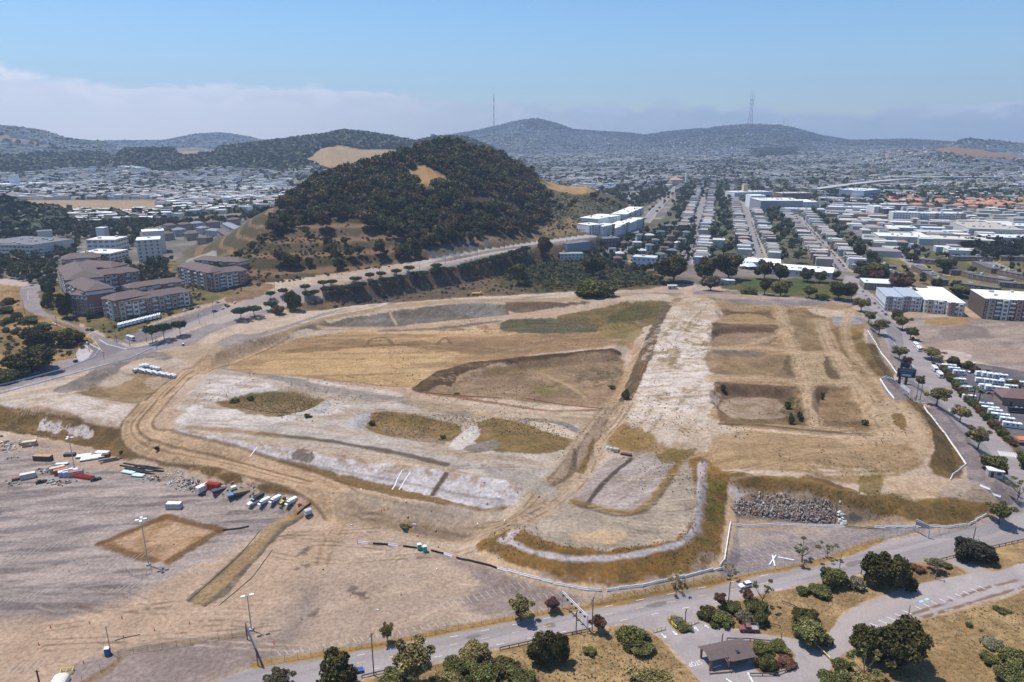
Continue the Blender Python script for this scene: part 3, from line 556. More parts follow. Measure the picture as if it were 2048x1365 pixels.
fill([(375,520),(425,502),(432,512),(405,535),(370,532)], A(176,172,158), 3, 3, 8, .9)
fill([(340,560),(420,520),(470,500),(500,560),(440,540)], A(160,140,92), 6, 5, 12, .6, mot=.4)
fill([(448,606),(470,580),(515,562),(550,572),(520,592),(470,606)], A(160,132,100), 2, 2, 9, .95, c2=A(140,114,84))
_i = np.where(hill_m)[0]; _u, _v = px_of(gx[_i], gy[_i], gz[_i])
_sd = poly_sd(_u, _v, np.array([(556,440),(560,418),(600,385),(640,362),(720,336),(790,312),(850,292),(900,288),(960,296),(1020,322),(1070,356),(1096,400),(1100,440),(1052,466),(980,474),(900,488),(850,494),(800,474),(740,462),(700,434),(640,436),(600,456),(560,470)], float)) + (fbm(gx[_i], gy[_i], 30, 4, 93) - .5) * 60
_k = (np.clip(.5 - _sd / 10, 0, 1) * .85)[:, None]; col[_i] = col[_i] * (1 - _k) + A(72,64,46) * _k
fill([(808,352),(838,332),(872,342),(892,360),(856,374)], A(184,146,98), 4, 4, 10, .95); fill([(806,372),(870,374),(862,398),(806,392)], A(160,128,86), 5, 6, 12, .7, mot=.5)
# ---- lot and pavement on the right
fill([(1810,640),(1880,634),(2060,640),(2140,640),(2140,760),(2048,745),(1930,716),(1850,700),(1822,668)], A(178,165,147), 4, 3, 24, c2=A(160,146,134), klass='ground', streak=(R(8), 24, 5))
fill([(1850,640),(1935,636),(1932,648),(1860,650)], A(176,146,94), 2, 1.5, 8, .9, veg_=.5)
fill([(1870,662),(1960,652),(1980,670),(1900,680)], A(140,128,118), 4, 3, 12, .6)
fill([(1850,685),(1960,690),(2060,705),(2060,725),(1940,706),(1870,700)], A(180,158,138), 5, 3, 14, .6)
fill([(1870,700),(1940,708),(1930,722),(1888,716)], A(198,186,172), 2, 1.5, 9, .9)
STREET = [(1700,560),(1720,600),(1765,650),(1815,710),(1865,770),(1915,830),(1965,890),(2010,945),(2050,985)]
fill([(1690,552),(1712,552),(1742,590),(1800,648),(1848,700),(1905,765),(1960,820),(2010,885),(2060,930),(2120,960),(2120,1010),(2045,1000),(2010,960),(1960,905),(1905,850),(1850,790),(1800,740),(1760,680),(1722,620)], A(176,170,166), .8, .4, 10, c2=A(164,159,156), klass='road', streak=(R(-30), 30, 3))
stroke([(1742,588),(1800,646),(1850,700),(1908,765),(1965,825),(2010,885)], 2.2, A(200,182,160), .6, .3, 5, .9)
fill([(1855,815),(1875,812),(1960,905),(1965,930),(2030,985),(2010,1010),(1960,975),(1938,962),(1935,935),(1900,875)], A(146,136,134), 1, .6, 9, c2=A(160,150,144), klass='parking_lot')
fill([(1762,758),(1805,758),(1835,800),(1792,802)], A(150,140,136), 1, .6, 9, klass='parking_lot'); fill([(1798,745),(1850,775),(1880,812),(1840,808),(1815,785)], A(156,150,148), 1, .6, 9, klass='parking_lot')
fill([(1738,640),(1752,655),(1792,735),(1800,750),(1784,745),(1745,668)], A(164,150,136), 1.2, .8, 9, klass='parking_lot')
fill([(1890,740),(1960,728),(2140,770),(2140,960),(2060,925),(1960,815),(1900,758)], A(120,118,122), 1, .6, 10, c2=A(134,130,130), klass='parking_lot')
stroke([(1900,748),(1960,815),(2015,880),(2050,915)], 4, A(120,110,66), 1.5, 1, 5, .9, veg_=.8)
fill([(1880,990),(1945,960),(1990,1000),(1960,1006)], A(176,162,146), 2, 1, 8, .7)
# lot at the foot of the park
fill([(1400,582),(1700,602),(1712,612),(1600,612),(1420,598)], A(160,150,146), 2, 1.2, 12, c2=A(140,134,132), klass='parking_lot')
fill([(1480,562),(1560,560),(1610,556),(1700,570),(1700,598),(1500,584),(1440,576)], A(110,116,64), 2, 2, 10, c2=A(126,118,72), veg_=.4)
fill([(1482,560),(1530,556),(1540,575),(1500,582)], A(100,114,62), 1.5, 1, 8); fill([(1575,562),(1612,558),(1616,580),(1580,585)], A(102,114,62), 1.5, 1, 8)
fill([(1400,588),(1690,606),(1700,612),(1400,594)], A(196,170,130), 2, 1.5, 8, .7)
# barracks slope
fill([(1720,560),(1800,500),(1860,500),(2140,490),(2140,620),(1950,610),(1920,580),(1840,570),(1780,580)], A(156,140,96), 4, 4, 14, c2=A(120,116,72), veg_=.6)
# ---- far country colours
ridge_m = (rr_ > 1250) & (gz > np.interp(rr_, [0, 2000, 6000, 12000], [30, 38, 80, 80])) & ~hill_m
cls[ridge_m] = CLS.index('distant_hills')
farm = np.where(rr_ > 900)[0]
forest = np.zeros(n)
def far_fill(pts, r0, r1, c, op=1.0, na=40, ns=160, fo=None):
    """far tone: outline given as directions and ranges of the relief it lies on"""
    i = farm[(rr_[farm] > r0) & (rr_[farm] < r1)]; u, v = px_of(gx[i], gy[i], gz[i])
    P = np.array(pts, float); sd = poly_sd(u, v, P) + (fbm(gx[i], gy[i], ns, 4, 91) - .5) * na * .25
    k = np.clip(.5 - sd / 3, 0, 1) * op
    col[i] = col[i] * (1 - k[:, None]) + c * k[:, None]
    if fo is not None: forest[i] = np.where(sd < 0, fo, forest[i])
GR = A(64,66,48); DRY = A(184,154,116)
far_fill([(200,300),(350,290),(560,275),(690,255),(780,265),(900,265),(1000,300),(960,330),(800,330),(640,330),(560,345),(440,335),(330,345),(200,320)], 1500, 3000, GR, fo=1)
far_fill([(606,322),(640,298),(680,290),(722,298),(800,298),(815,306),(760,334),(690,356),(640,334)], 1500, 2400, DRY, fo=0)
far_fill([(350,300),(385,295),(440,302),(420,310),(360,312)], 1500, 3000, DRY, fo=0)
far_fill([(-50,318),(200,305),(300,310),(330,330),(150,340),(-50,350)], 1600, 3600, GR, .6, fo=.5)
far_fill([(-100,405),(30,412),(120,430),(130,455),(60,470),(-100,470)], 900, 1300, A(80,82,52), fo=1)
far_fill([(-200,403),(320,400),(322,424),(-200,428)], 1150, 1800, DRY, fo=0)
far_fill([(1865,300),(1900,290),(1960,297),(2040,314),(2060,322),(1960,315),(1900,308)], 2600, 3700, A(162,126,96), fo=0)
far_fill([(1030,262),(1075,232),(1120,245),(1140,258),(1080,262)], 5200, 6300, GR, .9, fo=.6)
far_fill([(1440,262),(1500,244),(1560,248),(1600,262),(1540,268)], 5500, 6800, A(120,110,76), .8, fo=.3)
far_fill([(1280,272),(1440,258),(1640,280),(1600,300),(1400,310),(1300,300)], 4800, 6800, GR, .7, fo=.5)
far_fill([(1890,290),(1935,272),(1990,280),(2040,292)], 5000, 6000, GR, .9, fo=.7)
far_fill([(1500,300),(1590,296),(1600,312),(1500,315)], 3500, 5500, GR, .9, fo=1)
far_fill([(1690,385),(2140,390),(2140,500),(1930,500),(1760,530),(1735,490),(1690,440),(1640,430)], 800, 1900, A(150,144,138), .9)
far_fill([(1180,440),(1390,440),(1385,560),(1290,545),(1180,500)], 700, 1150, A(112,106,84), .9)
# ---- city streets: grid of the flat district on the right
GD = math.atan2(.2989, 1.041); ug = np.array([math.sin(GD), math.cos(GD)]); vg = np.array([ug[1], -ug[0]])
O_ = at(1690, 540, 9)[None][0]
fine = fbm(gx, gy, 5, 4, 97, .65); fine2 = fbm(gx * .8 + gy * .35, gy * 2.4 - gx * .9, 7, 4, 98, .6)
_rd = np.isin(cls, [CLS.index('road'), CLS.index('park_road')])
col *= (1 + ((fine - .5) * .34 + (fine2 - .5) * .26) * np.clip(rr_ / 300, .6, 1) * np.where(_rd, .25, 1))[:, None]
gu = (gx - O_[0]) * ug[0] + (gy - O_[1]) * ug[1]; gv = (gx - O_[0]) * vg[0] + (gy - O_[1]) * vg[1]
BLK = 74.0
cityr = (rr_ > 640) & (rr_ < 2600) & (aa_ > .12) & ~hill_m & (cls == CLS.index('city_ground')) & (gu > 8)
sv = np.abs((gv + BLK / 2) % BLK - BLK / 2); su = np.abs((gu - 4 + 95) % 190 - 95)
st = cityr & (sv < 5.6); col[st] = A(166,160,158); st2 = cityr & (su < 4.5); col[st2] = A(166,160,158)
wk = cityr & (((sv >= 5.6) & (sv < 7.6)) | ((su >= 4.5) & (su < 6.5))) & ~st & ~st2; col[wk] = A(196,182,164)
yd = cityr & (sv > 22); col[yd] = col[yd] * .3 + A(96,98,62) * .7
_near = np.clip((900 - rr_) / 250, 0, 1)[:, None]; _l = (col @ np.array([.3, .55, .15]))[:, None]; _s = 1.06 + 0 * _l
_c = (_l + (col - _l) * _s) * (np.maximum(_l, .01) / .29) ** .30
col[:] = (col * (1 - _near) + _c * _near) * (1 + _near * np.array([.06, -.025, -.03]))
np.clip(col, .01, .9, out=col)
# ---------------------------------------------------------------- materials
def mat(name):
    m = bpy.data.materials.new(name); m.use_nodes = True; t = m.node_tree
    b = t.nodes['Principled BSDF']; b.inputs['Roughness'].default_value = .9; b.inputs['Specular IOR Level'].default_value = .2
    return m, NT(t), b
gm, g, gb = mat('soil_and_paving')
at_c = nd(g.t, 'ShaderNodeAttribute', attribute_name='tone'); at_v = nd(g.t, 'ShaderNodeAttribute', attribute_name='veg')
gt = nd(g.t, 'ShaderNodeTexCoord'); gp = gt.outputs['Object']
na = g.noise(gp, .8, 6, .72); nb = g.noise(gp, .09, 4, .6); ncl = g.noise(gp, .38, 5, .7)
c1 = g.mix(1.0, at_c.outputs['Color'], g.mix(g.ss(na, .28, .72), (.68,.68,.68,1), (1.28,1.28,1.27,1)), 'MULTIPLY')
c1 = g.mix(1.0, c1, g.mix(g.ss(nb, .3, .7), (.93,.92,.91,1), (1.06,1.06,1.07,1)), 'MULTIPLY')
clump = g.m('MULTIPLY', g.ss(ncl, .52, .66), at_v.outputs['Fac'])
c1 = g.mix(g.m('MULTIPLY', clump, .75), c1, g.mix(g.ss(nb, .4, .6), (.075,.062,.030,1), (.055,.060,.026,1)))
pale = g.m('MULTIPLY', g.ss(g.noise(gp, .5, 4, .7), .60, .72), at_v.outputs['Fac'])
c1 = g.mix(g.m('MULTIPLY', pale, .4), c1, (.34,.27,.16,1))
g.link(c1, gb.inputs['Base Color']); gb.inputs['Specular IOR Level'].default_value = .1
bp = nd(g.t, 'ShaderNodeBump'); bp.inputs['Strength'].default_value = .35; bp.inputs['Distance'].default_value = .35
g.link(g.m('ADD', na, g.m('MULTIPLY', clump, 1.5)), bp.inputs['Height']); g.link(bp.outputs[0], gb.inputs['Normal'])
rm, g2, rb = mat('asphalt'); a2 = nd(g2.t, 'ShaderNodeAttribute', attribute_name='tone'); t2 = nd(g2.t, 'ShaderNodeTexCoord').outputs['Object']
r1 = g2.mix(1.0, a2.outputs['Color'], g2.mix(g2.ss(g2.noise(t2, 1.2, 5, .7), .3, .7), (.90,.90,.90,1), (1.09,1.09,1.09,1)), 'MULTIPLY')
crack = g2.ss(g2.noise(t2, .35, 6, .75, dist=1.5), .495, .505); crack = g2.m('MULTIPLY', g2.m('MULTIPLY', crack, g2.m('SUBTRACT', 1.0, crack)), 1.6)
g2.link(g2.mix(crack, r1, (.16,.15,.14,1)), rb.inputs['Base Color'])
# ---------------------------------------------------------------- cut the sheet into the named pieces of the setting
nr, nc = gr.shape
idx = np.arange(n).reshape(nr, nc)
quads = np.stack([idx[:-1, :-1], idx[:-1, 1:], idx[1:, 1:], idx[1:, :-1]], -1).reshape(-1, 4)
qc = cls[quads[:, 0]]
XYZ = np.stack([gx, gy, gz], -1)
def mesh_np(name, co, faces, mat_=None, attrs=None, smooth=True):
    me = bpy.data.meshes.new(name); nv, nf, k = len(co), len(faces), faces.shape[1]
    me.vertices.add(nv); me.loops.add(nf * k); me.polygons.add(nf)
    me.vertices.foreach_set('co', np.ascontiguousarray(co, np.float32).ravel())
    me.loops.foreach_set('vertex_index', np.ascontiguousarray(faces, np.int32).ravel())
    me.polygons.foreach_set('loop_start', np.arange(0, nf * k, k, dtype=np.int32))
    me.polygons.foreach_set('use_smooth', np.full(nf, bool(smooth)))
    me.update(calc_edges=True)
    if mat_: me.materials.append(mat_)
    for an, (typ, dom, data) in (attrs or {}).items():
        a = me.attributes.new(an, typ, dom)
        a.data.foreach_set('color' if 'COLOR' in typ else 'value', np.ascontiguousarray(data, np.float32).ravel())
    return me
def tag(o, label=None, cat=None, group=None, kind=None):
    if label: o['label'] = label
    if cat: o['category'] = cat
    if group: o['group'] = group
    if kind: o['kind'] = kind
    return o
def link(name, me, parent=None, loc=None, rz=None):
    o = bpy.data.objects.new(name, me); COL.objects.link(o)
    if parent is not None: o.parent = parent
    if loc is not None: o.location = loc
    if rz is not None: o.rotation_euler[2] = rz
    return o
SLAB = {'ground': 'bare tan earth around the worksite', 'parking_lot': 'worn grey parking lot asphalt streaked with dust', 'road': 'sun bleached grey asphalt road', 'park_road': 'pale asphalt drive curving through dry grass', 'dirt_road': 'tan graded haul road with tyre tracks', 'hill': 'steep dry hillside with cut benches under the trees', 'city_ground': 'streets and yards of the low city district', 'distant_hills': 'hazy hills behind the city', 'dirt_site': 'bare graded dirt of the cleared site'}
for ci, cn in enumerate(CLS):
    q = quads[qc == ci]
    if not len(q): continue
    u_, inv = np.unique(q.ravel(), return_inverse=True)
    ca = np.concatenate([col[u_], np.ones((len(u_), 1))], 1)
    o = link(cn, mesh_np(cn, XYZ[u_], inv.reshape(-1, 4), rm if cn in ('road', 'park_road') else gm, {'tone': ('FLOAT_COLOR', 'POINT', ca), 'veg': ('FLOAT', 'POINT', veg[u_])}))
    tag(o, SLAB[cn], kind='structure')
# the plain that carries on all round, under the near sheet
pm, p_, pb = mat('plain'); pb.inputs['Base Color'].default_value = (*A(130,120,104), 1)
a_ = np.linspace(0, 2 * math.pi, 97)[:-1]
co = [(0, 0, -2.0)] + [(8300 * math.cos(t), 8300 * math.sin(t), -2.0) for t in a_]
me = bpy.data.meshes.new('terrain'); me.from_pydata(co, [], [(0, 1 + i, 1 + (i + 1) % 96) for i in range(96)]); me.materials.append(pm)
tag(link('terrain', me), 'flat land running out to the horizon', kind='structure')
# ---------------------------------------------------------------- air
hm_ = bpy.data.materials.new('haze'); hm_.use_nodes = True; ht = hm_.node_tree; ht.nodes.clear()
pv = nd(ht, 'ShaderNodeVolumePrincipled'); pv.inputs['Color'].default_value = (.56, .70, .92, 1); pv.inputs['Density'].default_value = 1.2e-4
pv.inputs['Anisotropy'].default_value = .2
ho = nd(ht, 'ShaderNodeOutputMaterial'); ht.links.new(pv.outputs[0], ho.inputs['Volume'])
hb = bpy.data.meshes.new('haze'); b_ = bmesh.new(); bmesh.ops.create_cube(b_, size=1); b_.to_mesh(hb); b_.free(); hb.materials.append(hm_)
hz = link('haze', hb); hz.scale = (17000, 17000, 700 + 3.2); hz.location = (0, 0, (700 - 3.2) / 2)
tag(hz, 'thin blue haze over the city', kind='stuff')
# ---------------------------------------------------------------- object materials
MATS = {}
def flat(name, c, rough=.8, metal=0.0, var=.12, scale=1.5, spec=.25):
    """painted or weathered surface: slight procedural wear so that nothing is one flat tone"""
    if name in MATS: return MATS[name]
    m, t, b = mat(name); c = np.asarray(c, float)
    tx = nd(t.t, 'ShaderNodeTexCoord'); f = t.noise(tx.outputs['Object'], scale, 4, .6)
    lo = tuple(np.clip(c * (1 - var), 0, 1)) + (1,); hi = tuple(np.clip(c * (1 + var), 0, 1)) + (1,)
    t.link(t.mix(t.ss(f, .3, .7), lo, hi), b.inputs['Base Color'])
    b.inputs['Roughness'].default_value = rough; b.inputs['Metallic'].default_value = metal; b.inputs['Specular IOR Level'].default_value = spec
    MATS[name] = m; return m
def tinted(name, rough=.85, var=.15, scale=.4, spec=.2):
    """the object's own colour with wear"""
    m, t, b = mat(name); oi = nd(t.t, 'ShaderNodeObjectInfo'); tx = nd(t.t, 'ShaderNodeTexCoord')
    f = t.noise(tx.outputs['Object'], scale, 4, .6)
    t.link(t.mix(1.0, oi.outputs['Color'], t.mix(t.ss(f, .3, .7), (1-var,1-var,1-var,1), (1+var,1+var,1+var,1)), 'MULTIPLY'), b.inputs['Base Color'])
    b.inputs['Roughness'].default_value = rough; b.inputs['Specular IOR Level'].default_value = spec
    MATS[name] = m; return m
def leafy(name, gain=1.0):
    m, t, b = mat(name); oi = nd(t.t, 'ShaderNodeObjectInfo'); a = nd(t.t, 'ShaderNodeAttribute', attribute_name='tone')
    c = t.mix(1.0, oi.outputs['Color'], a.outputs['Color'], 'MULTIPLY'); t.link(c, b.inputs['Base Color'])
    b.inputs['Roughness'].default_value = .9; b.inputs['Specular IOR Level'].default_value = .08
    MATS[name] = m; return m
def toned(name, rough=.85):
    m, t, b = mat(name); a = nd(t.t, 'ShaderNodeAttribute', attribute_name='tone'); t.link(a.outputs['Color'], b.inputs['Base Color'])
    b.inputs['Roughness'].default_value = rough; MATS[name] = m; return m
LEAF = leafy('foliage'); TONED = toned('town_surfaces'); PAINT = tinted('tinted_paint'); ROOF = None
GLASS = flat('dark_glass', (.035,.045,.055), .25, 0, .2, 1, .6)
BARK = flat('bark', (.11,.085,.065), .95, 0, .3, 3); WOOD = flat('weathered_wood', (.10,.075,.055), .95, 0, .3, 2)
STEEL = flat('galvanised_steel', (.42,.43,.44), .5, .5, .15); DSTEEL = flat('dark_steel', (.06,.065,.07), .6, .3)
WHITE_P = flat('white_plastic', (.78,.78,.77), .55, 0, .08); RUBBER = flat('rubber', (.02,.02,.02), .9)
YEL = flat('yellow_paint', (.68,.48,.10), .6); ORANGE = flat('orange_plastic', (.62,.20,.08), .6); RED = flat('red_plastic', (.52,.075,.05), .6)
# ---------------------------------------------------------------- shapes
class MB:
    def __init__(s): s.v, s.f, s.mi, s.cur = [], [], [], 0
    def use(s, k): s.cur = k; return s
    def add(s, vs, fs):
        o = len(s.v); s.v += [tuple(map(float, v)) for v in vs]; s.f += [tuple(o + i for i in f) for f in fs]; s.mi += [s.cur] * len(fs); return s
    def box(s, c, d, rz=0.0, taper=1.0, tx=None):
        ca, sa = math.cos(rz), math.sin(rz); vs = []
        for z in (0, 1):
            k = taper if z else 1; kx = (tx if tx is not None else taper) if z else 1
            for x, y in ((-.5,-.5),(.5,-.5),(.5,.5),(-.5,.5)):
                X, Y = x * d[0] * kx, y * d[1] * k
                vs.append((c[0] + X * ca - Y * sa, c[1] + X * sa + Y * ca, c[2] + z * d[2]))
        return s.add(vs, [(3,2,1,0),(4,5,6,7),(0,1,5,4),(1,2,6,5),(2,3,7,6),(3,0,4,7)])
    def tube(s, p, q, r, r2=None, n=6):
        p, q = Vector(p), Vector(q); r2 = r if r2 is None else r2; z = (q - p).normalized()
        x = z.orthogonal().normalized(); y = z.cross(x); vs = []
        for c, k in ((p, r), (q, r2)):
            for i in range(n):
                t = 2 * math.pi * i / n; vs.append(c + (x * math.cos(t) + y * math.sin(t)) * k)
        return s.add(vs, [(i, (i + 1) % n, n + (i + 1) % n, n + i) for i in range(n)] + [tuple(range(n))[::-1], tuple(range(n, 2 * n))])
    def prism(s, prof, x0, x1):
        """outline in y,z swept along x"""
        n = len(prof); vs = [(x0, y, z) for y, z in prof] + [(x1, y, z) for y, z in prof]
        return s.add(vs, [(i, (i + 1) % n, n + (i + 1) % n, n + i) for i in range(n)] + [tuple(range(n))[::-1], tuple(range(n, 2 * n))])
    def prism_y(s, prof, y0, y1):
        n = len(prof); vs = [(x, y0, z) for x, z in prof] + [(x, y1, z) for x, z in prof]
        return s.add(vs, [tuple(range(n)), tuple(range(n, 2 * n))[::-1]] + [((i + 1) % n, i, n + i, n + (i + 1) % n) for i in range(n)])
    def hip(s, c, d, h, over=.5, ridge=.55, rz=0.0):
        """hipped roof over a w x d plan"""
        a, b = d[0] / 2 + over, d[1] / 2 + over; ca, sa = math.cos(rz), math.sin(rz)
        if a >= b: R_ = [(-(a - b * ridge * 1.4), 0), (a - b * ridge * 1.4, 0)]
        else: R_ = [(0, -(b - a * ridge * 1.4)), (0, b - a * ridge * 1.4)]
        vs = [(-a,-b,0),(a,-b,0),(a,b,0),(-a,b,0),(-a,-b,.25),(a,-b,.25),(a,b,.25),(-a,b,.25),(*R_[0],h),(*R_[1],h)]
        fs = [(3,2,1,0),(0,1,5,4),(1,2,6,5),(2,3,7,6),(3,0,4,7)]
        fs += [(4,5,9,8),(5,6,9),(6,7,8,9),(7,4,8)] if a >= b else [(4,5,8),(5,6,9,8),(6,7,9),(7,4,8,9)]
        return s.add([(c[0] + x * ca - y * sa, c[1] + x * sa + y * ca, c[2] + z) for x, y, z in vs], fs)
    def mesh(s, name, mats):
        me = bpy.data.meshes.new(name); me.from_pydata(s.v, [], s.f)
        for m in (mats if isinstance(mats, (list, tuple)) else [mats]): me.materials.append(m)
        me.polygons.foreach_set('material_index', s.mi); me.update(); return me
    def build(s, name, mats, parent=None, **k): return link(name, s.mesh(name, mats), parent, **k)
def empty(name, loc, rz=0.0, label=None, cat=None, group=None):
    o = bpy.data.objects.new(name, None); COL.objects.link(o); o.location = loc; o.rotation_euler[2] = rz; o.empty_display_size = .5
    return tag(o, label, cat, group)
def kids(o): return [c for c in COL.objects if c.parent == o]
TREE = {}
def clone(o, loc=None, rz=None, scale=None, label=None, group=None, color=None, parent=None, ks=None):
    """a thing with its own copies of its parts and sub-parts"""
    c = o.copy(); COL.objects.link(c)
    if parent is not None: c.parent = parent
    if loc is not None: c.location = loc
    if rz is not None: c.rotation_euler[2] = rz
    if scale is not None: c.scale = scale
    if label: c['label'] = label
    if group: c['group'] = group
    if color is not None: c.color = (*color, 1)
    for ch in list(o.children): clone(ch, parent=c, color=color)
    return c
def mpp(p): return (p[1] * cP - (p[2] - CAM_H) * sP) / F      # metres per picture pixel there
def dep(p): return math.atan2(CAM_H - p[2], math.hypot(p[0], p[1]))
def heading(a, b):
    p, q = pt(*a), pt(*b); return math.atan2(q[1] - p[1], q[0] - p[0])
# ---------------------------------------------------------------- foliage
def leaf_mesh(name, blobs, nl, size, seed, dark=.55, flatness=.0, shell=.5, up=.8):
    """crown made of many leaf clumps spread through a set of lobes; one tone per clump"""
    g = np.random.default_rng(seed); B = np.array(blobs, float)          # x y z rx ry rz
    w = (B[:, 3] * B[:, 4] + B[:, 4] * B[:, 5] + B[:, 3] * B[:, 5]); bi = g.choice(len(B), nl, p=w / w.sum())
    d = g.normal(size=(nl, 3)); d /= np.linalg.norm(d, axis=1)[:, None]
    rad = shell + (1.08 - shell) * g.random(nl) ** .7
    P = B[bi, :3] + d * B[bi, 3:] * rad[:, None]
    keep = P[:, 2] > .05; P, d, bi = P[keep], d[keep], bi[keep]; nl = len(P)
    nrm = d + g.normal(size=(nl, 3)) * 1.0 + np.array([0, 0, up]); nrm /= np.linalg.norm(nrm, axis=1)[:, None]
    t = np.cross(nrm, g.normal(size=(nl, 3))); t /= np.linalg.norm(t, axis=1)[:, None] + 1e-9; b = np.cross(nrm, t)
    s = size * (.55 + .9 * g.random(nl))[:, None]; e = (.6 + .6 * g.random(nl))[:, None]
    bend = nrm * s * .25
    V = np.stack([P - t * s * .5 - bend, P - b * s * e * .5 + bend * .3, P + t * s * .5 - bend, P + b * s * e * .5 + bend * .3], 1).reshape(-1, 3)
    V[:, 2] = np.maximum(V[:, 2], .02)
    tone = (.45 + 1.1 * g.random(nl)) * (.65 + .7 * g.random(len(B)))[bi]
    hue = g.random(nl); c = np.stack([tone * (1 + .28 * (hue - .5)), tone, tone * (1 - .3 * (hue - .5)), np.ones(nl)], 1)
    return mesh_np(name, V, np.arange(nl * 4).reshape(-1, 4), LEAF, {'tone': ('FLOAT_COLOR', 'FACE', c)}, smooth=False)
def lobes(g, k, R_, zc, rz, spread=.62, size=(.38, .6), top=None):
    out = [(0, 0, zc, R_ * .62, R_ * .62, rz * .8)]
    for _ in range(k):
        a = g.random() * 6.283; q = spread * math.sqrt(g.random()); z = zc + (g.random() * 2 - 1) * rz * .6
        s = size[0] + (size[1] - size[0]) * g.random(); out.append((R_ * q * math.cos(a), R_ * q * math.sin(a), z, R_ * s, R_ * s, rz * s * 1.05))
    return out
def limbs(blobs, h0, r0, seed, ends=.75, name='trunk', lean=.3):
    g = np.random.default_rng(seed); m = MB(); f = Vector((g.normal() * lean, g.normal() * lean, h0))
    m.tube((0, 0, -.6), f, r0, r0 * .75, 7)
    for b in blobs[1:]:
        q = Vector(b[:3]); mid = f.lerp(q, .5) + Vector((0, 0, -.06 * (q - f).length))
        m.tube(f, mid, r0 * .5, r0 * .34, 5); m.tube(mid, q, r0 * .34, r0 * .14, 5)
    return m.mesh(name, BARK)
TP = {}                                           # prototypes: crown mesh, trunk mesh, nominal width, nominal height
def proto(kind, k, blobs, nl, size, h0, r0, W_, H_, seed, **kw):
    TP.setdefault(kind, []).append((leaf_mesh('crown', blobs, nl, size, seed, **kw), limbs(blobs, h0, r0, seed), W_, H_))
for v in range(3):
    g_ = np.random.default_rng(100 + v)
    proto('cypress', v, lobes(g_, 20, 5, 4.2, 4.2, .80, (.20, .42)), 7000, .62, 1.6, .35, 10, 8.8, 100 + v)
    proto('bush', v, [(x, y, min(z, 2.6), a, b, c) for x, y, z, a, b, c in lobes(g_, 16, 4, 2.0, 2.4, .82, (.20, .40))], 5000, .42, .5, .14, 8, 4.9, 110 + v)
    proto('eucalypt', v, lobes(g_, 18, 4.2, 7.2, 3.3, .92, (.16, .34)), 3000, .52, 3.4, .26, 9, 11.2, 120 + v, shell=.5)
    proto('sparse', v, [(x, y, z, a, b, c * .8) for x, y, z, a, b, c in lobes(g_, 9, 3.6, 6.4, 2.6, 1.0, (.16, .28))][1:], 620, .42, 2.2, .19, 8, 9.4, 130 + v, shell=.3)
    proto('plum', v, lobes(g_, 14, 3, 4.0, 2.2, .85, (.20, .40)), 2200, .42, 1.5, .16, 6.4, 6.4, 140 + v)
    proto('gum', v, lobes(g_, 16, 4.6, 6.6, 4.3, .82, (.24, .46)), 5600, .62, 2.2, .32, 10, 11.2, 145 + v, shell=.45)
    ub = [(0, 0, 6.2, 3.2, 3.2, 1.7)] + [(3.1 * math.cos(a), 3.1 * math.sin(a), 6.0 + .5 * g_.random(), 1.8, 1.8, 1.3) for a in np.arange(6) * 1.047 + g_.random()]
    proto('umbrella', v, ub, 1300, .6, 3.6, .22, 9.6, 7.8, 150 + v, shell=.6)
    hb_ = lobes(g_, 10, 4.4, 6.6, 4.0, .85, (.24, .5))
    TP.setdefault('hill', []).append((leaf_mesh('woodland_tree', hb_, 640, 1.15, 160 + v), None, 9, 11))
    TP.setdefault('scrub', []).append((leaf_mesh('shrub', [(x, y, min(z, 1.3), a, b, c) for x, y, z, a, b, c in lobes(g_, 5, 2.0, .9, 1.1, .8, (.34, .5))], 380, .5, 170 + v), None, 4, 2.3))
tree_n = [0]
def plant(kind, box, label, color, name=None, cat='tree', group=None, trunked=None, rz=None, parts=True):
    """box: x0 y0 x1 y1 of the plant in the photograph, used to find where it roots and how big it is"""
    x0, y0, x1, y1 = box; xc = (x0 + x1) / 2; w, h = x1 - x0, y1 - y0
    if trunked is None: trunked = kind in ('eucalypt', 'sparse', 'plum', 'umbrella', 'gum')
    p = pt(xc, y1); m = mpp(p); e = dep(p)
    if trunked:
        hh_ = max(h - .35 * w * math.sin(e), .5 * h) * m / math.cos(e)
    else:
        b_ = math.sqrt(max((h / 2) ** 2 - (w / 2 * math.sin(e)) ** 2, (.28 * h) ** 2)) / math.cos(e)
        p = pt(xc, (y0 + y1) / 2 + b_ * math.cos(e)); m = mpp(p); hh_ = 2 * b_ * m
    cm, tm, W_, H_ = TP[kind][tree_n[0] % len(TP[kind])]; tree_n[0] += 1
    s = w * m / W_; sz = hh_ / H_; rz = random.random() * 6.28 if rz is None else rz
    nm = name or ('tree' if cat == 'tree' else 'shrub')
    if parts:
        o = empty(nm, tuple(p), rz, label, cat, group); o.scale = (s, s, sz)
        c = link('crown', cm, o); c.color = (*color, 1); link('trunk', tm, o)
    else:
        o = link(nm, cm, None, tuple(p), rz); o.color = (*color, 1); o.scale = (s, s, sz); tag(o, label, cat, group)
    return o
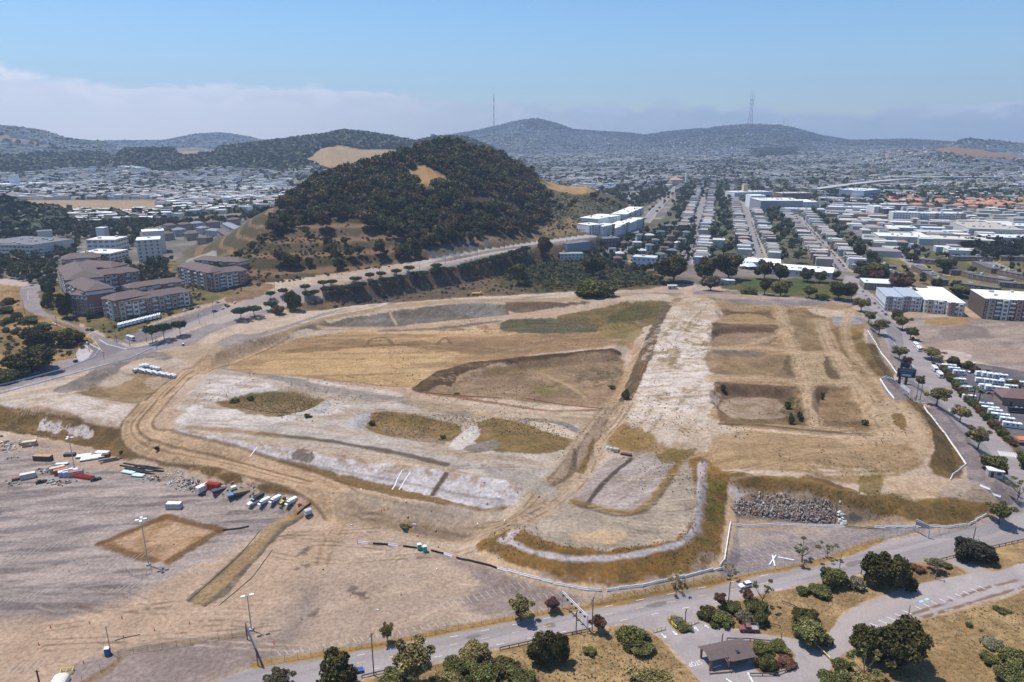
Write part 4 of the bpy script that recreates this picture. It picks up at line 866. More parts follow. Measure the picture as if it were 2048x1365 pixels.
# ---------------------------------------------------------------- trees and shrubs one can point to
DK, DG, OL, GG, RD, GY = (.086,.075,.025), (.125,.120,.037), (.215,.172,.066), (.142,.136,.046), (.165,.082,.048), (.190,.165,.098)
UM = (.062,.078,.030)
for kind, box, c, cat, lab in [
 ('cypress',(628,1302,714,1392),DK,'tree','tall black-green cypress at the roadside, cut by the lower edge'),
 ('eucalypt',(788,1272,884,1380),OL,'tree','big olive gum tree overhanging the road beside the black cypress'),
 ('bush',(917,1277,982,1324),OL,'shrub','rounded olive bush by the road, right of the big olive gum'),
 ('cypress',(1052,1258,1110,1327),DK,'tree','dark dense cypress on dry grass south of the road gantry'),
 ('cypress',(1092,1262,1137,1326),DK,'tree','dark cypress joined to the right side of a larger one on dry grass'),
 ('bush',(1227,1244,1298,1296),DG,'shrub','large dense green bush just left of the park entrance drive'),
 ('bush',(1252,1276,1308,1306),GG,'shrub','lighter green low bush at the foot of the large dense bush by the entrance'),
 ('plum',(1175,1222,1214,1264),RD,'tree','dark red leaved tree beside the right post of the road gantry'),
 ('eucalypt',(1015,1188,1070,1242),OL,'tree','gum tree on the verge at the far left end of the road gantry span'),
 ('plum',(1087,1192,1124,1222),(.11,.055,.045),'tree','small rusty red tree at the fence left of the road gantry'),
 ('eucalypt',(760,1243,792,1288),OL,'tree','small gum tree alone at the roadside fence, with a round shadow'),
 ('eucalypt',(528,1335,594,1385),(.10,.085,.045),'tree','yellowish gum tree top at the bottom edge left of the black cypress'),
 ('sparse',(1330,1138,1372,1177),OL,'tree','thin leafless looking gum against the white barrier below the mound'),
 ('sparse',(1442,1122,1478,1154),OL,'tree','small thin gum at the bend of the white barrier'),
 ('sparse',(1575,1070,1632,1124),GY,'tree','spreading thin gum with bare forked trunk beside the small lot'),
 ('sparse',(1637,1075,1672,1118),GY,'tree','slim bare gum right of the spreading thin gum'),
 ('bush',(1393,1205,1440,1240),DK,'shrub','dark bush at the left tip of the planting above the entrance'),
 ('bush',(1415,1215,1468,1253),DG,'shrub','broad dark green bush above the yellow entrance rail'),
 ('plum',(1425,1182,1452,1215),RD,'tree','dark reddish tree rising behind the entrance planting'),
 ('plum',(1478,1170,1508,1206),RD,'tree','reddish brown tree beside the white car on the road'),
 ('sparse',(1502,1150,1545,1212),OL,'tree','open olive gum just right of the white car'),
 ('bush',(1482,1188,1532,1226),DG,'shrub','bright dark green bush under the open olive gum'),
 ('bush',(1468,1214,1506,1246),GY,'shrub','grey leaved shrub in the middle of the entrance planting'),
 ('bush',(1503,1216,1536,1252),GG,'shrub','grey green shrub behind the old red pickup'),
 ('bush',(1440,1195,1480,1226),GG,'shrub','pale green shrub between the two reddish trees'),
 ('cypress',(1640,1132,1690,1178),DG,'tree','round dark tree left of the big cypress cluster by the road'),
 ('bush',(1590,1168,1620,1190),DG,'shrub','low dark shrub at the left end of the roadside scrub'),
 ('bush',(1618,1162,1668,1194),GG,'shrub','green scrub in front of the round dark tree'),
 ('bush',(1692,1148,1732,1180),GY,'shrub','grey scrub between the round dark tree and the cypress cluster'),
 ('cypress',(1722,1108,1788,1178),DK,'tree','left half of the wide dark cypress cluster by the road'),
 ('cypress',(1766,1106,1828,1180),DK,'tree','right half of the wide dark cypress cluster by the road'),
 ('bush',(1822,1126,1852,1146),RD,'shrub','brownish low shrub right of the wide cypress cluster'),
 ('eucalypt',(1848,1108,1886,1142),GY,'tree','grey olive tree beyond the brownish shrub'),
 ('bush',(1880,1122,1902,1136),DG,'shrub','small dark shrub right of the grey olive tree'),
 ('cypress',(1910,1074,1980,1126),(.045,.042,.026),'tree','broad dark tree on the far road edge near the right side'),
 ('cypress',(1580,1212,1634,1250),DK,'tree','dark tree behind the olive dome beside the drive'),
 ('cypress',(1583,1232,1661,1294),GG,'tree','olive dome shaped tree casting shade on the drive'),
 ('cypress',(1700,1244,1766,1320),DK,'tree','left lobe of the huge black cypress group on dry grass'),
 ('cypress',(1738,1236,1842,1340),DK,'tree','main mass of the huge black cypress group on dry grass'),
 ('cypress',(1790,1240,1840,1296),DK,'tree','right upper lobe of the huge black cypress group'),
 ('sparse',(1688,1284,1762,1358),GG,'tree','grey green open tree in front of the huge black cypress group'),
 ('bush',(1660,1310,1702,1346),DG,'shrub','green bush at the end of the entrance drive'),
 ('bush',(1636,1334,1700,1382),GG,'shrub','grey green bush at the bottom edge right of the drive'),
 ('bush',(1690,1340,1760,1386),OL,'shrub','olive scrub at the bottom edge under the open tree'),
 ('bush',(1500,1278,1546,1308),DG,'shrub','dark bush behind the ranger kiosk'),
 ('bush',(1540,1280,1580,1306),GG,'shrub','green bush on the island right of the kiosk'),
 ('bush',(1514,1302,1556,1342),DG,'shrub','bright dark bush at the right wall of the kiosk'),
 ('bush',(1552,1308,1594,1336),RD,'shrub','brownish bush at the tip of the kiosk island'),
 ('bush',(886,1312,946,1352),DG,'shrub','dark green thicket below the olive roadside bush'),
 ('bush',(928,1322,1000,1378),DG,'shrub','large green thicket at the lower edge left of the dry meadow'),
 ('bush',(976,1312,1044,1352),DK,'shrub','dark spreading thicket left of the dark cypresses'),
 ('bush',(1010,1330,1070,1376),GG,'shrub','green thicket at the bottom edge of the dry meadow'),
 ('bush',(754,1336,832,1384),DG,'shrub','dark thicket at the foot of the big olive gum'),
 ('bush',(860,1342,930,1386),OL,'shrub','olive thicket at the bottom edge between gum and meadow'),
 ('bush',(1256,1334,1342,1384),OL,'shrub','spiky olive bush at the bottom edge below the meadow'),
 ('bush',(1165,1290,1196,1312),GG,'shrub','faint grey green low bush in the middle of the dry meadow'),
 ('bush',(1338,1229,1370,1252),GY,'shrub','grey shrub on the small traffic island'),
 ('bush',(1356,1246,1384,1264),GG,'shrub','low green shrub at the tip of the small traffic island'),
 ('bush',(1992,1288,2052,1332),DG,'shrub','dark shrub patch on dry grass at the right edge'),
 ('bush',(1960,1270,2006,1298),GY,'shrub','greyish shrub patch on dry grass near the right edge'),
 ('bush',(1985,1318,2060,1372),GG,'shrub','green shrub mass in the lower right corner'),
 ('bush',(1958,1300,2000,1330),DG,'shrub','dark shrub left of the patch at the right edge'),
 ('cypress',(48,652,108,694),DK,'tree','flat dark cypress left of the road junction'),
 ('cypress',(104,654,166,690),DK,'tree','wide dark cypress nearest the road junction'),
 ('bush',(72,640,104,660),GY,'shrub','grey tree top behind the flat dark cypress'),
 ('cypress',(14,692,112,748),DK,'tree','biggest dark cypress clump above the curving road on the left'),
 ('bush',(-10,732,52,764),DG,'shrub','green thicket at the left edge above the road'),
 ('bush',(0,714,16,732),DG,'shrub','small dark bush at the left edge'),
 ('bush',(5,592,30,608),DG,'shrub','round bush beside the sandy path on the left'),
 ('bush',(0,610,30,626),DG,'shrub','low bush under the round bush on the left'),
 ('bush',(22,620,46,640),DG,'shrub','bush left of the lower bend of the road'),
 ('bush',(2,632,28,646),GG,'shrub','pale bush below the parked cars at the left edge'),
 ('bush',(38,630,80,646),DG,'shrub','long low bush along the bend of the left road'),
 ('bush',(4,652,20,664),GG,'shrub','little round shrub on the straw slope'),
 ('bush',(22,656,38,668),DG,'shrub','second little shrub on the straw slope'),
 ('cypress',(84,582,106,614),DG,'tree','dark round tree beside the straight left road'),
 ('cypress',(86,560,112,592),DG,'tree','dark tree left of the brick apartments'),
 ('cypress',(118,584,148,636),DK,'tree','tall dark tree against the brick apartments'),
 ('bush',(170,620,190,636),DG,'shrub','bush below the front apartment block'),
 ('cypress',(1071,470,1109,516),DK,'tree','tall lone dark gum beside the double road'),
 ('cypress',(1166,510,1212,556),DK,'tree','dark gum on the bank right of the grey house'),
 ('cypress',(1018,522,1056,570),DG,'tree','dark tree on the bank under the double road'),
 ('bush',(1142,552,1228,594),DG,'shrub','broad green thicket on the bank above the haul road'),
 ('cypress',(572,580,606,622),DG,'tree','dark gum standing between the double road and the site'),
 ('bush',(542,606,568,628),OL,'shrub','olive bush left of the dark gum by the site'),
 ('cypress',(1310,504,1384,566),DK,'tree','great dark gum left of the foot of the long straight street'),
 ('cypress',(1386,510,1440,566),DK,'tree','dark gum at the right side of the long street foot'),
 ('cypress',(1430,502,1486,560),DK,'tree','tall dark gum in the park left of the tents'),
 ('cypress',(1400,546,1442,584),GY,'tree','silvery tree by the playground'),
 ('bush',(1478,570,1516,590),GG,'tree','bright round tree in front of the playground'),
 ('cypress',(1508,518,1546,560),DK,'tree','dark park tree right of the tents'),
 ('cypress',(1514,552,1544,590),DK,'tree','narrow dark tree at the lawn corner'),
 ('cypress',(1540,524,1578,566),DK,'tree','tall park gum in front of the white school roof'),
 ('cypress',(1560,562,1580,592),DG,'tree','small dark tree between the two lawns'),
 ('cypress',(1540,560,1580,594),DG,'tree','round dark tree on the left lawn edge'),
 ('cypress',(1598,534,1628,564),DK,'tree','dark tree below the middle of the white school roof'),
 ('cypress',(1624,540,1652,566),DG,'tree','dark tree below the right end of the school roof'),
 ('cypress',(1600,568,1636,596),DG,'tree','dark tree at the right lawn'),
 ('bush',(1630,584,1662,600),(.09,.095,.03),'tree','bright yellow green tree at the park edge'),
 ('cypress',(1652,558,1702,600),DK,'tree','big dark tree at the corner of park and right street'),
 ('cypress',(1690,562,1716,600),OL,'tree','olive gum at the street corner of the park'),
 ('cypress',(1664,540,1682,560),DG,'tree','small tree beside the right street above the park'),
 ('eucalypt',(1704,592,1740,624),OL,'tree','brown gum at the top left of the wide right street'),
 ('eucalypt',(1722,618,1752,646),OL,'tree','second brown gum down the left side of the wide street'),
 ('eucalypt',(1738,632,1776,670),OL,'tree','bushy brown gum halfway down the left side of the wide street'),
 ('eucalypt',(1782,688,1814,720),OL,'tree','brown gum above the scoreboard sign'),
 ('eucalypt',(1800,710,1826,738),(.09,.055,.04),'tree','reddish gum right behind the scoreboard sign'),
 ('cypress',(1779,618,1804,640),DG,'tree','green street tree by the white townhouses'),
 ('eucalypt',(1788,628,1820,660),OL,'tree','olive street tree at the corner of the bare field'),
 ('eucalypt',(1806,650,1834,680),DG,'tree','dark street tree beside the parked cars'),
 ('eucalypt',(1840,692,1888,720),OL,'tree','wide brown gum beside the parked motorhomes'),
 ('cypress',(1894,710,1922,734),DK,'tree','round dark tree at the corner of the motorhome park'),
 ('eucalypt',(1824,746,1848,776),OL,'tree','small gum right of the scoreboard sign'),
 ('eucalypt',(1848,766,1898,812),OL,'tree','large brown gum in the middle of the wide street edge'),
 ('eucalypt',(1900,806,1938,844),OL,'tree','grey brown gum beside the grey strip lot'),
 ('eucalypt',(1930,846,1980,900),OL,'tree','large gum next to the strip lot end'),
 ('cypress',(1961,906,2018,948),GG,'tree','round green tree above the little white shed'),
 ('sparse',(2006,946,2062,1000),GG,'tree','open green tree at the right edge above the road bend'),
 ('eucalypt',(1970,998,2026,1048),DG,'tree','dark spreading tree at the right end of the grass bank'),
 ('cypress',(2032,902,2070,938),GG,'tree','green tree cut by the right picture edge'),
 ('cypress',(1806,574,1832,604),DG,'tree','dark trees beside the white townhouse row'),
 ('cypress',(1830,572,1852,592),DG,'tree','dark tree behind the white corner building'),
 ('cypress',(1780,550,1822,584),RD,'tree','purplish dark tree at the dead end road'),
 ('cypress',(1710,520,1776,556),DK,'tree','big dark tree cluster at the edge of the house rows'),
 ('cypress',(1736,538,1768,566),RD,'tree','brownish tree below the dark cluster of the house rows'),
 ('cypress',(1705,486,1728,522),DK,'tree','tall narrow dark tree among the house rows'),
 ('cypress',(1868,514,1906,546),DK,'tree','dark tree between the barrack rows'),
 ('cypress',(1862,554,1886,580),DK,'tree','dark tree at the head of the dead end road'),
 ('cypress',(1934,532,1952,548),DK,'tree','small dark tree between barracks on the slope'),
 ('cypress',(1896,568,1944,594),DG,'tree','green tree clump behind the brown and cream flats'),
 ('cypress',(1810,504,1832,524),DK,'tree','dark tree above the upper barracks'),
 ('cypress',(1806,546,1828,562),DK,'tree','small round tree beside the dead end road'),
]:
    if kind == 'cypress' and box[3] < 612 and box[0] > 1000: kind = 'gum'; c = tuple(v * 1.1 for v in c)
    plant(kind, box, lab, c, cat=cat)
# gnarled scrub bushes inside the site
for i, (x0, y0, x1, y1) in enumerate([(460,796,482,806),(492,790,510,802),(608,826,624,836),(736,840,752,852),(880,868,894,878),(908,784,920,790),(1216,768,1234,778),(1242,772,1262,800),(1438,766,1452,782),(1568,800,1586,818),(1574,820,1588,848),(1594,820,1606,842),(1720,836,1736,850),(1640,780,1650,800),(800,1048,826,1054),(1262,1270,1284,1276),(236,900,248,908),(310,890,320,902),(1930,1244,1946,1256),(1956,1258,1966,1264),(1988,1212,2020,1226)]):
    plant('scrub', (x0, y0, x1, y1), ['dark little bush growing in the hollow of the site','small dark bush on bare ground'][i > 13], DG, 'shrub', 'shrub', 'little bushes dotted about the site', False, parts=False)
# umbrella pines along the double road
PINES = [(542,600),(567,594),(611,586),(647,578),(664,576),(712,570),(740,563),(763,560),(793,555),(819,549),(873,544),(618,600),(630,597),(652,591),(666,590),(685,588),(700,586),(714,585),(725,582),(754,577),(769,572),(786,571),(806,567),(835,560),(848,559),(870,553),(885,551),(903,552),(925,546),(936,543),(948,540),(962,536),(975,533),(988,529),(1000,526),(1012,523),(1026,518),(1040,514),(1052,510)]
for i, (x, y) in enumerate(PINES):
    w = 20 + (i * 7) % 6
    plant('umbrella', (x - w / 2, y - 18, x + w / 2, y), 'flat topped dark green umbrella pine in the rows along the double road', UM, 'umbrella_pine', 'pine tree', 'umbrella pines along the double road')
for box, lab in [((290,650,322,686),'umbrella pine at the left end of the three by the fenced lot'),((312,645,346,680),'middle one of the three umbrella pines by the fenced lot'),((345,640,376,672),'umbrella pine at the right end of the three by the fenced lot'),((464,614,500,640),'umbrella pine left of two beside the road above the site'),((494,610,526,634),'umbrella pine right of two beside the road above the site'),((528,602,556,622),'umbrella pine at the start of the double road')]:
    plant('umbrella', box, lab, UM, 'umbrella_pine', 'pine tree', 'umbrella pines by the lot')
# the woods on the hill: the nearest three hundred one by one, the rest as one mass
def rand_world(nr_, r0, r1, a0, a1, g):
    return np.sqrt(r0 * r0 + g.random(nr_) * (r1 * r1 - r0 * r0)), a0 + g.random(nr_) * (a1 - a0)
def inside(u, v, P): return poly_sd(np.asarray(u, float), np.asarray(v, float), np.array(P, float)) < 0
g9 = np.random.default_rng(9)
r_, a_ = rand_world(16000, 640, 1300, -.40, .16, g9)
x_, y_ = r_ * np.sin(a_), r_ * np.cos(a_); z_ = H(x_, y_); u_, v_ = px_of(x_, y_, z_)
WOOD_P = [(556,440),(560,418),(600,385),(640,362),(720,336),(790,316),(850,296),(900,292),(960,300),(1020,326),(1070,360),(1096,400),(1100,440),(1052,468),(980,478),(900,492),(850,500),(800,480),(740,470),(700,440),(640,440),(600,462),(560,476),(540,470)]
ok = inside(u_, v_, WOOD_P) & (h_hill(x_, y_, a_, r_)[1] > .2)
ok &= ~inside(u_, v_, [(804,352),(835,328),(874,340),(896,362),(858,380)])
ok &= (fbm(x_, y_, 45, 3, 71) > .34) | (v_ < 380)
ok &= g9.random(len(ok)) < np.where(v_ > 440, .55, 1)
ok &= ~(inside(u_, v_, [(800,378),(868,372),(874,398),(850,410),(808,402)]) & (g9.random(len(ok)) < .75)) & ~(inside(u_, v_, [(980,420),(1040,400),(1030,440),(985,455)]) & (g9.random(len(ok)) < .6))
pts_ = np.stack([x_, y_, z_], 1)[ok]
def thin(P, dmin):
    cell = {}; keep = []
    for i, p in enumerate(P):
        c = (int(p[0] // dmin), int(p[1] // dmin)); good = True
        for dx in (-1, 0, 1):
            for dy in (-1, 0, 1):
                for j in cell.get((c[0] + dx, c[1] + dy), ()):
                    if (P[j][0] - p[0]) ** 2 + (P[j][1] - p[1]) ** 2 < dmin * dmin: good = False
        if good: cell.setdefault(c, []).append(i); keep.append(i)
    return P[keep]
pts_ = thin(pts_, 5.0)
extra = [pt(x, y) for x, y in [(622,482),(612,470),(655,500),(664,512),(660,470),(648,462),(530,478),(545,480),(520,486),(690,492),(720,512),(700,516),(762,512),(772,514),(800,520),(815,522),(838,516),(830,512),(505,505),(480,520),(620,530),(618,536),(673,528),(678,540),(560,530),(576,540),(590,536),(1110,412),(1140,418),(1120,424),(1148,412),(1090,428),(1100,440),(1205,408),(1216,404),(1228,410),(1190,400),(1240,418)]]
pts_ = np.concatenate([pts_, np.array(extra)])
pts_ = pts_[np.argsort(np.hypot(pts_[:, 0], pts_[:, 1]))]
HCOL = [(.092,.088,.029),(.124,.114,.038),(.150,.110,.048),(.108,.115,.043),(.166,.118,.054)]
HLAB = ['dark green gum tree in the woods on the lower face of the hill', 'dark gum tree in the woods on the hill', 'brownish gum tree in the woods on the hill', 'grey green gum tree in the woods on the hill', 'russet gum tree in the woods on the hill']
for i, p in enumerate(pts_[:300]):
    k = int(g9.integers(5)); s = (.65 + 1.0 * g9.random() ** 1.5) * (1.25 if g9.random() < .12 else 1)
    o = link('woodland_tree', TP['hill'][i % 3][0], None, (p[0], p[1], p[2] - .6), g9.random() * 6.28)
    o.scale = (s, s, s * (.8 + .4 * g9.random())); o.color = (*HCOL[k], 1); tag(o, HLAB[k], 'tree', 'gum trees in the woods on the hill')
def mass(name, P, sizes, cols, label, kinds=('hill',), frac=1.0, seed=0, grow=1.0):
    """many plants as ONE mesh (a wood that reads as a mass)"""
    g = np.random.default_rng(seed); VS, TS = [], []
    base = []
    for k in kinds:
        for me, _, _, _ in TP[k]:
            nv = len(me.vertices); co = np.empty(nv * 3, np.float32); me.vertices.foreach_get('co', co); co = co.reshape(-1, 4, 3)
            tn = np.empty(len(me.polygons) * 4, np.float32); me.attributes['tone'].data.foreach_get('color', tn); base.append((co, tn.reshape(-1, 4)))
    for p, s in zip(P, sizes):
        co, tn = base[int(g.integers(len(base)))]; m = max(8, int(len(co) * frac)); o = int(g.integers(len(co) - m + 1)); co, tn = co[o:o + m], tn[o:o + m]
        cen = co.mean(1, keepdims=True); q = cen + (co - cen) * grow
        t = g.random() * 6.283; ca, sa = math.cos(t), math.sin(t)
        q = q * np.array([s, s, s * (.8 + .4 * g.random())]); q = np.stack([q[..., 0] * ca - q[..., 1] * sa, q[..., 0] * sa + q[..., 1] * ca, q[..., 2]], -1) + p
        VS.append(q.reshape(-1, 3)); c = tn.copy(); c[:, :3] *= np.array(cols[int(g.integers(len(cols)))]); TS.append(c)
    V, T = np.concatenate(VS), np.concatenate(TS)
    o = link(name, mesh_np(name, V, np.arange(len(V)).reshape(-1, 4), TONED, {'tone': ('FLOAT_COLOR', 'FACE', T)}, smooth=False))
    return tag(o, label, kind='stuff')
rest = pts_[300:]
mass('forest', rest - np.array([0, 0, .6]), .65 + 1.0 * g9.random(len(rest)) ** 1.5, HCOL, 'dense gum woods over the top of the hill', frac=.42, grow=1.5, seed=3)
# scrub of the banks and flanks
def scatter(nn, P, r0, r1, a0, a1, seed, dmin=None, keep=1.0):
    g = np.random.default_rng(seed); r, a = rand_world(nn, r0, r1, a0, a1, g); x, y = r * np.sin(a), r * np.cos(a)
    box = np.ones(nn, bool); z = H(x, y); u, v = px_of(x, y, z)
    for Q, s in P: box &= inside(u, v, Q) if s else ~inside(u, v, Q)
    box &= fbm(x, y, 30, 3, seed) > .5 - .28 * keep
    Q = np.stack([x, y, z], 1)[box]; return thin(Q, dmin) if dmin else Q
SH = [(.115,.115,.058),(.150,.132,.075),(.098,.108,.050),(.185,.158,.10)]
s1 = scatter(2600, [([(640,620),(700,598),(800,575),(920,556),(1010,532),(1056,520),(1180,512),(1290,545),(1345,570),(1230,574),(1140,582),(1000,590),(860,596)], 1)], 520, 900, -.3, .25, 41, 2.4, .6)
s2 = scatter(5200, [([(430,560),(470,500),(560,470),(700,450),(820,490),(900,500),(980,480),(1100,440),(1180,440),(1270,430),(1180,465),(1000,486),(860,512),(700,540),(560,560),(470,590)], 1)], 560, 1250, -.42, .18, 42, 3.0, .15)
s3 = scatter(2600, [([(1020,500),(1100,500),(1290,545),(1340,568),(1230,576),(1060,580),(1000,560)], 1)], 560, 900, -.05, .22, 43, 2.6, .9)
s4 = scatter(1500, [([(0,600),(40,560),(36,640),(190,690),(150,730),(0,765)], 1)], 380, 640, -.68, -.45, 44, 3, .1)
s5 = scatter(1600, [([(110,612),(180,640),(235,655),(300,650),(430,600),(520,560),(430,540),(330,540),(230,680),(160,668)], 1)], 450, 760, -.62, -.3, 45, 2.5, .5)
s6 = scatter(5200, [([(1060,392),(1130,386),(1230,404),(1290,432),(1180,462),(1090,462),(1100,430)], 1)], 800, 1300, 0, .22, 46, 3, .8)
s7 = scatter(3400, [([(440,560),(470,500),(540,480),(640,470),(720,500),(800,510),(820,530),(640,556),(560,566)], 1)], 560, 900, -.42, -.1, 47, 3, .3)
allp = np.concatenate([s1, s2, s3, s4, s5, s6, s7]); gq = np.random.default_rng(5)
mass('scrub', allp, .35 + .75 * gq.random(len(allp)), SH, 'low grey green scrub on the dry banks', ('scrub',), .32, 8, 1.35)
GCOL = [(.24,.18,.09),(.19,.155,.08),(.16,.145,.07),(.27,.20,.105)]
w1 = scatter(9500, [([(0,812),(130,834),(250,858),(330,902),(480,957),(610,990),(560,986),(480,968),(320,926),(150,888),(0,862)], 1)], 240, 420, -.72, -.2, 51, .6, .3)
w2 = scatter(17100, [([(945,1095),(1060,1010),(1080,1080),(1200,1098),(1310,1086),(1375,1060),(1385,990),(1440,945),(1700,985),(1940,975),(2004,1010),(1960,1036),(1860,1052),(1700,1020),(1455,985),(1432,1118),(1390,1145),(1210,1170),(1000,1120)], 1), ([(1000,1080),(1080,1106),(1230,1112),(1390,1070),(1400,930),(1412,930),(1408,1060),(1340,1104),(1230,1124),(1080,1120)], 0), ([(1765,965),(1850,957),(1925,975),(1930,988),(1880,998),(1800,992)], 0)], 190, 330, -.05, .62, 52, .6, .35)
w3 = scatter(13300, [([(1735,690),(1752,690),(1850,808),(1930,930),(1905,960),(1860,950),(1870,895),(1830,815)], 1)], 250, 480, .3, .62, 53, .6, .3)
w4 = scatter(13300, [([(436,805),(480,790),(640,796),(620,818),(560,834)], 1)], 300, 400, -.4, -.2, 54, .6, .6)
w5 = scatter(13300, [([(722,845),(750,826),(830,828),(1090,838),(1150,882),(980,900),(925,852),(900,884),(780,872)], 1), ([(895,895),(945,852),(1000,860),(960,905)], 0)], 270, 400, -.22, .12, 55, .6, .35)
w6 = scatter(17100, [([(1215,636),(1270,610),(1330,612),(1322,632),(1240,660),(1100,668),(1000,660),(1020,640),(1120,640)], 1)], 400, 620, -.05, .25, 56, .8, .5)
w7 = scatter(5700, [([(1575,795),(1600,795),(1612,848),(1580,848)], 1)], 270, 400, .3, .42, 57, .6, .4)
w8 = scatter(4180, [([(1050,1330),(1290,1270),(1424,1390),(1000,1420)], 1)], 130, 200, -.1, .3, 58, .8, -.2)
w9 = scatter(4940, [([(1680,1330),(1822,1250),(2048,1187),(2140,1160),(2140,1420),(1650,1400)], 1)], 130, 260, .3, .75, 59, .8, -.2)
w10 = scatter(26000, [([(350,850),(440,735),(640,640),(1000,605),(1340,595),(1690,612),(1840,815),(1850,930),(1700,965),(1440,935),(1380,1050),(1200,1092),(1050,1060),(950,1010),(800,925)], 1)], 230, 620, -.45, .55, 64, .8, -.25)
grs = np.concatenate([scatter(15000, [([(560,1410),(860,1334),(1024,1297),(1236,1256),(1298,1268),(1354,1317),(1424,1392),(1400,1420)], 1)], 130, 215, -.3, .35, 65, .35, 2), scatter(15000, [([(1650,1400),(1672,1330),(1745,1283),(1822,1252),(1902,1230),(2048,1191),(2140,1164),(2140,1420)], 1)], 130, 260, .3, .75, 66, .35, 2), scatter(15000, [([(1400,1238),(1424,1225),(1540,1192),(1700,1161),(1880,1127),(1934,1147),(1850,1160),(1760,1189),(1695,1214),(1652,1258),(1600,1273),(1480,1254)], 1)], 150, 260, .2, .7, 67, .35, 2)])
mass('dry_grass', grs, .06 + .10 * gq.random(len(grs)), [(.40,.31,.17),(.32,.25,.14),(.46,.37,.22),(.25,.21,.11)], 'tufts of straw coloured dry grass on the coast side', ('scrub',), .04, 13, 2.4)
allw = np.concatenate([w1, w2, w3, w4, w5, w6, w7, w8, w9, w10])
mass('weeds', allw, .07 + .16 * gq.random(len(allw)), GCOL + [(.11,.115,.05)], 'dry weeds and tussocks on the earth banks', ('scrub',), .06, 12, 2.0)
# strips of weeds along kerbs and fences
# ---------------------------------------------------------------- buildings
def tone_mat(c, **k):
    c = tuple(round(float(v), 3) for v in c); return flat('wall_%d_%d_%d' % tuple(int(v * 999) for v in c), c, **k)
BRICK, TANW, CREAM, WHT, GRW, BRN = (.27,.15,.115), (.38,.285,.205), (.58,.54,.46), (.74,.73,.70), (.36,.37,.38), (.20,.14,.10)
SHINGLE, TAR, WROOF, ORROOF = (.135,.098,.085), (.16,.155,.15), (.72,.70,.66), (.48,.22,.13)
WINM = {}
def win_mesh(w, h):
    k = (round(w, 1), round(h, 1))
    if k not in WINM:
        m = MB(); m.box((0, -.02, -h / 2 - .15), (w + .5, .12, h + .35)); m.use(1).box((0, -.07, -h / 2), (w, .1, h)); m.use(0).box((0, -.1, -h / 2), (.07, .12, h))
        WINM[k] = m.mesh('window', [tone_mat((.62,.61,.58)), GLASS])
    return WINM[k]
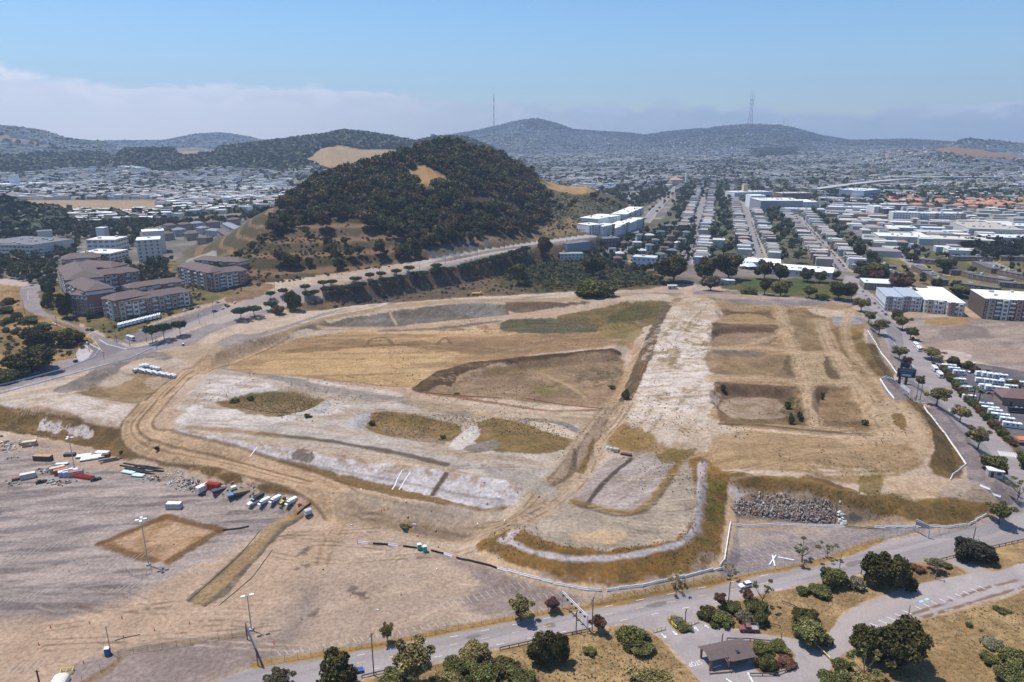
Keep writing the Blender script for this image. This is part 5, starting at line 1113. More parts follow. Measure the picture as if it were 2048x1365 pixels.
def wing(root, a, u, L, Dp, h, floors, bay, wall, roof, kind='flat', trim=None, win=(1.3, 1.5), maxw=60, faces='fs', band=None, ledge=True, count=[0]):
    """one straight wing: a = front left corner (world), u = unit direction of the front, L x Dp x h"""
    o = Vector(root.location); rz = math.atan2(u[1], u[0]); v = np.array([-u[1], u[0]])
    if v[1] < 0: v = -v
    c = np.array(a[:2]) + np.array(u) * L / 2 + v * Dp / 2; z0 = a[2] - 1.0
    m = MB(); mats = [tone_mat(wall)]
    base = (c[0] - o.x, c[1] - o.y, z0 - o.z)
    m.box(base, (L, Dp, h + 1.0), rz)
    if trim is not None:
        mats.append(tone_mat(trim)); m.use(1)
        m.box((base[0], base[1], base[2] + 1 + h * .82), (L + .16, Dp + .16, h * .13), rz); m.box((base[0], base[1], base[2] + 1 + h / max(floors, 1) * (1 if floors else .3) - .15), (L + .2, Dp + .2, .3), rz)
    m.build('wall', mats, root)
    if band is not None:
        nb = max(2, int(L / 8.5)); pal = [band, (.60,.57,.51), (.30,.135,.10), band]; bw = L / nb * .46
        for i in range(nb):
            t = (i + .5) / nb * L - L / 2; q = (base[0] + u[0] * t - v[0] * (Dp / 2 + .55), base[1] + u[1] * t - v[1] * (Dp / 2 + .55)); hb = h + (.5 if kind == 'flat' else -.2) - (1.2 if i % 3 == 1 else 0)
            b = MB(); b.box((q[0], q[1], base[2]), (bw, 1.3, hb + 1), rz); b.use(1)
            if kind == 'hip': b.hip((q[0] + v[0] * .8, q[1] + v[1] * .8, base[2] + 1 + hb), (bw, 3.2), 1.1, .3, .6, rz)
            else: b.box((q[0], q[1], base[2] + 1 + hb), (bw + .2, 1.5, .3), rz)
            bo = b.build('bay', [tone_mat(pal[i % 4]), tone_mat(roof)], root)
            if floors:
                for f in range(floors): link('window', win_mesh(min(2.2, bw * .5), 1.6), bo, (q[0] - v[0] * .66, q[1] - v[1] * .66, base[2] + 1 + h * (f + .5) / floors), rz)
            for f in range(1, max(floors, 1)):
                tb = t + L / nb * .5
                if tb < L / 2 - 2: MB().box((base[0] + u[0] * tb - v[0] * (Dp / 2 + .6), base[1] + u[1] * tb - v[1] * (Dp / 2 + .6), base[2] + 1 + h * f / floors), (L / nb * .4, 1.2, 1.0), rz).build('balcony', tone_mat((.62,.61,.58)), root)
    r = MB(); zt = base[2] + 1 + h
    if kind == 'hip': r.hip((base[0], base[1], zt), (L, Dp), min(L, Dp) * .22, .7, .55, rz); r.build('roof', tone_mat(roof), root)
    else:
        r.box((base[0], base[1], zt), (L + .4, Dp + .4, .35), rz); ro = r.build('roof', tone_mat(roof), root)
        if L > 14:
            for q in range(max(1, int(L * Dp / 320))):
                tx, ty = (random.random() - .5) * L * .75, (random.random() - .5) * Dp * .7
                MB().box((base[0] + u[0] * tx + v[0] * ty, base[1] + u[1] * tx + v[1] * ty, zt + .35), (1.6 + 2 * random.random(), 1.4 + random.random(), 1.0 + .8 * random.random()), rz).build('roof_unit', tone_mat((.5,.5,.49)), root)
    if bay and floors:
        wm = win_mesh(*win); n_ = 0
        def row(p0, d, ln, rot):
            nonlocal n_
            k = max(1, int(ln / bay))
            for f in range(floors):
                for i in range(k):
                    if n_ >= maxw: return
                    t = (i + .5) / k * ln
                    w = link('window', wm, root, (p0[0] + d[0] * t - o.x, p0[1] + d[1] * t - o.y, a[2] - o.z + h * (f + .55) / floors), rot); n_ += 1
        A0 = np.array(a[:2])
        row(A0, u, L, rz)
        if 's' in faces:
            if (A0 @ u) > 0: row(A0 + v * Dp, -v, Dp, rz - math.pi / 2)           # left end seen
            else: row(A0 + u * L, v, Dp, rz + math.pi / 2)
def block(name, label, cat, wings, group=None):
    """wings: (px corner a, px corner b or length on the street grid, depth, height, floors, bay, kwargs)"""
    first = wings[0]; p = pt(*first[0]); root = empty(name, tuple(p), 0, label, cat, group)
    for (pa, pb, Dp, h, fl, bay, kw) in wings:
        a = pt(*pa)
        if isinstance(pb, (int, float)): u, L = vg, float(pb)
        else:
            b = pt(*pb); d = b[:2] - a[:2]; L = float(np.hypot(*d)); u = d / L
        wing(root, a, u, L, Dp, h, fl, bay, **kw)
    return root
apt = dict(wall=BRICK, roof=SHINGLE, kind='hip', trim=(.62,.60,.56), band=TANW)
APL = 'apartment_building'
block(APL, 'brick and cream apartment block with brown hipped roofs, nearest the fenced lot', 'building', [((234,643),(386,609),15,13,4,3.6,apt), ((209,632),(234,643),26,13,4,4,apt), ((262,612),(372,594),13,13,0,0,apt)])
block(APL, 'brick apartment block with white corner, behind the one nearest the fenced lot', 'building', [((180,634),(236,612),16,15,5,3.6,apt), ((140,606),(180,634),18,15,5,3.8,apt), ((180,590),(284,576),16,14,4,4,apt)])
block(APL, 'long brick apartment block stepping up the slope at the back of the group', 'building', [((122,572),(141,606),24,15,5,4,apt), ((150,566),(228,572),18,14,0,0,apt), ((128,552),(205,546),18,14,0,0,apt)])
block(APL, 'separate brick and white apartment block at the foot of the hill', 'building', [((422,584),(497,566),15,14,5,3.4,apt), ((358,566),(422,584),18,14,5,3.6,apt), ((392,552),(480,548),14,14,0,0,apt)])
ofc = dict(wall=(.50,.48,.44), roof=TAR, win=(3.4, 1.3))
block('office_building', 'wide grey office building with window bands at the left edge', 'building', [((-30,506),(70,514),45,11,3,4.2,ofc), ((70,514),(112,505),40,11,3,4.2,ofc), ((78,488),(108,486),14,13,0,0,ofc)])
wof = dict(wall=(.62,.60,.57), roof=(.62,.59,.54), win=(3.4, 1.3))
block('office_building', 'white terraced office building with stepped decks beside the hotel', 'building', [((160,521),(222,524),26,7,2,5,wof), ((176,506),(234,506),26,13,3,5,wof), ((196,490),(212,490),10,18,0,0,wof)])
hot = dict(wall=(.60,.56,.49), roof=(.66,.64,.60), win=(1.6, 1.5), maxw=72)
block('hotel', 'cream seven storey hotel with cluttered white roof', 'building', [((278,526),(326,523),24,21,6,4.2,hot), ((290,508),(334,505),20,22,0,0,hot)])
for i, (x, y, w, c) in enumerate([(340,482,20,BRN),(362,474,22,GRW),(386,482,24,BRN),(404,490,18,BRN),(424,474,24,GRW),(446,474,22,BRN),(374,462,22,BRN),(458,460,24,GRW),(430,458,22,BRN),(398,460,22,GRW),(345,464,18,BRN),(472,452,20,BRN),(328,470,16,BRN),(412,470,16,GRW)]):
    block('townhouse', 'brown hip roofed townhouse in the cluster behind the hotel' if c is BRN else 'grey hip roofed townhouse in the cluster behind the hotel', 'house', [((x - w / 2, y),(x + w / 2, y - 2),11,7.5,2,5,dict(wall=(.34,.29,.24) if c is BRN else (.42,.42,.41), roof=SHINGLE if c is BRN else (.22,.23,.25), kind='hip', maxw=8, faces='f'))], 'townhouses behind the hotel')
wab = dict(wall=(.62,.63,.64), roof=(.70,.69,.67), band=(.66,.66,.66), maxw=30)
wap = dict(wall=WHT, roof=(.78,.77,.74), maxw=40)
block(APL, 'white flat roofed apartment row along the foot of the hill, front block', 'building', [((1229,474),(1243,469),15,10,4,3.5,wap), ((1243,469),(1258,463.5),15,11.2,4,3.5,wab), ((1258,463.5),(1273,458),15,10.3,4,3.5,wap), ((1273,458),(1288,453),15,11.5,4,3.5,wab), ((1206,472),(1229,474),15,10.5,4,3.5,wab)])
block(APL, 'white apartment block nearest the end of the double road', 'building', [((1178,469),(1203,470),22,10,4,3.6,wab), ((1196,456),(1216,455),26,10.6,0,0,wap)])
block(APL, 'white apartment block behind the front white row', 'building', [((1222,450),(1240,450),34,10,4,3.6,wap)])
block(APL, 'white apartment block farthest up the road of the white row', 'building', [((1252,444),(1286,436),22,10,4,3.6,wab)])
for lab, a, b, dpt, h, wl, rf in [('blue grey flat roofed house below the double road', (1134,504),(1179,504),14,8,(.22,.26,.30),TAR), ('dark brown windowless building beside the white apartments', (1208,496),(1240,495),16,10,(.13,.10,.09),TAR), ('white house on the bank below the blue grey one', (1120,520),(1166,522),10,6,(.55,.54,.50),(.30,.29,.28)), ('white three storey block above the blue shed', (1264,534),(1310,537),14,10,(.62,.64,.66),(.5,.5,.5)), ('bright blue flat house beside the great dark gum', (1312,534),(1334,537),10,6,(.10,.28,.50),(.30,.45,.6)), ('tan house right of the white three storey block', (1296,530),(1311,531),9,8,(.40,.34,.28),TAR), ('pale green flat roofed block beside the long straight street', (1424,500),(1448,501),16,11,(.42,.46,.40),(.5,.48,.44))]:
    block('house', lab, 'house', [(a, b, dpt, h, 2, 4, dict(wall=wl, roof=rf, maxw=16))])
for i, (x, y) in enumerate([(1262,508),(1285,514),(1300,503),(1330,508),(1345,514),(1357,498),(1225,510),(1250,498),(1322,522),(1275,497),(1312,492),(1342,484),(1365,490),(1300,482),(1282,482),(1352,474),(1374,476),(1240,520),(1322,474),(1336,498),(1376,462),(1360,462),(1340,462),(1236,530),(1212,522)]):
    k = i % 4; w = 13 + i % 5
    block('house', ['cream', 'grey', 'pale blue', 'brown'][k] + ' gabled house on the slope left of the long straight street', 'house', [((x - w / 2, y),(x + w / 2, y),9,6.5,2,4,dict(wall=[(.60,.56,.48),(.40,.40,.40),(.42,.48,.54),(.30,.22,.17)][k], roof=[TAR,(.5,.48,.45),TAR,SHINGLE][k], kind='hip' if i % 3 else 'flat', maxw=8, faces='f'))], 'houses on the slope left of the street')
wr = dict(wall=(.55,.56,.55), roof=(.80,.79,.76), faces='f', maxw=20)
block('school', 'long school building with a bright white flat roof behind the park', 'building', [((1540,550),(1664,560),30,6,1,6,wr), ((1492,536),(1560,540),26,6,1,6,dict(wall=(.20,.42,.46), roof=(.80,.79,.76), faces='f', maxw=12))])
block('shop_building', 'flat brown and white corner building at the park end of the right street', 'building', [((1727,580), 24, 22, 6, 1, 5, dict(wall=(.26,.19,.15), roof=(.62,.62,.62), maxw=10))])
tw = dict(wall=(.60,.62,.66), roof=(.34,.37,.42), band=(.30,.24,.19), maxw=40)
block('townhouse_row', 'grey and white townhouse row with dark roof terraces beside the street', 'building', [((1768,622), 12, 36, 11, 4, 3, tw)])
block('townhouse_row', 'second townhouse row, between the first and the white corner flats', 'building', [((1803,622), 13, 36, 11, 4, 3, tw)])
block(APL, 'white corner flats with tan end bay', 'building', [((1846,626), 14, 46, 10, 3, 3.2, dict(wall=(.72,.72,.70), roof=(.80,.79,.76), band=(.46,.38,.26), maxw=60))])
block(APL, 'cream flats with solar panels right of the white corner flats', 'building', [((1893,632), 11, 60, 10, 3, 3.4, dict(wall=(.50,.45,.36), roof=(.80,.79,.76), band=(.22,.10,.08), maxw=60))])
block(APL, 'big brown orange and red flats with white roof at the right edge', 'building', [((1964,638), 70, 34, 15, 5, 3.4, dict(wall=(.12,.085,.065), roof=(.74,.73,.71), band=(.34,.27,.18), maxw=100))])
for i, (a, b) in enumerate([((1842,540),(1862,552)),((1860,552),(1880,562)),((1878,562),(1896,572)),((1826,526),(1880,532)),((1906,522),(1985,524)),((2002,522),(2070,524)),((1905,544),(1922,552)),((1920,552),(1938,558)),((1962,532),(1982,540)),((1980,540),(2002,548)),((1936,558),(2014,572)),((1992,550),(2060,564)),((1910,576),(1994,588)),((1773,536),(1792,544)),((1784,548),(1806,558)),((1998,575),(2060,580))]):
    block('barrack', 'long low brown housing barrack with flat dark roof on the dry slope', 'building', [(a, b, 9, 4.2, 1, 5, dict(wall=(.19,.135,.10), roof=(.135,.12,.105), faces='f', maxw=14))], 'barracks on the dry slope')
WH = 'warehouse'
for lab, c, L, Dp, h, wl, rf in [('huge warehouse with pale tan roof and white gable side', (1936,472), 62, 80, 9, (.66,.65,.61), (.52,.46,.36)),
 ('white roofed warehouse in the front row of the industrial strip', (1756,486), 56, 34, 8, (.60,.57,.50), (.80,.78,.73)), ('cream roofed warehouse right of the front white one', (1866,492), 62, 30, 8, (.58,.52,.42), (.70,.64,.52)),
 ('white warehouse above the dark wood on the right', (1968,488), 70, 30, 8, (.55,.55,.54), (.78,.77,.75)), ('small white gabled warehouse below the industrial strip', (1895,516), 30, 20, 8, (.66,.66,.64), (.70,.68,.62)),
 ('white roofed shed behind the front white warehouse', (1776,466), 34, 26, 7, (.58,.57,.54), (.80,.79,.76)), ('blue and white warehouse at the right edge', (2014,466), 60, 34, 9, (.40,.50,.62), (.74,.74,.73)),
 ('grey roofed workshop left of the huge warehouse', (1836,476), 36, 26, 7, (.46,.45,.42), (.58,.56,.52)), ('long shed with brown roof in the middle of the industrial district', (1700,438), 70, 34, 7, (.40,.32,.26), (.36,.25,.20)),
 ('low tan yard building below the grey apartment row', (1724,450), 50, 24, 6, (.52,.44,.34), (.60,.52,.42)), ('white shed row at the end of the straight street', (1570,428), 60, 26, 8, (.66,.66,.65), (.62,.60,.58)),
 ('low white sheds among the house rows', (1655,424), 80, 24, 8, (.56,.58,.62), (.74,.74,.74)), ('white building with dark base near the grey flats', (1762,420), 40, 20, 9, (.30,.31,.34), (.76,.76,.76)),
 ('sand coloured shed on the far side of the district', (1800,410), 44, 24, 8, (.60,.52,.40), (.70,.64,.54)), ('pale arched roof depot', (1846,394), 60, 20, 7, (.66,.64,.58), (.82,.80,.74)), ('flat grey depot left of the white box', (1640,404), 60, 30, 7, (.36,.37,.38), (.50,.50,.50))]:
    block(WH, lab, 'building', [(c, L, Dp, h, 1, 9, dict(wall=tuple(np.array(wl) * .85), roof=tuple(np.array(rf) * .78), faces='f', maxw=8))])
block(APL, 'long grey apartment building with pale stair towers', 'building', [((1784,446),(1838,447),20,15,5,4,dict(wall=(.62,.61,.58), roof=(.62,.61,.58), faces='f', maxw=60)), ((1838,447),(1930,447),20,14,5,4.4,dict(wall=(.34,.35,.36), roof=(.60,.59,.57), faces='f', maxw=100, band=(.56,.55,.53)))])
block('office_building', 'white and dark glass office block in the industrial district', 'building', [((1746,436),(1766,436),26,17,6,4,dict(wall=(.64,.63,.61), roof=(.66,.65,.63), maxw=30)), ((1766,438),(1786,438),22,15,5,4,dict(wall=(.08,.085,.09), roof=(.60,.60,.60), faces='f', maxw=20))])
block('mall_building', 'wide grey commercial building with pale flat roof', 'building', [((1520,424),(1604,424),60,18,4,6,dict(wall=(.26,.27,.29), roof=(.62,.62,.62), faces='f', maxw=60)), ((1604,424),(1634,424),50,16,3,5,dict(wall=(.50,.52,.55), roof=(.70,.70,.70), faces='f', maxw=20))])
block('office_building', 'white hospital like building with window rows and sand tower', 'building', [((1468,400),(1542,398),40,14,4,6,dict(wall=(.66,.66,.65), roof=(.60,.58,.55), faces='f', maxw=60)), ((1486,398),(1494,398),16,28,0,0,dict(wall=(.52,.40,.24), roof=(.5,.4,.28)))])
block(WH, 'white box building standing above the district', 'building', [((1703,400),(1726,401),50,18,0,0,dict(wall=(.70,.70,.70), roof=(.66,.66,.66))), ((1726,401),(1759,397),50,18,0,0,dict(wall=(.28,.31,.36), roof=(.66,.66,.66)))])
block(WH, 'brick red flat building left of the white box', 'building', [((1562,402),(1620,401),30,14,3,6,dict(wall=(.26,.12,.09), roof=(.45,.42,.40), faces='f', maxw=30))])
block(WH, 'white cube building beside the wide grey commercial building', 'building', [((1500,415),(1530,415),30,20,0,0,dict(wall=(.74,.74,.73), roof=(.70,.70,.69)))])
block('church', 'church with orange roof and pale bell tower far in the city', 'church', [((1342,372),(1366,372),30,14,1,8,dict(wall=(.48,.38,.30), roof=(.45,.25,.16), kind='hip', maxw=5, faces='f')), ((1371,372),(1375,372),8,34,0,0,dict(wall=(.62,.58,.52), roof=(.5,.45,.4)))])
block('house', 'blue and red painted building among trees in the middle distance', 'building', [((1216,378),(1228,378),18,12,0,0,dict(wall=(.12,.34,.70), roof=(.5,.5,.5), trim=(.10,.36,.74)))])
block('apartment_building', 'white slab with a dark side wall in the left valley', 'building', [((236,346),(274,346),24,18,4,6,dict(wall=(.62,.62,.60), roof=(.6,.6,.6), faces='f', maxw=24, band=(.25,.26,.28)))])
block(WH, 'white factory with a tall block in the left valley', 'building', [((-20,378),(36,378),40,10,0,0,dict(wall=(.66,.65,.64), roof=(.66,.65,.64))), ((21,377),(34,377),16,30,0,0,dict(wall=(.60,.61,.63), roof=(.6,.6,.6)))])
block(WH, 'white low factory right of the tall block in the left valley', 'building', [((42,376),(78,376),40,10,0,0,dict(wall=(.66,.65,.64), roof=(.70,.69,.68)))])
g5 = np.random.default_rng(55)
for i in range(46):
    x = 1766 + 286 * g5.random(); y = 402 + 20 * g5.random() * (1 - .2 * (x < 1800)); w = 12 + 9 * g5.random()
    block('apartment_house', 'orange tile roofed apartment house in the estate beyond the grey flats', 'building', [((x, y),(x + w, y + (g5.random() - .5) * 3),14,8,0,0,dict(wall=(.56,.46,.36), roof=(.48 * (.85 + .3 * g5.random()),.21,.12), kind='hip'))], 'orange roofed estate')
# ---- rows of small houses on the street grid; nearest three hundred one by one
HW = [(.48,.44,.37),(.36,.36,.36),(.62,.61,.59),(.30,.34,.40),(.40,.31,.24),(.46,.43,.32),(.24,.18,.15),(.34,.38,.34)]
HN = ['cream','grey','white','pale blue','tan','yellowish','brown','pale green']
HR = [(.42,.40,.37),(.32,.30,.28),(.58,.56,.53),(.24,.22,.205),(.38,.35,.31),(.32,.245,.20)]
HS = []
for j in range(-9, 16):
    for side in (-1, 1):
        for t in range(0, 210):
            u0 = 10 + t * 7.7 + (j * 3.1) % 5; v0 = j * BLK + side * (7.6 + 6.5 + 2.2 * ((t * 7 + j * 3 + side) % 5) / 4)
            if abs((u0 - 4 + 95) % 190 - 95) < 9: continue
            HS.append((u0, v0, side, j, t))
HS = np.array(HS); wx = O_[0] + HS[:, 0] * ug[0] + HS[:, 1] * vg[0]; wy = O_[1] + HS[:, 0] * ug[1] + HS[:, 1] * vg[1]
wz = H(wx, wy); hu, hv = px_of(wx, wy, wz); hr = np.hypot(wx, wy); ha = np.arctan2(wx, wy)
HOUSE_P = [(1385,560),(1375,470),(1330,430),(1290,425),(1230,400),(1200,385),(1260,372),(1460,365),(1640,360),(1760,375),(1760,395),(1690,412),(1640,430),(1700,470),(1740,490),(1760,530),(1730,562),(1700,556),(1670,540),(1500,512),(1460,512),(1400,560)]
ok = inside(hu, hv, HOUSE_P) & (hr < 2300) & (h_hill(wx, wy, ha, hr)[1] < .05)
ok &= ~inside(hu, hv, [(1462,400),(1640,396),(1640,426),(1500,424)]) & ~inside(hu, hv, [(1172,476),(1296,456),(1290,425),(1200,428)])
ok &= g5.random(len(ok)) < .88
sel = np.where(ok)[0]; sel = sel[np.argsort(hr[sel])]
def house_mesh(v):
    m = MB(); h = 6.3 + .9 * (v % 3); d_ = 13 + v % 3
    m.box((0, 0, -1.5), (7.5, d_, h + 1.5)); m.use(1)
    if v % 4 == 3: m.hip((0, 0, h), (7.5, d_), 1.6, .25, .6)
    else:
        m.box((0, .2, h + .002), (7.1, d_ - 1, .22)); m.use(0).box((0, -d_ / 2 + .2, h), (7.5, .35, .9)); m.use(1)
    m.use(2)
    for x in (-1.9, 1.3): m.box((x, -d_ / 2 - .03, h * .62), (1.7, .12, 1.5)); m.box((x, d_ / 2 + .03, h * .6), (1.2, .12, 1.3))
    m.box((2.2, -d_ / 2 - .03, .1), (2.5, .12, 2.2)); m.use(0).box((-.3, -d_ / 2 - .45, h * .52), (2.6, .9, h * .40))
    return m.mesh('row_house', [PAINT, tone_mat(HR[v % 6]), GLASS])
HM = [house_mesh(v) for v in range(12)]
for i in sel[:300]:
    k = int(g5.integers(8)); v = int(g5.integers(12)); face = math.atan2(ug[1], ug[0]) + (0 if HS[i, 2] < 0 else math.pi)
    o = link('row_house', HM[v], None, (wx[i], wy[i], wz[i]), face); o.color = (*(np.array(HW[k]) * (.8 + .3 * g5.random())), 1); o.scale = (.92 + .12 * g5.random(), .75 + .5 * g5.random(), .72 + .5 * g5.random())
    tag(o, f'{HN[k]} row house in the terraces along the streets beyond the park', 'house', 'row houses beyond the park')
def boxes(name, C, S, RZ, HT, wallc, roofc, label, gable=None):
    """many far buildings as ONE mesh: box walls, roofs in their own colour"""
    k = len(C); sx, sy = S[:, 0] / 2, S[:, 1] / 2; ca, sa = np.cos(RZ), np.sin(RZ); V = np.zeros((k, 8, 3))
    for q, (x, y) in enumerate(((-1,-1),(1,-1),(1,1),(-1,1))):
        X, Y = x * sx, y * sy
        for z in (0, 1): V[:, q + 4 * z] = np.stack([C[:, 0] + X * ca - Y * sa, C[:, 1] + X * sa + Y * ca, C[:, 2] - 2 + z * (HT + 2)], -1)
    Fq = np.array([(4,5,6,7),(0,1,5,4),(1,2,6,5),(2,3,7,6),(3,0,4,7)]); Fc = (np.arange(k)[:, None, None] * 8 + Fq[None]).reshape(-1, 4)
    T = np.ones((k, 5, 4)); T[:, 1:, :3] = wallc[:, None]; T[:, 0, :3] = roofc
    o = link(name, mesh_np(name, V.reshape(-1, 3), Fc, TONED, {'tone': ('FLOAT_COLOR', 'FACE', T.reshape(-1, 4))}, smooth=False))
    return tag(o, label, kind='stuff')
def pick(g, n_, pal, lo=.75, hi=1.1): return np.array(pal)[g.integers(len(pal), size=n_)] * (lo + (hi - lo) * g.random(n_))[:, None]
r2 = sel[300:]; kk = len(r2)
boxes('row_houses_far', np.stack([wx, wy, wz], -1)[r2], np.stack([10 + 7 * g5.random(kk), 6.6 + 1.4 * g5.random(kk)], -1), np.full(kk, math.atan2(vg[1], vg[0])), 4.5 + 4.5 * g5.random(kk), pick(g5, kk, HW), pick(g5, kk, HR), 'farther terraces of small houses beyond the park')
# ---- the far city: small bright houses in broken rows, denser on the valley floor
gf = np.random.default_rng(77)
def far_town(n_, r0, r1, a0, a1, seed, row, rot, size, P=None, dens=.5, skip=None, hmax=9, wl=1.0):
    g = np.random.default_rng(seed); r, a = rand_world(n_, r0, r1, a0, a1, g)
    x, y = r * np.sin(a), r * np.cos(a); ca, sa = math.cos(rot), math.sin(rot)
    p, q = x * ca + y * sa, -x * sa + y * ca; q = np.round(q / row) * row + (g.random(n_) - .5) * row * .12; p = np.round(p / (size[0] * 1.06)) * size[0] * 1.06
    x, y = p * ca - q * sa, p * sa + q * ca; r = np.hypot(x, y); a = np.arctan2(x, y); z = H(x, y); u, v = px_of(x, y, z)
    ok = (h_hill(x, y, a, r)[1] < .05) & (r > r0) & (fbm(x, y, 170, 4, seed) > dens - .14)
    gi = np.clip(np.searchsorted(RR, r), 0, len(RR) - 1); ai = np.clip(((a - AA[0]) / (AA[1] - AA[0])).round().astype(int), 0, len(AA) - 1)
    fo = forest.reshape(nr, nc)[gi, ai]; ok &= g.random(n_) > fo * 1.2
    if P is not None: ok &= inside(u, v, P)
    for Q in skip or (): ok &= ~inside(u, v, Q)
    _, ix = np.unique(np.stack([p.round(1), q.round(0)], 1)[ok], axis=0, return_index=True); ok = np.where(ok)[0][ix]
    kk = len(ok); L = size[0] * (.7 + .5 * g.random(kk)); 
    wl = wl * np.interp(r[ok], [1000, 2500, 6500], [1, 1.0, .9])[:, None]
    return np.stack([x, y, z], -1)[ok], np.stack([L, size[1] * (.8 + .4 * g.random(kk))], -1), np.full(kk, rot) + (g.random(kk) - .5) * .08, 5 + (hmax - 5) * g.random(kk) ** 2, pick(g, kk, HW, .7, 1.05) * wl, pick(g, kk, HR, .8, 1.1) * wl
SKIPS = [[(1462,380),(1640,380),(1640,430),(1500,424)], [(1690,380),(2060,386),(2060,540),(1760,530),(1740,500)], [(-200,402),(320,399),(322,425),(-200,430)]]
BARE = [[(606,322),(640,298),(680,290),(722,298),(800,298),(815,306),(760,334),(690,356),(640,334)], [(345,298),(385,294),(442,301),(424,312),(356,314)], [(1850,302),(1900,288),(1960,295),(2060,314),(2060,324),(1960,317),(1900,311)]]
SKIPS = SKIPS + BARE
lots = [far_town(30000, 1080, 2300, -.66, -.05, 11, 25, R(8), (15, 11), dens=.38, wl=1.5, skip=SKIPS), far_town(44000, 2300, 5400, -.66, -.05, 12, 36, R(14), (22, 12), dens=.40, wl=1.5, skip=SKIPS),
        far_town(34000, 1500, 3400, .02, .68, 13, 27, GD * -1 + R(4), (18, 11), dens=.43, wl=1.25, skip=SKIPS + [HOUSE_P]), far_town(36000, 3200, 5600, -.12, .68, 14, 40, R(24), (25, 14), dens=.44, wl=1.25, hmax=11, skip=SKIPS), far_town(16000, 5000, 6700, -.15, .66, 15, 46, R(-20), (28, 16), dens=.50, hmax=11)]
def industry(n_, P, seed):
    g = np.random.default_rng(seed); r, a = rand_world(n_, 760, 1900, .2, .7, g); x, y = r * np.sin(a), r * np.cos(a); z = H(x, y); u, v = px_of(x, y, z); ok = inside(u, v, P)
    q = np.stack([x, y, z], -1)[ok]; q = thin(q, 20); kk = len(q); S = np.stack([9 + 24 * g.random(kk) ** 1.4, 9 + 13 * g.random(kk)], -1)
    return q, S, np.full(kk, math.atan2(vg[1], vg[0])), 4 + 4 * g.random(kk), pick(g, kk, HW, .8, 1.2), pick(g, kk, HR + [(.60,.56,.48),(.50,.43,.33)], .85, 1.1)
lots.append(industry(5200, [(1640,432),(1700,392),(1760,386),(2140,392),(2140,502),(1960,494),(1880,504),(1800,498),(1760,520),(1735,488),(1700,455)], 18))
cat_ = [np.concatenate(v) for v in zip(*lots)]
boxes('distant_houses', *cat_, 'thousands of tiny pale houses filling the valley and far slopes')
print('far houses', len(cat_[0]))
# trees among the houses, and far woods, each as a mass
def low_trees(name, P, size, cols, label, seed, q=10):
    g = np.random.default_rng(seed); k = len(P); d = g.normal(size=(k, q, 3)); d /= np.linalg.norm(d, axis=2)[..., None]; d[..., 2] = np.abs(d[..., 2])
    s = size * (.6 + .8 * g.random(k)); c = P[:, None] + d * (s[:, None, None] * np.array([.5, .5, .75])); n_ = d + g.normal(size=d.shape) * .5; n_ /= np.linalg.norm(n_, axis=2)[..., None]
    t = np.cross(n_, g.normal(size=d.shape)); t /= np.linalg.norm(t, axis=2)[..., None]; b = np.cross(n_, t); w = (s * .42)[:, None, None]
    V = np.stack([c - t * w, c - b * w, c + t * w, c + b * w], 2).reshape(-1, 3); T = np.ones((k, q, 4)); T[..., :3] = pick(g, k, cols, .7, 1.3)[:, None] * (.7 + .6 * g.random((k, q)))[..., None]
    return tag(link(name, mesh_np(name, V, np.arange(len(V)).reshape(-1, 4), TONED, {'tone': ('FLOAT_COLOR', 'FACE', T.reshape(-1, 4))}, smooth=False)), label, kind='stuff')
FC = [(.070,.085,.042),(.092,.10,.054),(.078,.076,.044),(.115,.112,.066)]
def far_pts(n_, r0, r1, a0, a1, seed, want, noise=None):
    g = np.random.default_rng(seed); r, a = rand_world(n_, r0, r1, a0, a1, g); x, y = r * np.sin(a), r * np.cos(a)
    gi = np.clip(np.searchsorted(RR, r), 0, len(RR) - 1); ai = np.clip(((a - AA[0]) / (AA[1] - AA[0])).round().astype(int), 0, len(AA) - 1)
    fo = forest.reshape(nr, nc)[gi, ai]; ok = (fo >= want) & (g.random(n_) < np.maximum(fo, .3)) if want else (h_hill(x, y, a, r)[1] < .05)
    if noise is not None: ok &= fbm(x, y, 90, 4, seed) > noise
    return np.stack([x, y, H(x, y)], -1)[ok]
fw = np.concatenate([far_pts(60000, 1500, 3000, -.62, .05, 21, .4), far_pts(9000, 900, 1300, -.68, -.5, 22, .5), far_pts(22000, 3300, 6800, -.1, .68, 23, .3)])
def bare(P, Q=BARE):
    u, v = px_of(P[:, 0], P[:, 1], P[:, 2]); k = np.ones(len(P), bool)
    for q in Q: k &= ~inside(u, v, q)
    return P[k]
fw = bare(fw)
low_trees('distant_woods', fw, 13, FC, 'dark far woods on the ridges', 24, 7)
tt = np.concatenate([far_pts(4200, 1000, 2300, -.66, -.1, 31, 0, .46), far_pts(11000, 2300, 5300, -.66, 0, 32, 0, .44), far_pts(15000, 1400, 3400, .0, .68, 33, 0, .46), far_pts(26000, 3300, 6700, -.15, .68, 34, 0, .42)])
tt = bare(tt, BARE + [SKIPS[2]])
low_trees('town_trees', tt, 10, FC, 'trees scattered among the far houses', 35, 8)
st_ = np.concatenate([np.stack([8 + 800 * g5.random(12), np.full(12, j * BLK + sd_ * 6.6)], -1) for j in range(-6, 8) for sd_ in (-1, 1)]); sxy = O_ + st_[:, :1] * ug + st_[:, 1:] * vg; sz_ = H(sxy[:, 0], sxy[:, 1]); tu, tv = px_of(sxy[:, 0], sxy[:, 1], sz_); k = inside(tu, tv, HOUSE_P)
mass('street_trees', np.stack([sxy[:, 0], sxy[:, 1], sz_], -1)[k], .28 + .35 * g5.random(k.sum()), [(.085,.098,.045),(.11,.112,.058)], 'small street trees along the house rows', ('hill',), .35, 64, 1.4)
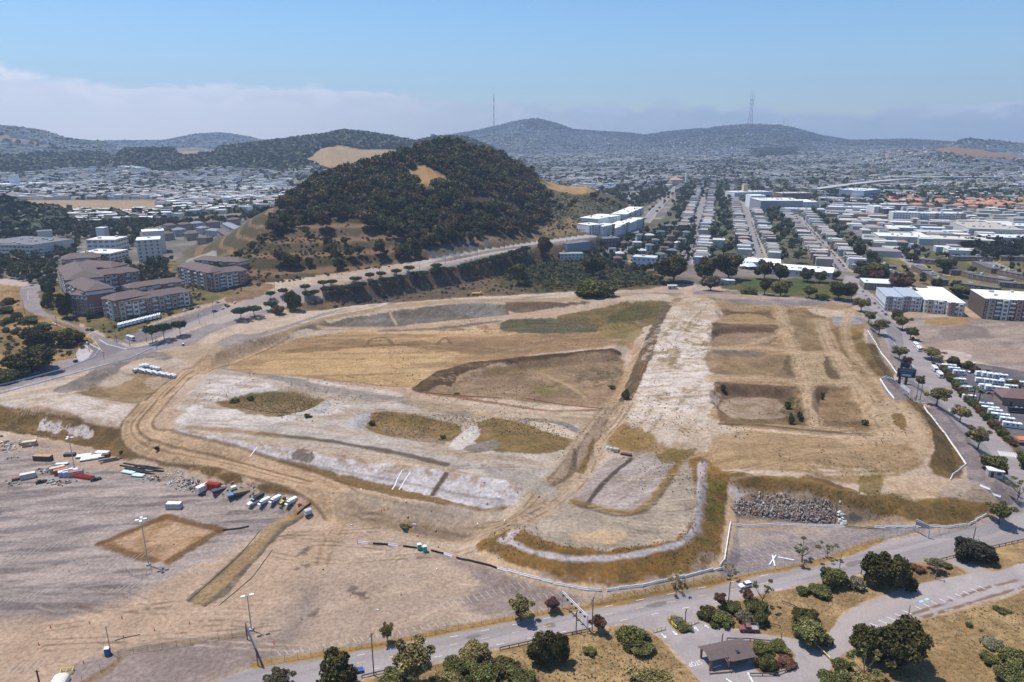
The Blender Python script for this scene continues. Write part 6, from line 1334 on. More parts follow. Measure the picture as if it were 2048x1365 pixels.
# back garden trees between the terraces
gv_t = np.concatenate([np.stack([8 + 1000 * g5.random(60), j * BLK + 37 + (g5.random(60) - .5) * 30], -1) for j in range(-8, 9) for _ in range(2)])
gxy = O_ + gv_t[:, :1] * ug + gv_t[:, 1:] * vg; gz_ = H(gxy[:, 0], gxy[:, 1]); tu, tv = px_of(gxy[:, 0], gxy[:, 1], gz_); k = inside(tu, tv, HOUSE_P) & (g5.random(len(tu)) < .8)
mass('garden_trees', np.stack([gxy[:, 0], gxy[:, 1], gz_], -1)[k], .45 + .85 * g5.random(k.sum()), [(.085,.098,.045),(.11,.112,.058),(.08,.075,.045)], 'garden trees between the house rows', ('hill',), .4, 61, 1.4)
th_ = scatter(5200, [([(1020,508),(1100,502),(1180,515),(1290,545),(1340,568),(1230,576),(1100,580),(1010,562)], 1)], 540, 860, -.03, .24, 90, 3.6, .55)
mass('thicket', th_, .22 + .36 * g5.random(len(th_)), [(.15,.165,.065),(.19,.18,.08),(.13,.135,.055)], 'green thicket on the bank above the haul road', ('hill',), .5, 65, 1.3)
hs_ = scatter(2600, [([(1180,500),(1220,480),(1390,440),(1385,520),(1340,560),(1250,545),(1180,530)], 1)], 640, 1150, .05, .3, 88, 6, .9)
mass('garden_trees', hs_, .4 + .5 * g5.random(len(hs_)), [(.055,.066,.032),(.075,.08,.042)], 'garden trees among the houses on the slope', ('hill',), .4, 62, 1.4)
sl_ = scatter(3000, [([(1720,560),(1800,500),(2140,495),(2140,620),(1950,600),(1840,570),(1780,580)], 1)], 520, 1000, .4, .75, 89, 9, .1)
mass('slope_trees', sl_, .35 + .5 * g5.random(len(sl_)), [(.055,.066,.032),(.075,.08,.042)], 'small trees between the barracks', ('hill',), .4, 63, 1.4)
# woodland belts around the offices and flats on the left, the park and the dark wood on the right
def grove(name, P, nn, r0, r1, a0, a1, seed, dmin, size, label, cols, keep=1.2):
    Q = scatter(nn, [(P, 1)], r0, r1, a0, a1, seed, dmin, keep); g = np.random.default_rng(seed)
    mass(name, Q, size * (.6 + .6 * g.random(len(Q))), cols, label, ('hill',), .6, seed, 1.25)
    return Q
LC = [(.085,.092,.038),(.108,.112,.048),(.075,.076,.035),(.13,.122,.058)]
grove('woodland', [(-40,520),(0,516),(110,520),(118,560),(100,580),(60,572),(0,556),(-40,556)], 2600, 560, 900, -.72, -.5, 81, 6, .8, 'dark trees at the left edge below the offices', LC)
grove('woodland', [(110,500),(170,470),(280,470),(280,500),(160,480),(150,520),(235,530),(280,535),(350,520),(330,545),(230,545),(120,520)], 5200, 620, 1100, -.66, -.38, 82, 5.5, .8, 'trees around the white offices and the hotel', LC)
grove('woodland', [(100,455),(240,440),(340,448),(470,438),(560,420),(560,432),(470,448),(330,460),(230,470),(100,480),(0,475),(0,465)], 6000, 900, 1500, -.68, -.28, 83, 7, .9, 'belt of dark trees along the highway on the left', LC)
grove('woodland', [(236,545),(330,540),(350,560),(330,590),(280,575),(240,560)], 1500, 560, 800, -.56, -.4, 84, 5, .6, 'trees behind the brick apartments', LC)
grove('woodland', [(1920,505),(1930,490),(1980,486),(2060,490),(2060,520),(1990,522),(1940,520)], 2400, 700, 1100, .52, .7, 85, 6, .9, 'dark wood at the right edge above the barracks', [(.036,.042,.022),(.05,.055,.03)])
grove('woodland', [(1230,392),(1320,380),(1350,392),(1300,410),(1250,412)], 1500, 1100, 1900, .1, .25, 86, 8, .8, 'trees behind the end of the hill', LC)
grove('woodland', [(60,560),(96,556),(110,600),(140,640),(120,640),(92,614),(84,580)], 900, 430, 760, -.66, -.5, 87, 4, .55, 'trees along the straight left road', LC)
# ---------------------------------------------------------------- masts on the skyline
def mast():
    b = at_r(988, 300, 1700); z0 = float(H(np.array([b[0]]), np.array([b[1]]))[0]); zt = float(at_r(988, 187, 1700)[2])
    o = empty('radio_mast', (b[0], b[1], z0), 0, 'tall thin guyed radio mast behind the wooded hill', 'mast')
    m = MB(); n_ = 24
    for i in range(n_):
        m.use(i % 2); a0, a1 = (zt - z0) * i / n_, (zt - z0) * (i + 1) / n_
        for t in (0, 2.09, 4.19):
            m.tube((1.1 * math.cos(t), 1.1 * math.sin(t), a0), (1.1 * math.cos(t), 1.1 * math.sin(t), a1), .28, n=4); m.tube((1.1 * math.cos(t), 1.1 * math.sin(t), a0), (1.1 * math.cos(t + 2.09), 1.1 * math.sin(t + 2.09), a1), .16, n=4)
    m.build('lattice', [flat('mast_red', (.30,.12,.10)), flat('mast_white', (.55,.55,.56))], o)
    for t in (0.4, 2.5, 4.6): MB().tube((0, 0, (zt - z0) * .8), (60 * math.cos(t), 60 * math.sin(t), 5), .05, n=4).build('guy_wire', STEEL, o)
mast()
def sutro():
    b = at_r(1500, 249, 6560); z0 = float(H(np.array([b[0]]), np.array([b[1]]))[0]) - 4; zt = float(at_r(1500, 183, 6560)[2]); h = zt - z0
    o = empty('broadcast_tower', (b[0], b[1], z0), .25, 'three legged broadcast tower on the far ridge', 'tower')
    M_ = [flat('tower_red', (.28,.14,.13)), flat('tower_pale', (.50,.50,.52))]
    pr = [(0, 23), (.30, 15), (.50, 11), (.62, 13.5), (.75, 17.5)]
    for i in range(3):
        t = i * 2.094; m = MB()
        for (a, ra), (c, rc) in zip(pr[:-1], pr[1:]): m.use((int(a * 10)) % 2).tube((ra * math.cos(t), ra * math.sin(t), a * h), (rc * math.cos(t), rc * math.sin(t), c * h), 2.1, n=5)
        m.build('leg', M_, o)
        s = MB(); s.use(1).tube((17.5 * math.cos(t), 17.5 * math.sin(t), .75 * h), (17.5 * math.cos(t), 17.5 * math.sin(t), .86 * h), 1.9, 1.5, 5); s.use(0).tube((17.5 * math.cos(t), 17.5 * math.sin(t), .86 * h), (17.5 * math.cos(t), 17.5 * math.sin(t), h * (1 if i else .95)), 1.4, .8, 5)
        s.build('antenna', M_, o)
    for f, w in ((.12, 19.8), (.30, 15), (.50, 11), (.62, 13.5), (.755, 19)):
        m = MB()
        for i in range(3):
            t, q = i * 2.094, (i + 1) * 2.094; m.tube((w * math.cos(t), w * math.sin(t), f * h), (w * math.cos(q), w * math.sin(q), f * h), 1.5 if f < .7 else 2.4, n=4)
        m.build('crossbeam', M_[0], o)
sutro()
b = at_r(1567, 252, 6580); z0 = float(H(b[:1], b[1:2])[0]); m = MB()
m.tube((0, 0, -2), (0, 0, 62), 1.6, .8, 5); m.box((0, 0, 38), (5, 5, 2)); m.box((0, 0, 50), (4, 4, 2))
tag(m.build('radio_mast', flat('tower_red', 0), loc=(b[0], b[1], z0)), 'short mast on the ridge right of the broadcast tower', 'mast')
b = at_r(866, 278, 2620); z0 = float(H(b[:1], b[1:2])[0]); m = MB(); m.tube((0, 0, -2), (0, 0, 22), 8, 8, 16); m.tube((0, 0, 22), (0, 0, 26), 8.6, 3, 16)
tag(m.build('water_tower', flat('tank_blue', (.25,.36,.48)), loc=(b[0], b[1], z0)), 'blue water tank among trees on the dark ridge', 'water tower')
# ---- elevated highway
def viaduct(pts, label, w=22, hz=9):
    P = D(pts); o = empty('viaduct', tuple(P[0]), 0, label, 'bridge'); m = MB(); q = MB(); o3 = Vector(P[0])
    for a, b in zip(P[:-1], P[1:]):
        d = (b - a)[:2]; L = np.hypot(*d); rz = math.atan2(d[1], d[0]); c = (a + b) / 2
        m.box((c[0] - o3.x, c[1] - o3.y, max(a[2], b[2]) + hz - o3.z), (L + 4, w, 1.8), rz)
        q = MB().box((a[0] - o3.x, a[1] - o3.y, a[2] - 2 - o3.z), (3, w * .7, hz + 2), rz); q.build('pier', flat('concrete', (.42,.41,.39)), o)
    m.build('deck', flat('concrete', (.42,.41,.39)), o)
viaduct([(1630,388),(1665,383),(1700,378),(1740,373),(1780,369),(1820,366)], 'elevated highway curving across the middle of the far district')
viaduct([(1770,363),(1820,362),(1870,362),(1930,362),(1990,362)], 'upper elevated highway in front of the bare topped far hill')
# ---------------------------------------------------------------- vehicles
CARM = {}
def car_parts(kind='sedan'):
    L, W_, h1, h2 = {'sedan': (4.6, 1.8, .85, 1.42), 'suv': (4.8, 1.9, 1.0, 1.75), 'van': (5.6, 2.0, 1.15, 2.3)}[kind]
    body = MB(); p = {'sedan': [(-L/2,.28),(L/2,.28),(L/2,.70),(L/2-.15,.80),(L*.20,h1),(-L*.36,h1+.04),(-L/2+.05,h1-.03)], 'suv': [(-L/2,.32),(L/2,.32),(L/2,.82),(L/2-.15,.95),(L*.18,h1+.05),(-L*.48,h1+.05)], 'van': [(-L/2,.32),(L/2,.32),(L/2,.9),(L/2-.3,1.1),(L*.28,h1+.1),(-L*.49,h1+.1)]}[kind]
    body.prism_y(p, -W_/2, W_/2)
    ro = [(L*.12,h1-.02),(L*.00,h2),(-L*.27,h2),(-L*.40,h1)] if kind == 'sedan' else [(L*.16,h1),(L*.04,h2),(-L*.44,h2),(-L*.48,h1)]
    roof = [(ro[1][0] + .02, h2 - .06), (ro[1][0] - .05, h2 + .01), (ro[2][0] + .05, h2 + .01), (ro[2][0] - .02, h2 - .06)]
    body.prism_y(roof, -W_/2 + .20, W_/2 - .20)
    for sx in (ro[1][0], (ro[1][0] + ro[2][0]) / 2, ro[2][0]): body.box((sx, 0, h1), (.10, W_ - .28, h2 - h1 - .02))
    gl = MB().prism_y(ro, -W_/2 + .16, W_/2 - .16)
    wh = MB(); wh.tube((0, -.11, 0), (0, .11, 0), .33, n=12); wh.use(1).tube((0, -.12, 0), (0, .12, 0), .19, n=10)
    return body, gl, wh, L, W_
VS = .84
def vehicle(name, kind, p, rz, col, label, group=None, parts=True, cat='car'):
    key = (kind, parts)
    if key not in CARM:
        body, gl, wh, L, W_ = car_parts(kind)
        if parts: CARM[key] = (body.mesh('body', PAINT), gl.mesh('window', GLASS), wh.mesh('wheel', [RUBBER, STEEL]), MB().box((0, 0, 0), (.08, .35, .16)).mesh('headlight', flat('lamp_glass', (.7,.7,.68), .2)), L, W_)
        else:
            m = MB(); m.v, m.f, m.mi = list(body.v), list(body.f), [0] * len(body.f); m.use(1).add(gl.v, gl.f); m.use(2)
            for x in (-L * .31, L * .31):
                for y in (-W_/2 + .1, W_/2 - .1): m.tube((x, y - .11, .33), (x, y + .11, .33), .33, n=8)
            CARM[key] = m.mesh(name, [PAINT, GLASS, RUBBER])
    p = (p[0], p[1], p[2] + .06)
    if not parts:
        o = link(name, CARM[key], None, p, rz); o.scale = (VS,) * 3; o.color = (*col, 1); return tag(o, label, cat, group)
    bm_, gm_, wm_, lm_, L, W_ = CARM[key]; o = empty(name, p, rz, label, cat, group); o.scale = (VS,) * 3
    b = link('body', bm_, o); b.color = (*col, 1); link('window', gm_, o)
    for x in (-L * .31, L * .31):
        for y in (-W_/2 + .1, W_/2 - .1): link('wheel', wm_, o, (x, y, .33))
    for y in (-W_/2 + .3, W_/2 - .3): link('headlight', lm_, o, (L/2 - .01, y, .62 if kind == 'sedan' else .74))
    return o
WC, BC, SC_, GC, RC, BLC = (.72,.72,.71), (.02,.022,.028), (.42,.43,.45), (.16,.165,.17), (.32,.03,.03), (.04,.10,.30)
road_h = heading((1400,1190),(1560,1152))
vehicle('car', 'suv', pt(1490,1174), road_h + math.pi, WC, 'white wagon driving on the road below the mound')
vehicle('car', 'sedan', pt(83,966), R(38), BC, 'black car parked left of the debris rows in the grey lot')
vehicle('car', 'sedan', pt(192,961), R(38), (.03,.035,.04), 'dark car parked beside the red barrier stack')
vehicle('car', 'sedan', pt(72,748), heading((0,768),(180,728)), SC_, 'silver car on the barrier lined road at the left edge')
vehicle('car', 'sedan', pt(108,650), R(-20), (.60,.62,.64), 'pale car in the bend of the left road')
vehicle('car', 'sedan', pt(201,1343 - 0) if False else pt(712,1345), heading((640,1345),(860,1300)), BLC, 'blue car half hidden behind the black roadside cypress')
def pickup():
    p = pt(1497,1262); o = empty('pickup_truck', (p[0], p[1], p[2] + .05), R(178), 'old faded red pickup with a pipe rack in the drive', 'truck')
    RP = flat('faded_red', (.24,.075,.06), .6)
    b = MB(); b.prism_y([(-2.6,.45),(2.6,.45),(2.6,.95),(2.5,1.08),(1.2,1.12),(.1,1.12),(-2.6,1.05)], -.95, .95); b.build('body', RP, o)
    c = MB(); c.prism_y([(1.15,1.1),(.75,1.75),(-.25,1.75),(-.35,1.1)], -.82, .82); cb = c.build('cab', GLASS, o); MB().box((.25, 0, 1.75), (1.1, 1.66, .07)).build('cab_roof', RP, cb)
    MB().box((-1.5, 0, 1.06), (2.0, 1.6, .04)).build('bed', flat('bed_grey', (.30,.30,.30)), o)
    r = MB()
    for x in (-2.4, -.5): 
        for y in (-.85, .85): r.tube((x, y, 1.0), (x, y, 1.9), .04, n=4)
        r.tube((x, -.85, 1.9), (x, .85, 1.9), .04, n=4)
    for y in (-.85, .85): r.tube((-2.6, y, 1.9), (1.0, y, 1.9), .04, n=4)
    r.build('pipe_rack', STEEL, o)
    w = MB(); w.tube((0, -.13, 0), (0, .13, 0), .38, n=12); w.use(1).tube((0, -.14, 0), (0, .14, 0), .2, n=10); wm = w.mesh('wheel', [RUBBER, STEEL])
    for x in (-1.6, 1.6):
        for y in (-.85, .85): link('wheel', wm, o, (x, y, .38))
pickup()
def work_truck(px, py, rz, cab, boxc, label, name='work_truck'):
    p = pt(px, py); o = empty(name, (p[0], p[1], p[2] + .05), rz, label, 'truck', 'trucks parked at the end of the lot'); o.scale = (.72,) * 3
    cm_ = tone_mat(cab, rough=.5); MB().prism_y([(1.2,.5),(3.3,.5),(3.3,1.15),(2.5,1.35),(2.0,2.15),(1.1,2.2)], -1.0, 1.0).build('cab', cm_, o)
    MB().prism_y([(2.52,1.4),(2.08,2.05),(1.6,2.06),(1.6,1.4)], -1.02, 1.02).build('windscreen', GLASS, o)
    MB().box((-1.2, 0, .75), (4.4, 2.15, 1.75)).build('cargo_box', tone_mat(boxc, rough=.6), o); MB().box((0, 0, .45), (6.4, 1.1, .3)).build('chassis', DSTEEL, o)
    w = MB(); w.tube((0, -.14, 0), (0, .14, 0), .45, n=12); w.use(1).tube((0, -.15, 0), (0, .15, 0), .24, n=10); wm = w.mesh('wheel', [RUBBER, STEEL])
    for x in (-2.2, 2.2):
        for y in (-.95, .95): link('wheel', wm, o, (x, y, .45))
for x, y, c, b_, l in [(528,1008,WC,WC,'first white box truck from the left in the row of trucks'),(550,1004,WC,WC,'white box truck in the middle of the row, left of the yellow loader'),(582,1008,WC,WC,'white box truck at the right end, beyond the yellow loader'),(516,999,(.05,.05,.055),(.06,.06,.06),'black truck behind the white trucks')]:
    work_truck(x, y, R(236), c, b_, l)
vehicle('van', 'van', pt(507,1008), R(236), WC, 'white van at the left end of the truck row', cat='van')
def loader():
    p = pt(568,1006); o = empty('wheel_loader', (p[0], p[1], p[2] + .05), R(236), 'small yellow loader between two white trucks', 'loader'); o.scale = (.72,) * 3
    MB().prism_y([(-2.2,.7),(1.2,.7),(1.2,1.5),(-2.2,1.6)], -.8, .8).build('body', YEL, o); MB().box((-.4, 0, 1.55), (1.4, 1.3, 1.3)).build('cab', GLASS, o)
    a = MB(); a.prism_y([(1.0,1.3),(2.4,.6),(2.4,.4),(1.0,1.0)], -.6, .6); ar = a.build('arm', YEL, o); MB().prism_y([(2.4,.2),(3.2,.2),(2.5,1.1)], -1.1, 1.1).build('bucket', DSTEEL, ar)
    wm = MB().tube((0, -.22, 0), (0, .22, 0), .62, n=12).mesh('wheel', RUBBER)
    for x in (-1.4, 1.0):
        for y in (-.85, .85): link('wheel', wm, o, (x, y, .62))
loader()
p = pt(616,1031); o = empty('water_tank', tuple(p), R(40), 'grey cylindrical tank on a stand beside the haul road', 'tank')
MB().tube((-1.2, 0, 1.5), (1.2, 0, 1.5), 1.1, n=14).build('tank_body', flat('tank_grey', (.50,.50,.49)), o); m = MB(); m.box((-.7, 0, 0), (.2, 1.6, .9)); m.box((.7, 0, 0), (.2, 1.6, .9)); m.build('stand', flat('rust', (.22,.12,.08)), o)
m = MB(); m.box((0, 0, 0), (1.2, .9, .9), R(20)); m.box((0, 0, .9), (.5, .4, .3), R(20)); tag(m.build('generator', ORANGE, loc=tuple(pt(599,1011))), 'little orange generator right of the white trucks', 'generator')
# white motorhomes
def rv_mesh(L=8.0):
    m = MB(); m.prism_y([(-L/2,.5),(L/2-.2,.5),(L/2,1.1),(L/2-.25,1.9),(L/2-.5,3.0),(-L/2,3.05)], -1.2, 1.2)
    m.use(1).prism_y([(L/2-.02,1.35),(L/2-.24,2.25),(L/2-.5,2.25),(L/2-.5,1.35)], -1.08, 1.08)
    for x in (-L*.28, 0, L*.22): m.box((x, 0, 1.6), (1.1, 2.46, .75))
    m.use(2).box((0, 0, .95), (L * .96, 2.44, .22)); m.use(3).box((-L*.1, 0, 3.05), (1.2, .8, .35)); m.box((L*.2, 0, 3.05), (.7, .6, .2))
    m.use(4)
    for x in (-L*.28, L*.3):
        for y in (-1.05, 1.05): m.tube((x, y - .14, .42), (x, y + .14, .42), .42, n=8)
    return m.mesh('motorhome', [WHITE_P, GLASS, flat('stripe_grey', (.22,.25,.32)), flat('vent_grey', (.45,.45,.44)), RUBBER])
RVM = [rv_mesh(7.2), rv_mesh(9.0)]
def rv(px, py, rz, label, group, k=0, z=0):
    p = pt(px, py); o = link('motorhome', RVM[k], None, (p[0], p[1], p[2] + .05 + z), rz); o.scale = (.88,) * 3; return tag(o, label, 'motorhome', group)
g3 = np.random.default_rng(3)
for i in range(11): rv(240 + i * 7.8, 655 - i * 1.98, R(112), 'white trailer standing in the close row in front of the brick apartments', 'row of white trailers', 0)
su = math.atan2(ug[1], ug[0]); sv_ = math.atan2(vg[1], vg[0])
for x, y, a in [(1898,738,sv_),(1908,744,sv_),(1918,750,sv_),(1962,752,sv_+.2),(1974,754,sv_+.2),(1988,756,sv_+.1),(2000,758,sv_),(1966,766,sv_),(1980,768,sv_),(1996,770,sv_),(2012,768,sv_),(1970,778,sv_+.1),(1986,782,sv_),(2004,784,sv_),(2022,780,sv_),(2036,772,sv_),(1916,766,sv_),(1932,782,sv_),(2046,790,sv_),(2030,792,sv_)]:
    rv(x, y, a, 'white motorhome among the closely parked ones in the motorhome park', 'motorhomes parked in the park', int(g3.integers(2)))
for i, (x, y) in enumerate([(1972,816),(1980,824),(1990,830),(2000,838),(2014,846),(2024,856),(1938,800)]): rv(x, y, sv_ - .1, 'white motorhome backed up to the hedge beside the wide street', 'motorhomes along the hedge', i % 2)
p = pt(2036,828); o = rv(2034,826,sv_ + .1,'black coach standing in the motorhome park','',1); o['label'] = 'black coach standing in the motorhome park'; o['category'] = 'coach'; o.name = 'coach'
me = RVM[1].copy(); me.materials[0] = flat('coach_black', (.03,.03,.035), .4); o.data = me
for i, (x, y, l) in enumerate([(1831,694,'first white motorhome at the kerb beside the bare field'),(1837,702,'second white motorhome at the kerb beside the bare field'),(1869,742,'white motorhome at the kerb beside the hedge'),(1879,754,'white camper at the kerb just below the one by the hedge')]): rv(x, y, su + math.pi, l, 'motorhomes at the kerb', 0)
o = rv(262,680,heading((250,668),(290,684)),'long white trailer with orange marks in the fenced lot corner','',1)
# cars at kerbs and in lots
CC = [(WC,'white'),(BC,'black'),(SC_,'silver'),(GC,'grey'),(RC,'red'),(BLC,'blue')]
kerb = [(1716,584),(1722,592),(1728,599),(1740,608),(1748,616),(1755,623),(1762,630),(1776,634),(1784,642),(1790,650),(1800,662),(1806,668),(1816,678),(1822,682),(1858,728),(1864,734)]
for i, (x, y) in enumerate(kerb):
    c, nm = CC[int(g3.integers(6))] if i != 12 else (RC, 'red'); vehicle('car', 'sedan' if i % 3 else 'suv', pt(x + 9, y), su, c, f'{nm} car parked at the right kerb of the wide street', 'cars along the wide street', False)
for i, (x, y) in enumerate([(372,622),(384,619),(396,615),(430,624),(446,618),(452,612),(436,606),(456,614),(470,606)]):
    c, nm = CC[(i * 5) % 4]; vehicle('car', 'suv' if i % 2 else 'sedan', pt(x, y), R(60 + 20 * (i % 3)), c, f'{nm} car parked in the lot in front of the brick apartments', 'cars in the apartment lot', False)
for i, (x, y) in enumerate([(1975,744),(1944,728),(1952,738),(1990,792),(1978,788),(2000,800),(1966,786),(1958,776),(1940,746)]):
    c, nm = CC[(i * 5 + 1) % 6]; vehicle('car', 'sedan', pt(x, y), sv_ + .1 * i, c, f'{nm} car in the motorhome park', 'cars in the motorhome park', False)
for i in range(46):
    x, y = (2 + 96 * g3.random(), 517 + 6 * g3.random()) if i < 26 else (112 + 60 * g3.random(), 528 - 24 * g3.random())
    c, nm = CC[int(g3.integers(6))]; vehicle('car', 'sedan', pt(x, y), R(95 + 6 * g3.random()), c, f'{nm} car parked around the offices on the left', 'cars around the offices', False)
k_ = 0
for j in range(-4, 5):
    for side in (-1, 1):
        for t in range(34):
            q = O_ + ug * (14 + t * 11 + 6 * g3.random()) + vg * (j * BLK + side * 3.6); z = float(H(q[:1], q[1:])[0]); u, v = px_of(q[0], q[1], z)
            if not inside([u], [v], HOUSE_P)[0] or g3.random() < .25 or k_ > 150: continue
            c, nm = CC[int(g3.integers(6))]; k_ += 1; vehicle('car', 'sedan', (q[0], q[1], z), su, c, f'{nm} car parked along the streets between the house rows', 'cars between the house rows', False)
m = MB(); m.box((0, 0, .5), (7, 2.2, 1.2)); m.use(1).prism_y([(3.6,.5),(5.4,.5),(5.4,1.5),(4.6,2.6),(3.6,2.6)], -1.1, 1.1); m.use(2)
for x in (-2.4, -1, 4.4):
    for y in (-1, 1): m.tube((x, y - .15, .5), (x, y + .15, .5), .5, n=8)
tag(m.build('dump_truck', [YEL, YEL, RUBBER], loc=tuple(pt(952,590)), rz=R(5)), 'yellow truck at the edge of the haul road under the bank', 'truck')
# ---------------------------------------------------------------- containers, barriers and stacks in the grey lot
def container(px, py, rz, c, roofc, label, L=6.06, name='shipping_container', open_top=False, z=0):
    p = pt(px, py); o = empty(name, (p[0], p[1], p[2] + .05 + z), rz, label, 'container'); o.scale = (.86,) * 3
    b = MB(); b.box((0, 0, 0), (L, 2.44, 2.5)); k = int(L / .55)
    for i in range(k):
        x = -L / 2 + (i + .5) * L / k
        for s in (-1, 1): b.box((x, s * 1.235, .15), (.26, .05, 2.2))
    b.build('body', tone_mat(c, var=.2), o); MB().box((0, 0, 2.5), (L - .06, 2.36, .08)).build('roof', tone_mat(roofc, var=.2), o)
    pm_ = MB().box((0, 0, 0), (.16, .16, 2.6)).mesh('corner_post', tone_mat(np.array(c) * .8))
    for x in (-L/2, L/2):
        for y in (-1.2, 1.2): link('corner_post', pm_, o, (x, y, 0))
    d = MB()
    d.box((-L/2 - .04, -.6, .12), (.06, 1.1, 2.25)); d.box((-L/2 - .04, .6, .12), (.06, 1.1, 2.25)); d.build('door', tone_mat(np.array(c) * 1.1), o)
    return o
container(349,1017,R(0),(.46,.44,.40),(.74,.73,.70),'lone pale container standing in the open grey lot')
c_ = container(60,892,R(20),(.44,.32,.20),(.58,.46,.32),'tan container near the left edge with a white sign on its side'); MB().box((.6, -1.3, 1.0), (1.1, .05, .8)).build('sign', WHITE_P, c_)
container(87,921,R(-4),(.10,.075,.06),(.42,.25,.12),'dark brown open container with rusty orange top', 8.5)
container(57,957,R(32),(.46,.45,.42),(.58,.54,.46),'grey container with open dark end beside the black car')
container(116,944,R(35),(.50,.36,.22),(.56,.42,.28),'tan topped container, leftmost of the side by side group')
container(124,948,R(35),(.32,.11,.08),(.40,.17,.12),'rust red container second in the side by side group')
container(133,951,R(35),(.52,.44,.52),(.70,.66,.70),'pale lilac container third in the side by side group')
container(142,951,R(35),(.42,.54,.62),(.56,.66,.72),'light blue container fourth in the side by side group')
container(152,952,R(24),(.50,.36,.32),(.38,.17,.13),'container with rust red roof at the right front of the group')
container(407,981,R(58),(.66,.65,.62),(.76,.75,.72),'white container beside the red plastic barriers')
RBM = MB().prism([(-.3,0),(.3,0),(.12,.45),(.10,1.0),(-.10,1.0),(-.12,.45)], -.9, .9).mesh('water_barrier', RED)
for i in range(14): 
    q = pt(152 + 5.2 * (i % 7), 952 + 2.0 * (i % 7) * .4); tag(link('water_barrier', RBM, None, (q[0] + .3, q[1] - 1.4 * (i // 7), q[2] + .05), R(30)), 'red plastic barrier in the stack in front of the containers', 'barrier', 'red barriers by the containers')
for i in range(24):
    q = pt(414 + 4.6 * (i % 6), 976 + .5 * (i % 6)); tag(link('water_barrier', RBM, None, (q[0], q[1] + .85 * ((i // 6) % 2), q[2] + .05 + 1.02 * (i // 12)), R(62)), 'red plastic barrier in the pile right of the white container', 'barrier', 'red barriers right of the white container')
BPM = MB().box((0, 0, 0), (15, .55, .5)).mesh('steel_beam', flat('black_beam', (.028,.028,.032), .6))
for i, (x, y, s, z) in enumerate([(262,936,1,0),(270,934,1,.5),(278,941,1.1,0),(290,938,.9,.5),(300,936,1,0),(310,937,.9,0),(268,941,.8,0),(285,946,.8,0),(296,948,.7,0),(306,943,1,.5)]):
    q = pt(x, y); o = link('steel_beam', BPM, None, (q[0], q[1], q[2] + .05 + z), R(-17)); o.scale = (s * .75, 1, 1); tag(o, 'long black beam in the stack of beams in the lot', 'beam', 'stack of long black beams')
def sheet(px, py, w, d_, h, rz, c, label, name='covered_pallet', cat='pallet'):
    m = MB(); m.box((0, 0, .02), (w * .96, d_ * .96, h * .5)); m.use(1).box((0, 0, .02 + h * .5), (w, d_, h * .5), 0, .93); q = pt(px, py)
    tag(m.build(name, [WOOD, tone_mat(c)], loc=(q[0], q[1], q[2] + .04), rz=rz), label, cat)
sheet(257,947,6,2,.7,R(-17),(.46,.62,.74),'light blue tarpaulin bundle at the front of the black beams')
sheet(277,953,5,2.2,.7,R(-10),(.50,.72,.62),'mint green tarpaulin bundle in front of the black beams')
sheet(180,918,7,4.5,.8,R(24),(.76,.75,.74),'white wrapped pallet of pipes behind the lamp mast')
sheet(195,916,6,3.5,.9,R(24),(.70,.68,.66),'grey white bundle beside the white wrapped pallet')
sheet(168,914,6,3,.8,R(20),(.60,.74,.68),'pale green sheeting at the left of the wrapped pallets')
sheet(205,909,6,2.6,1.2,R(-5),(.66,.64,.61),'white crate stack with rusty end behind the pallets')
sheet(212,914,3,2.2,1.4,R(10),(.16,.09,.07),'rusty brown scrap heap at the end of the white crates')
sheet(140,912,4.5,2,1.2,R(8),(.10,.10,.11),'dark bundle at the foot of the lamp mast')
sheet(473,991,6.5,2.3,1.0,R(28),(.10,.24,.42),'flat trailer with blue sheet left of the trucks','flat_trailer','trailer')
sheet(484,988,6,2.3,1.3,R(28),(.20,.15,.10),'timber loaded trailer next to the blue one','flat_trailer','trailer')
sheet(440,982,6,2.4,1.0,R(40),(.07,.08,.10),'dark pipe bundle right of the red barriers')
sheet(468,982,2,1.6,1.8,R(40),(.66,.66,.64),'white machine between dark bundle and trailers','machine','machine')
sheet(124,930,5,2,.7,R(12),(.60,.60,.60),'grey white slab stack left of the lamp mast')
sheet(36,960,4,1.6,1.0,R(30),(.22,.10,.08),'dark red skip beside the grey open container','skip','skip')
for x, y in [(216,920),(220,924),(226,921)]:
    q = pt(x, y); m = MB().box((0, 0, 0), (7, .4, .35)); tag(m.build('pipe', DSTEEL, loc=(q[0], q[1], q[2] + .05), rz=R(28)), 'dark pipe lying loose right of the scrap heap', 'pipe', 'loose dark pipes')
# heaps of small debris, each heap one mass
def heap(name, pts, nn, size, pal, label, spread=1.0, seed=0, pile=0.0):
    g = np.random.default_rng(seed); P = D(pts); m = MB(); mats = [tone_mat(c, var=.25) for c in pal]
    seg = np.linalg.norm(np.diff(P, axis=0), axis=1); cum = np.concatenate([[0], np.cumsum(seg)])
    for i in range(nn):
        t = g.random() * cum[-1]; q = np.array([np.interp(t, cum, P[:, k]) for k in range(3)]); q[:2] += g.normal(size=2) * spread; q[2] = float(H(q[:1], q[1:2])[0]); s = size * (.4 + g.random())
        m.use(int(g.integers(len(pal)))).box((q[0], q[1], q[2] + .03 + pile * g.random()), (s * (.7 + 1.6 * g.random() ** 2), s * (.4 + .6 * g.random()), s * (.25 + .6 * g.random())), g.random() * 3.1, .35 + .6 * g.random(), .4 + .55 * g.random())
    tag(m.build(name, mats), label, kind='stuff')
JUNK = [(.48,.46,.42),(.10,.10,.11),(.26,.18,.12),(.36,.35,.33),(.18,.17,.17),(.34,.22,.12),(.14,.10,.08)]
heap('debris', [(-10,886),(10,884),(40,894),(20,900),(0,898)], 46, .9, JUNK + [(.7,.7,.7),(.62,.42,.08),(.7,.7,.7)], 'white and yellow scrap heap at the left edge', 2.2, 1)
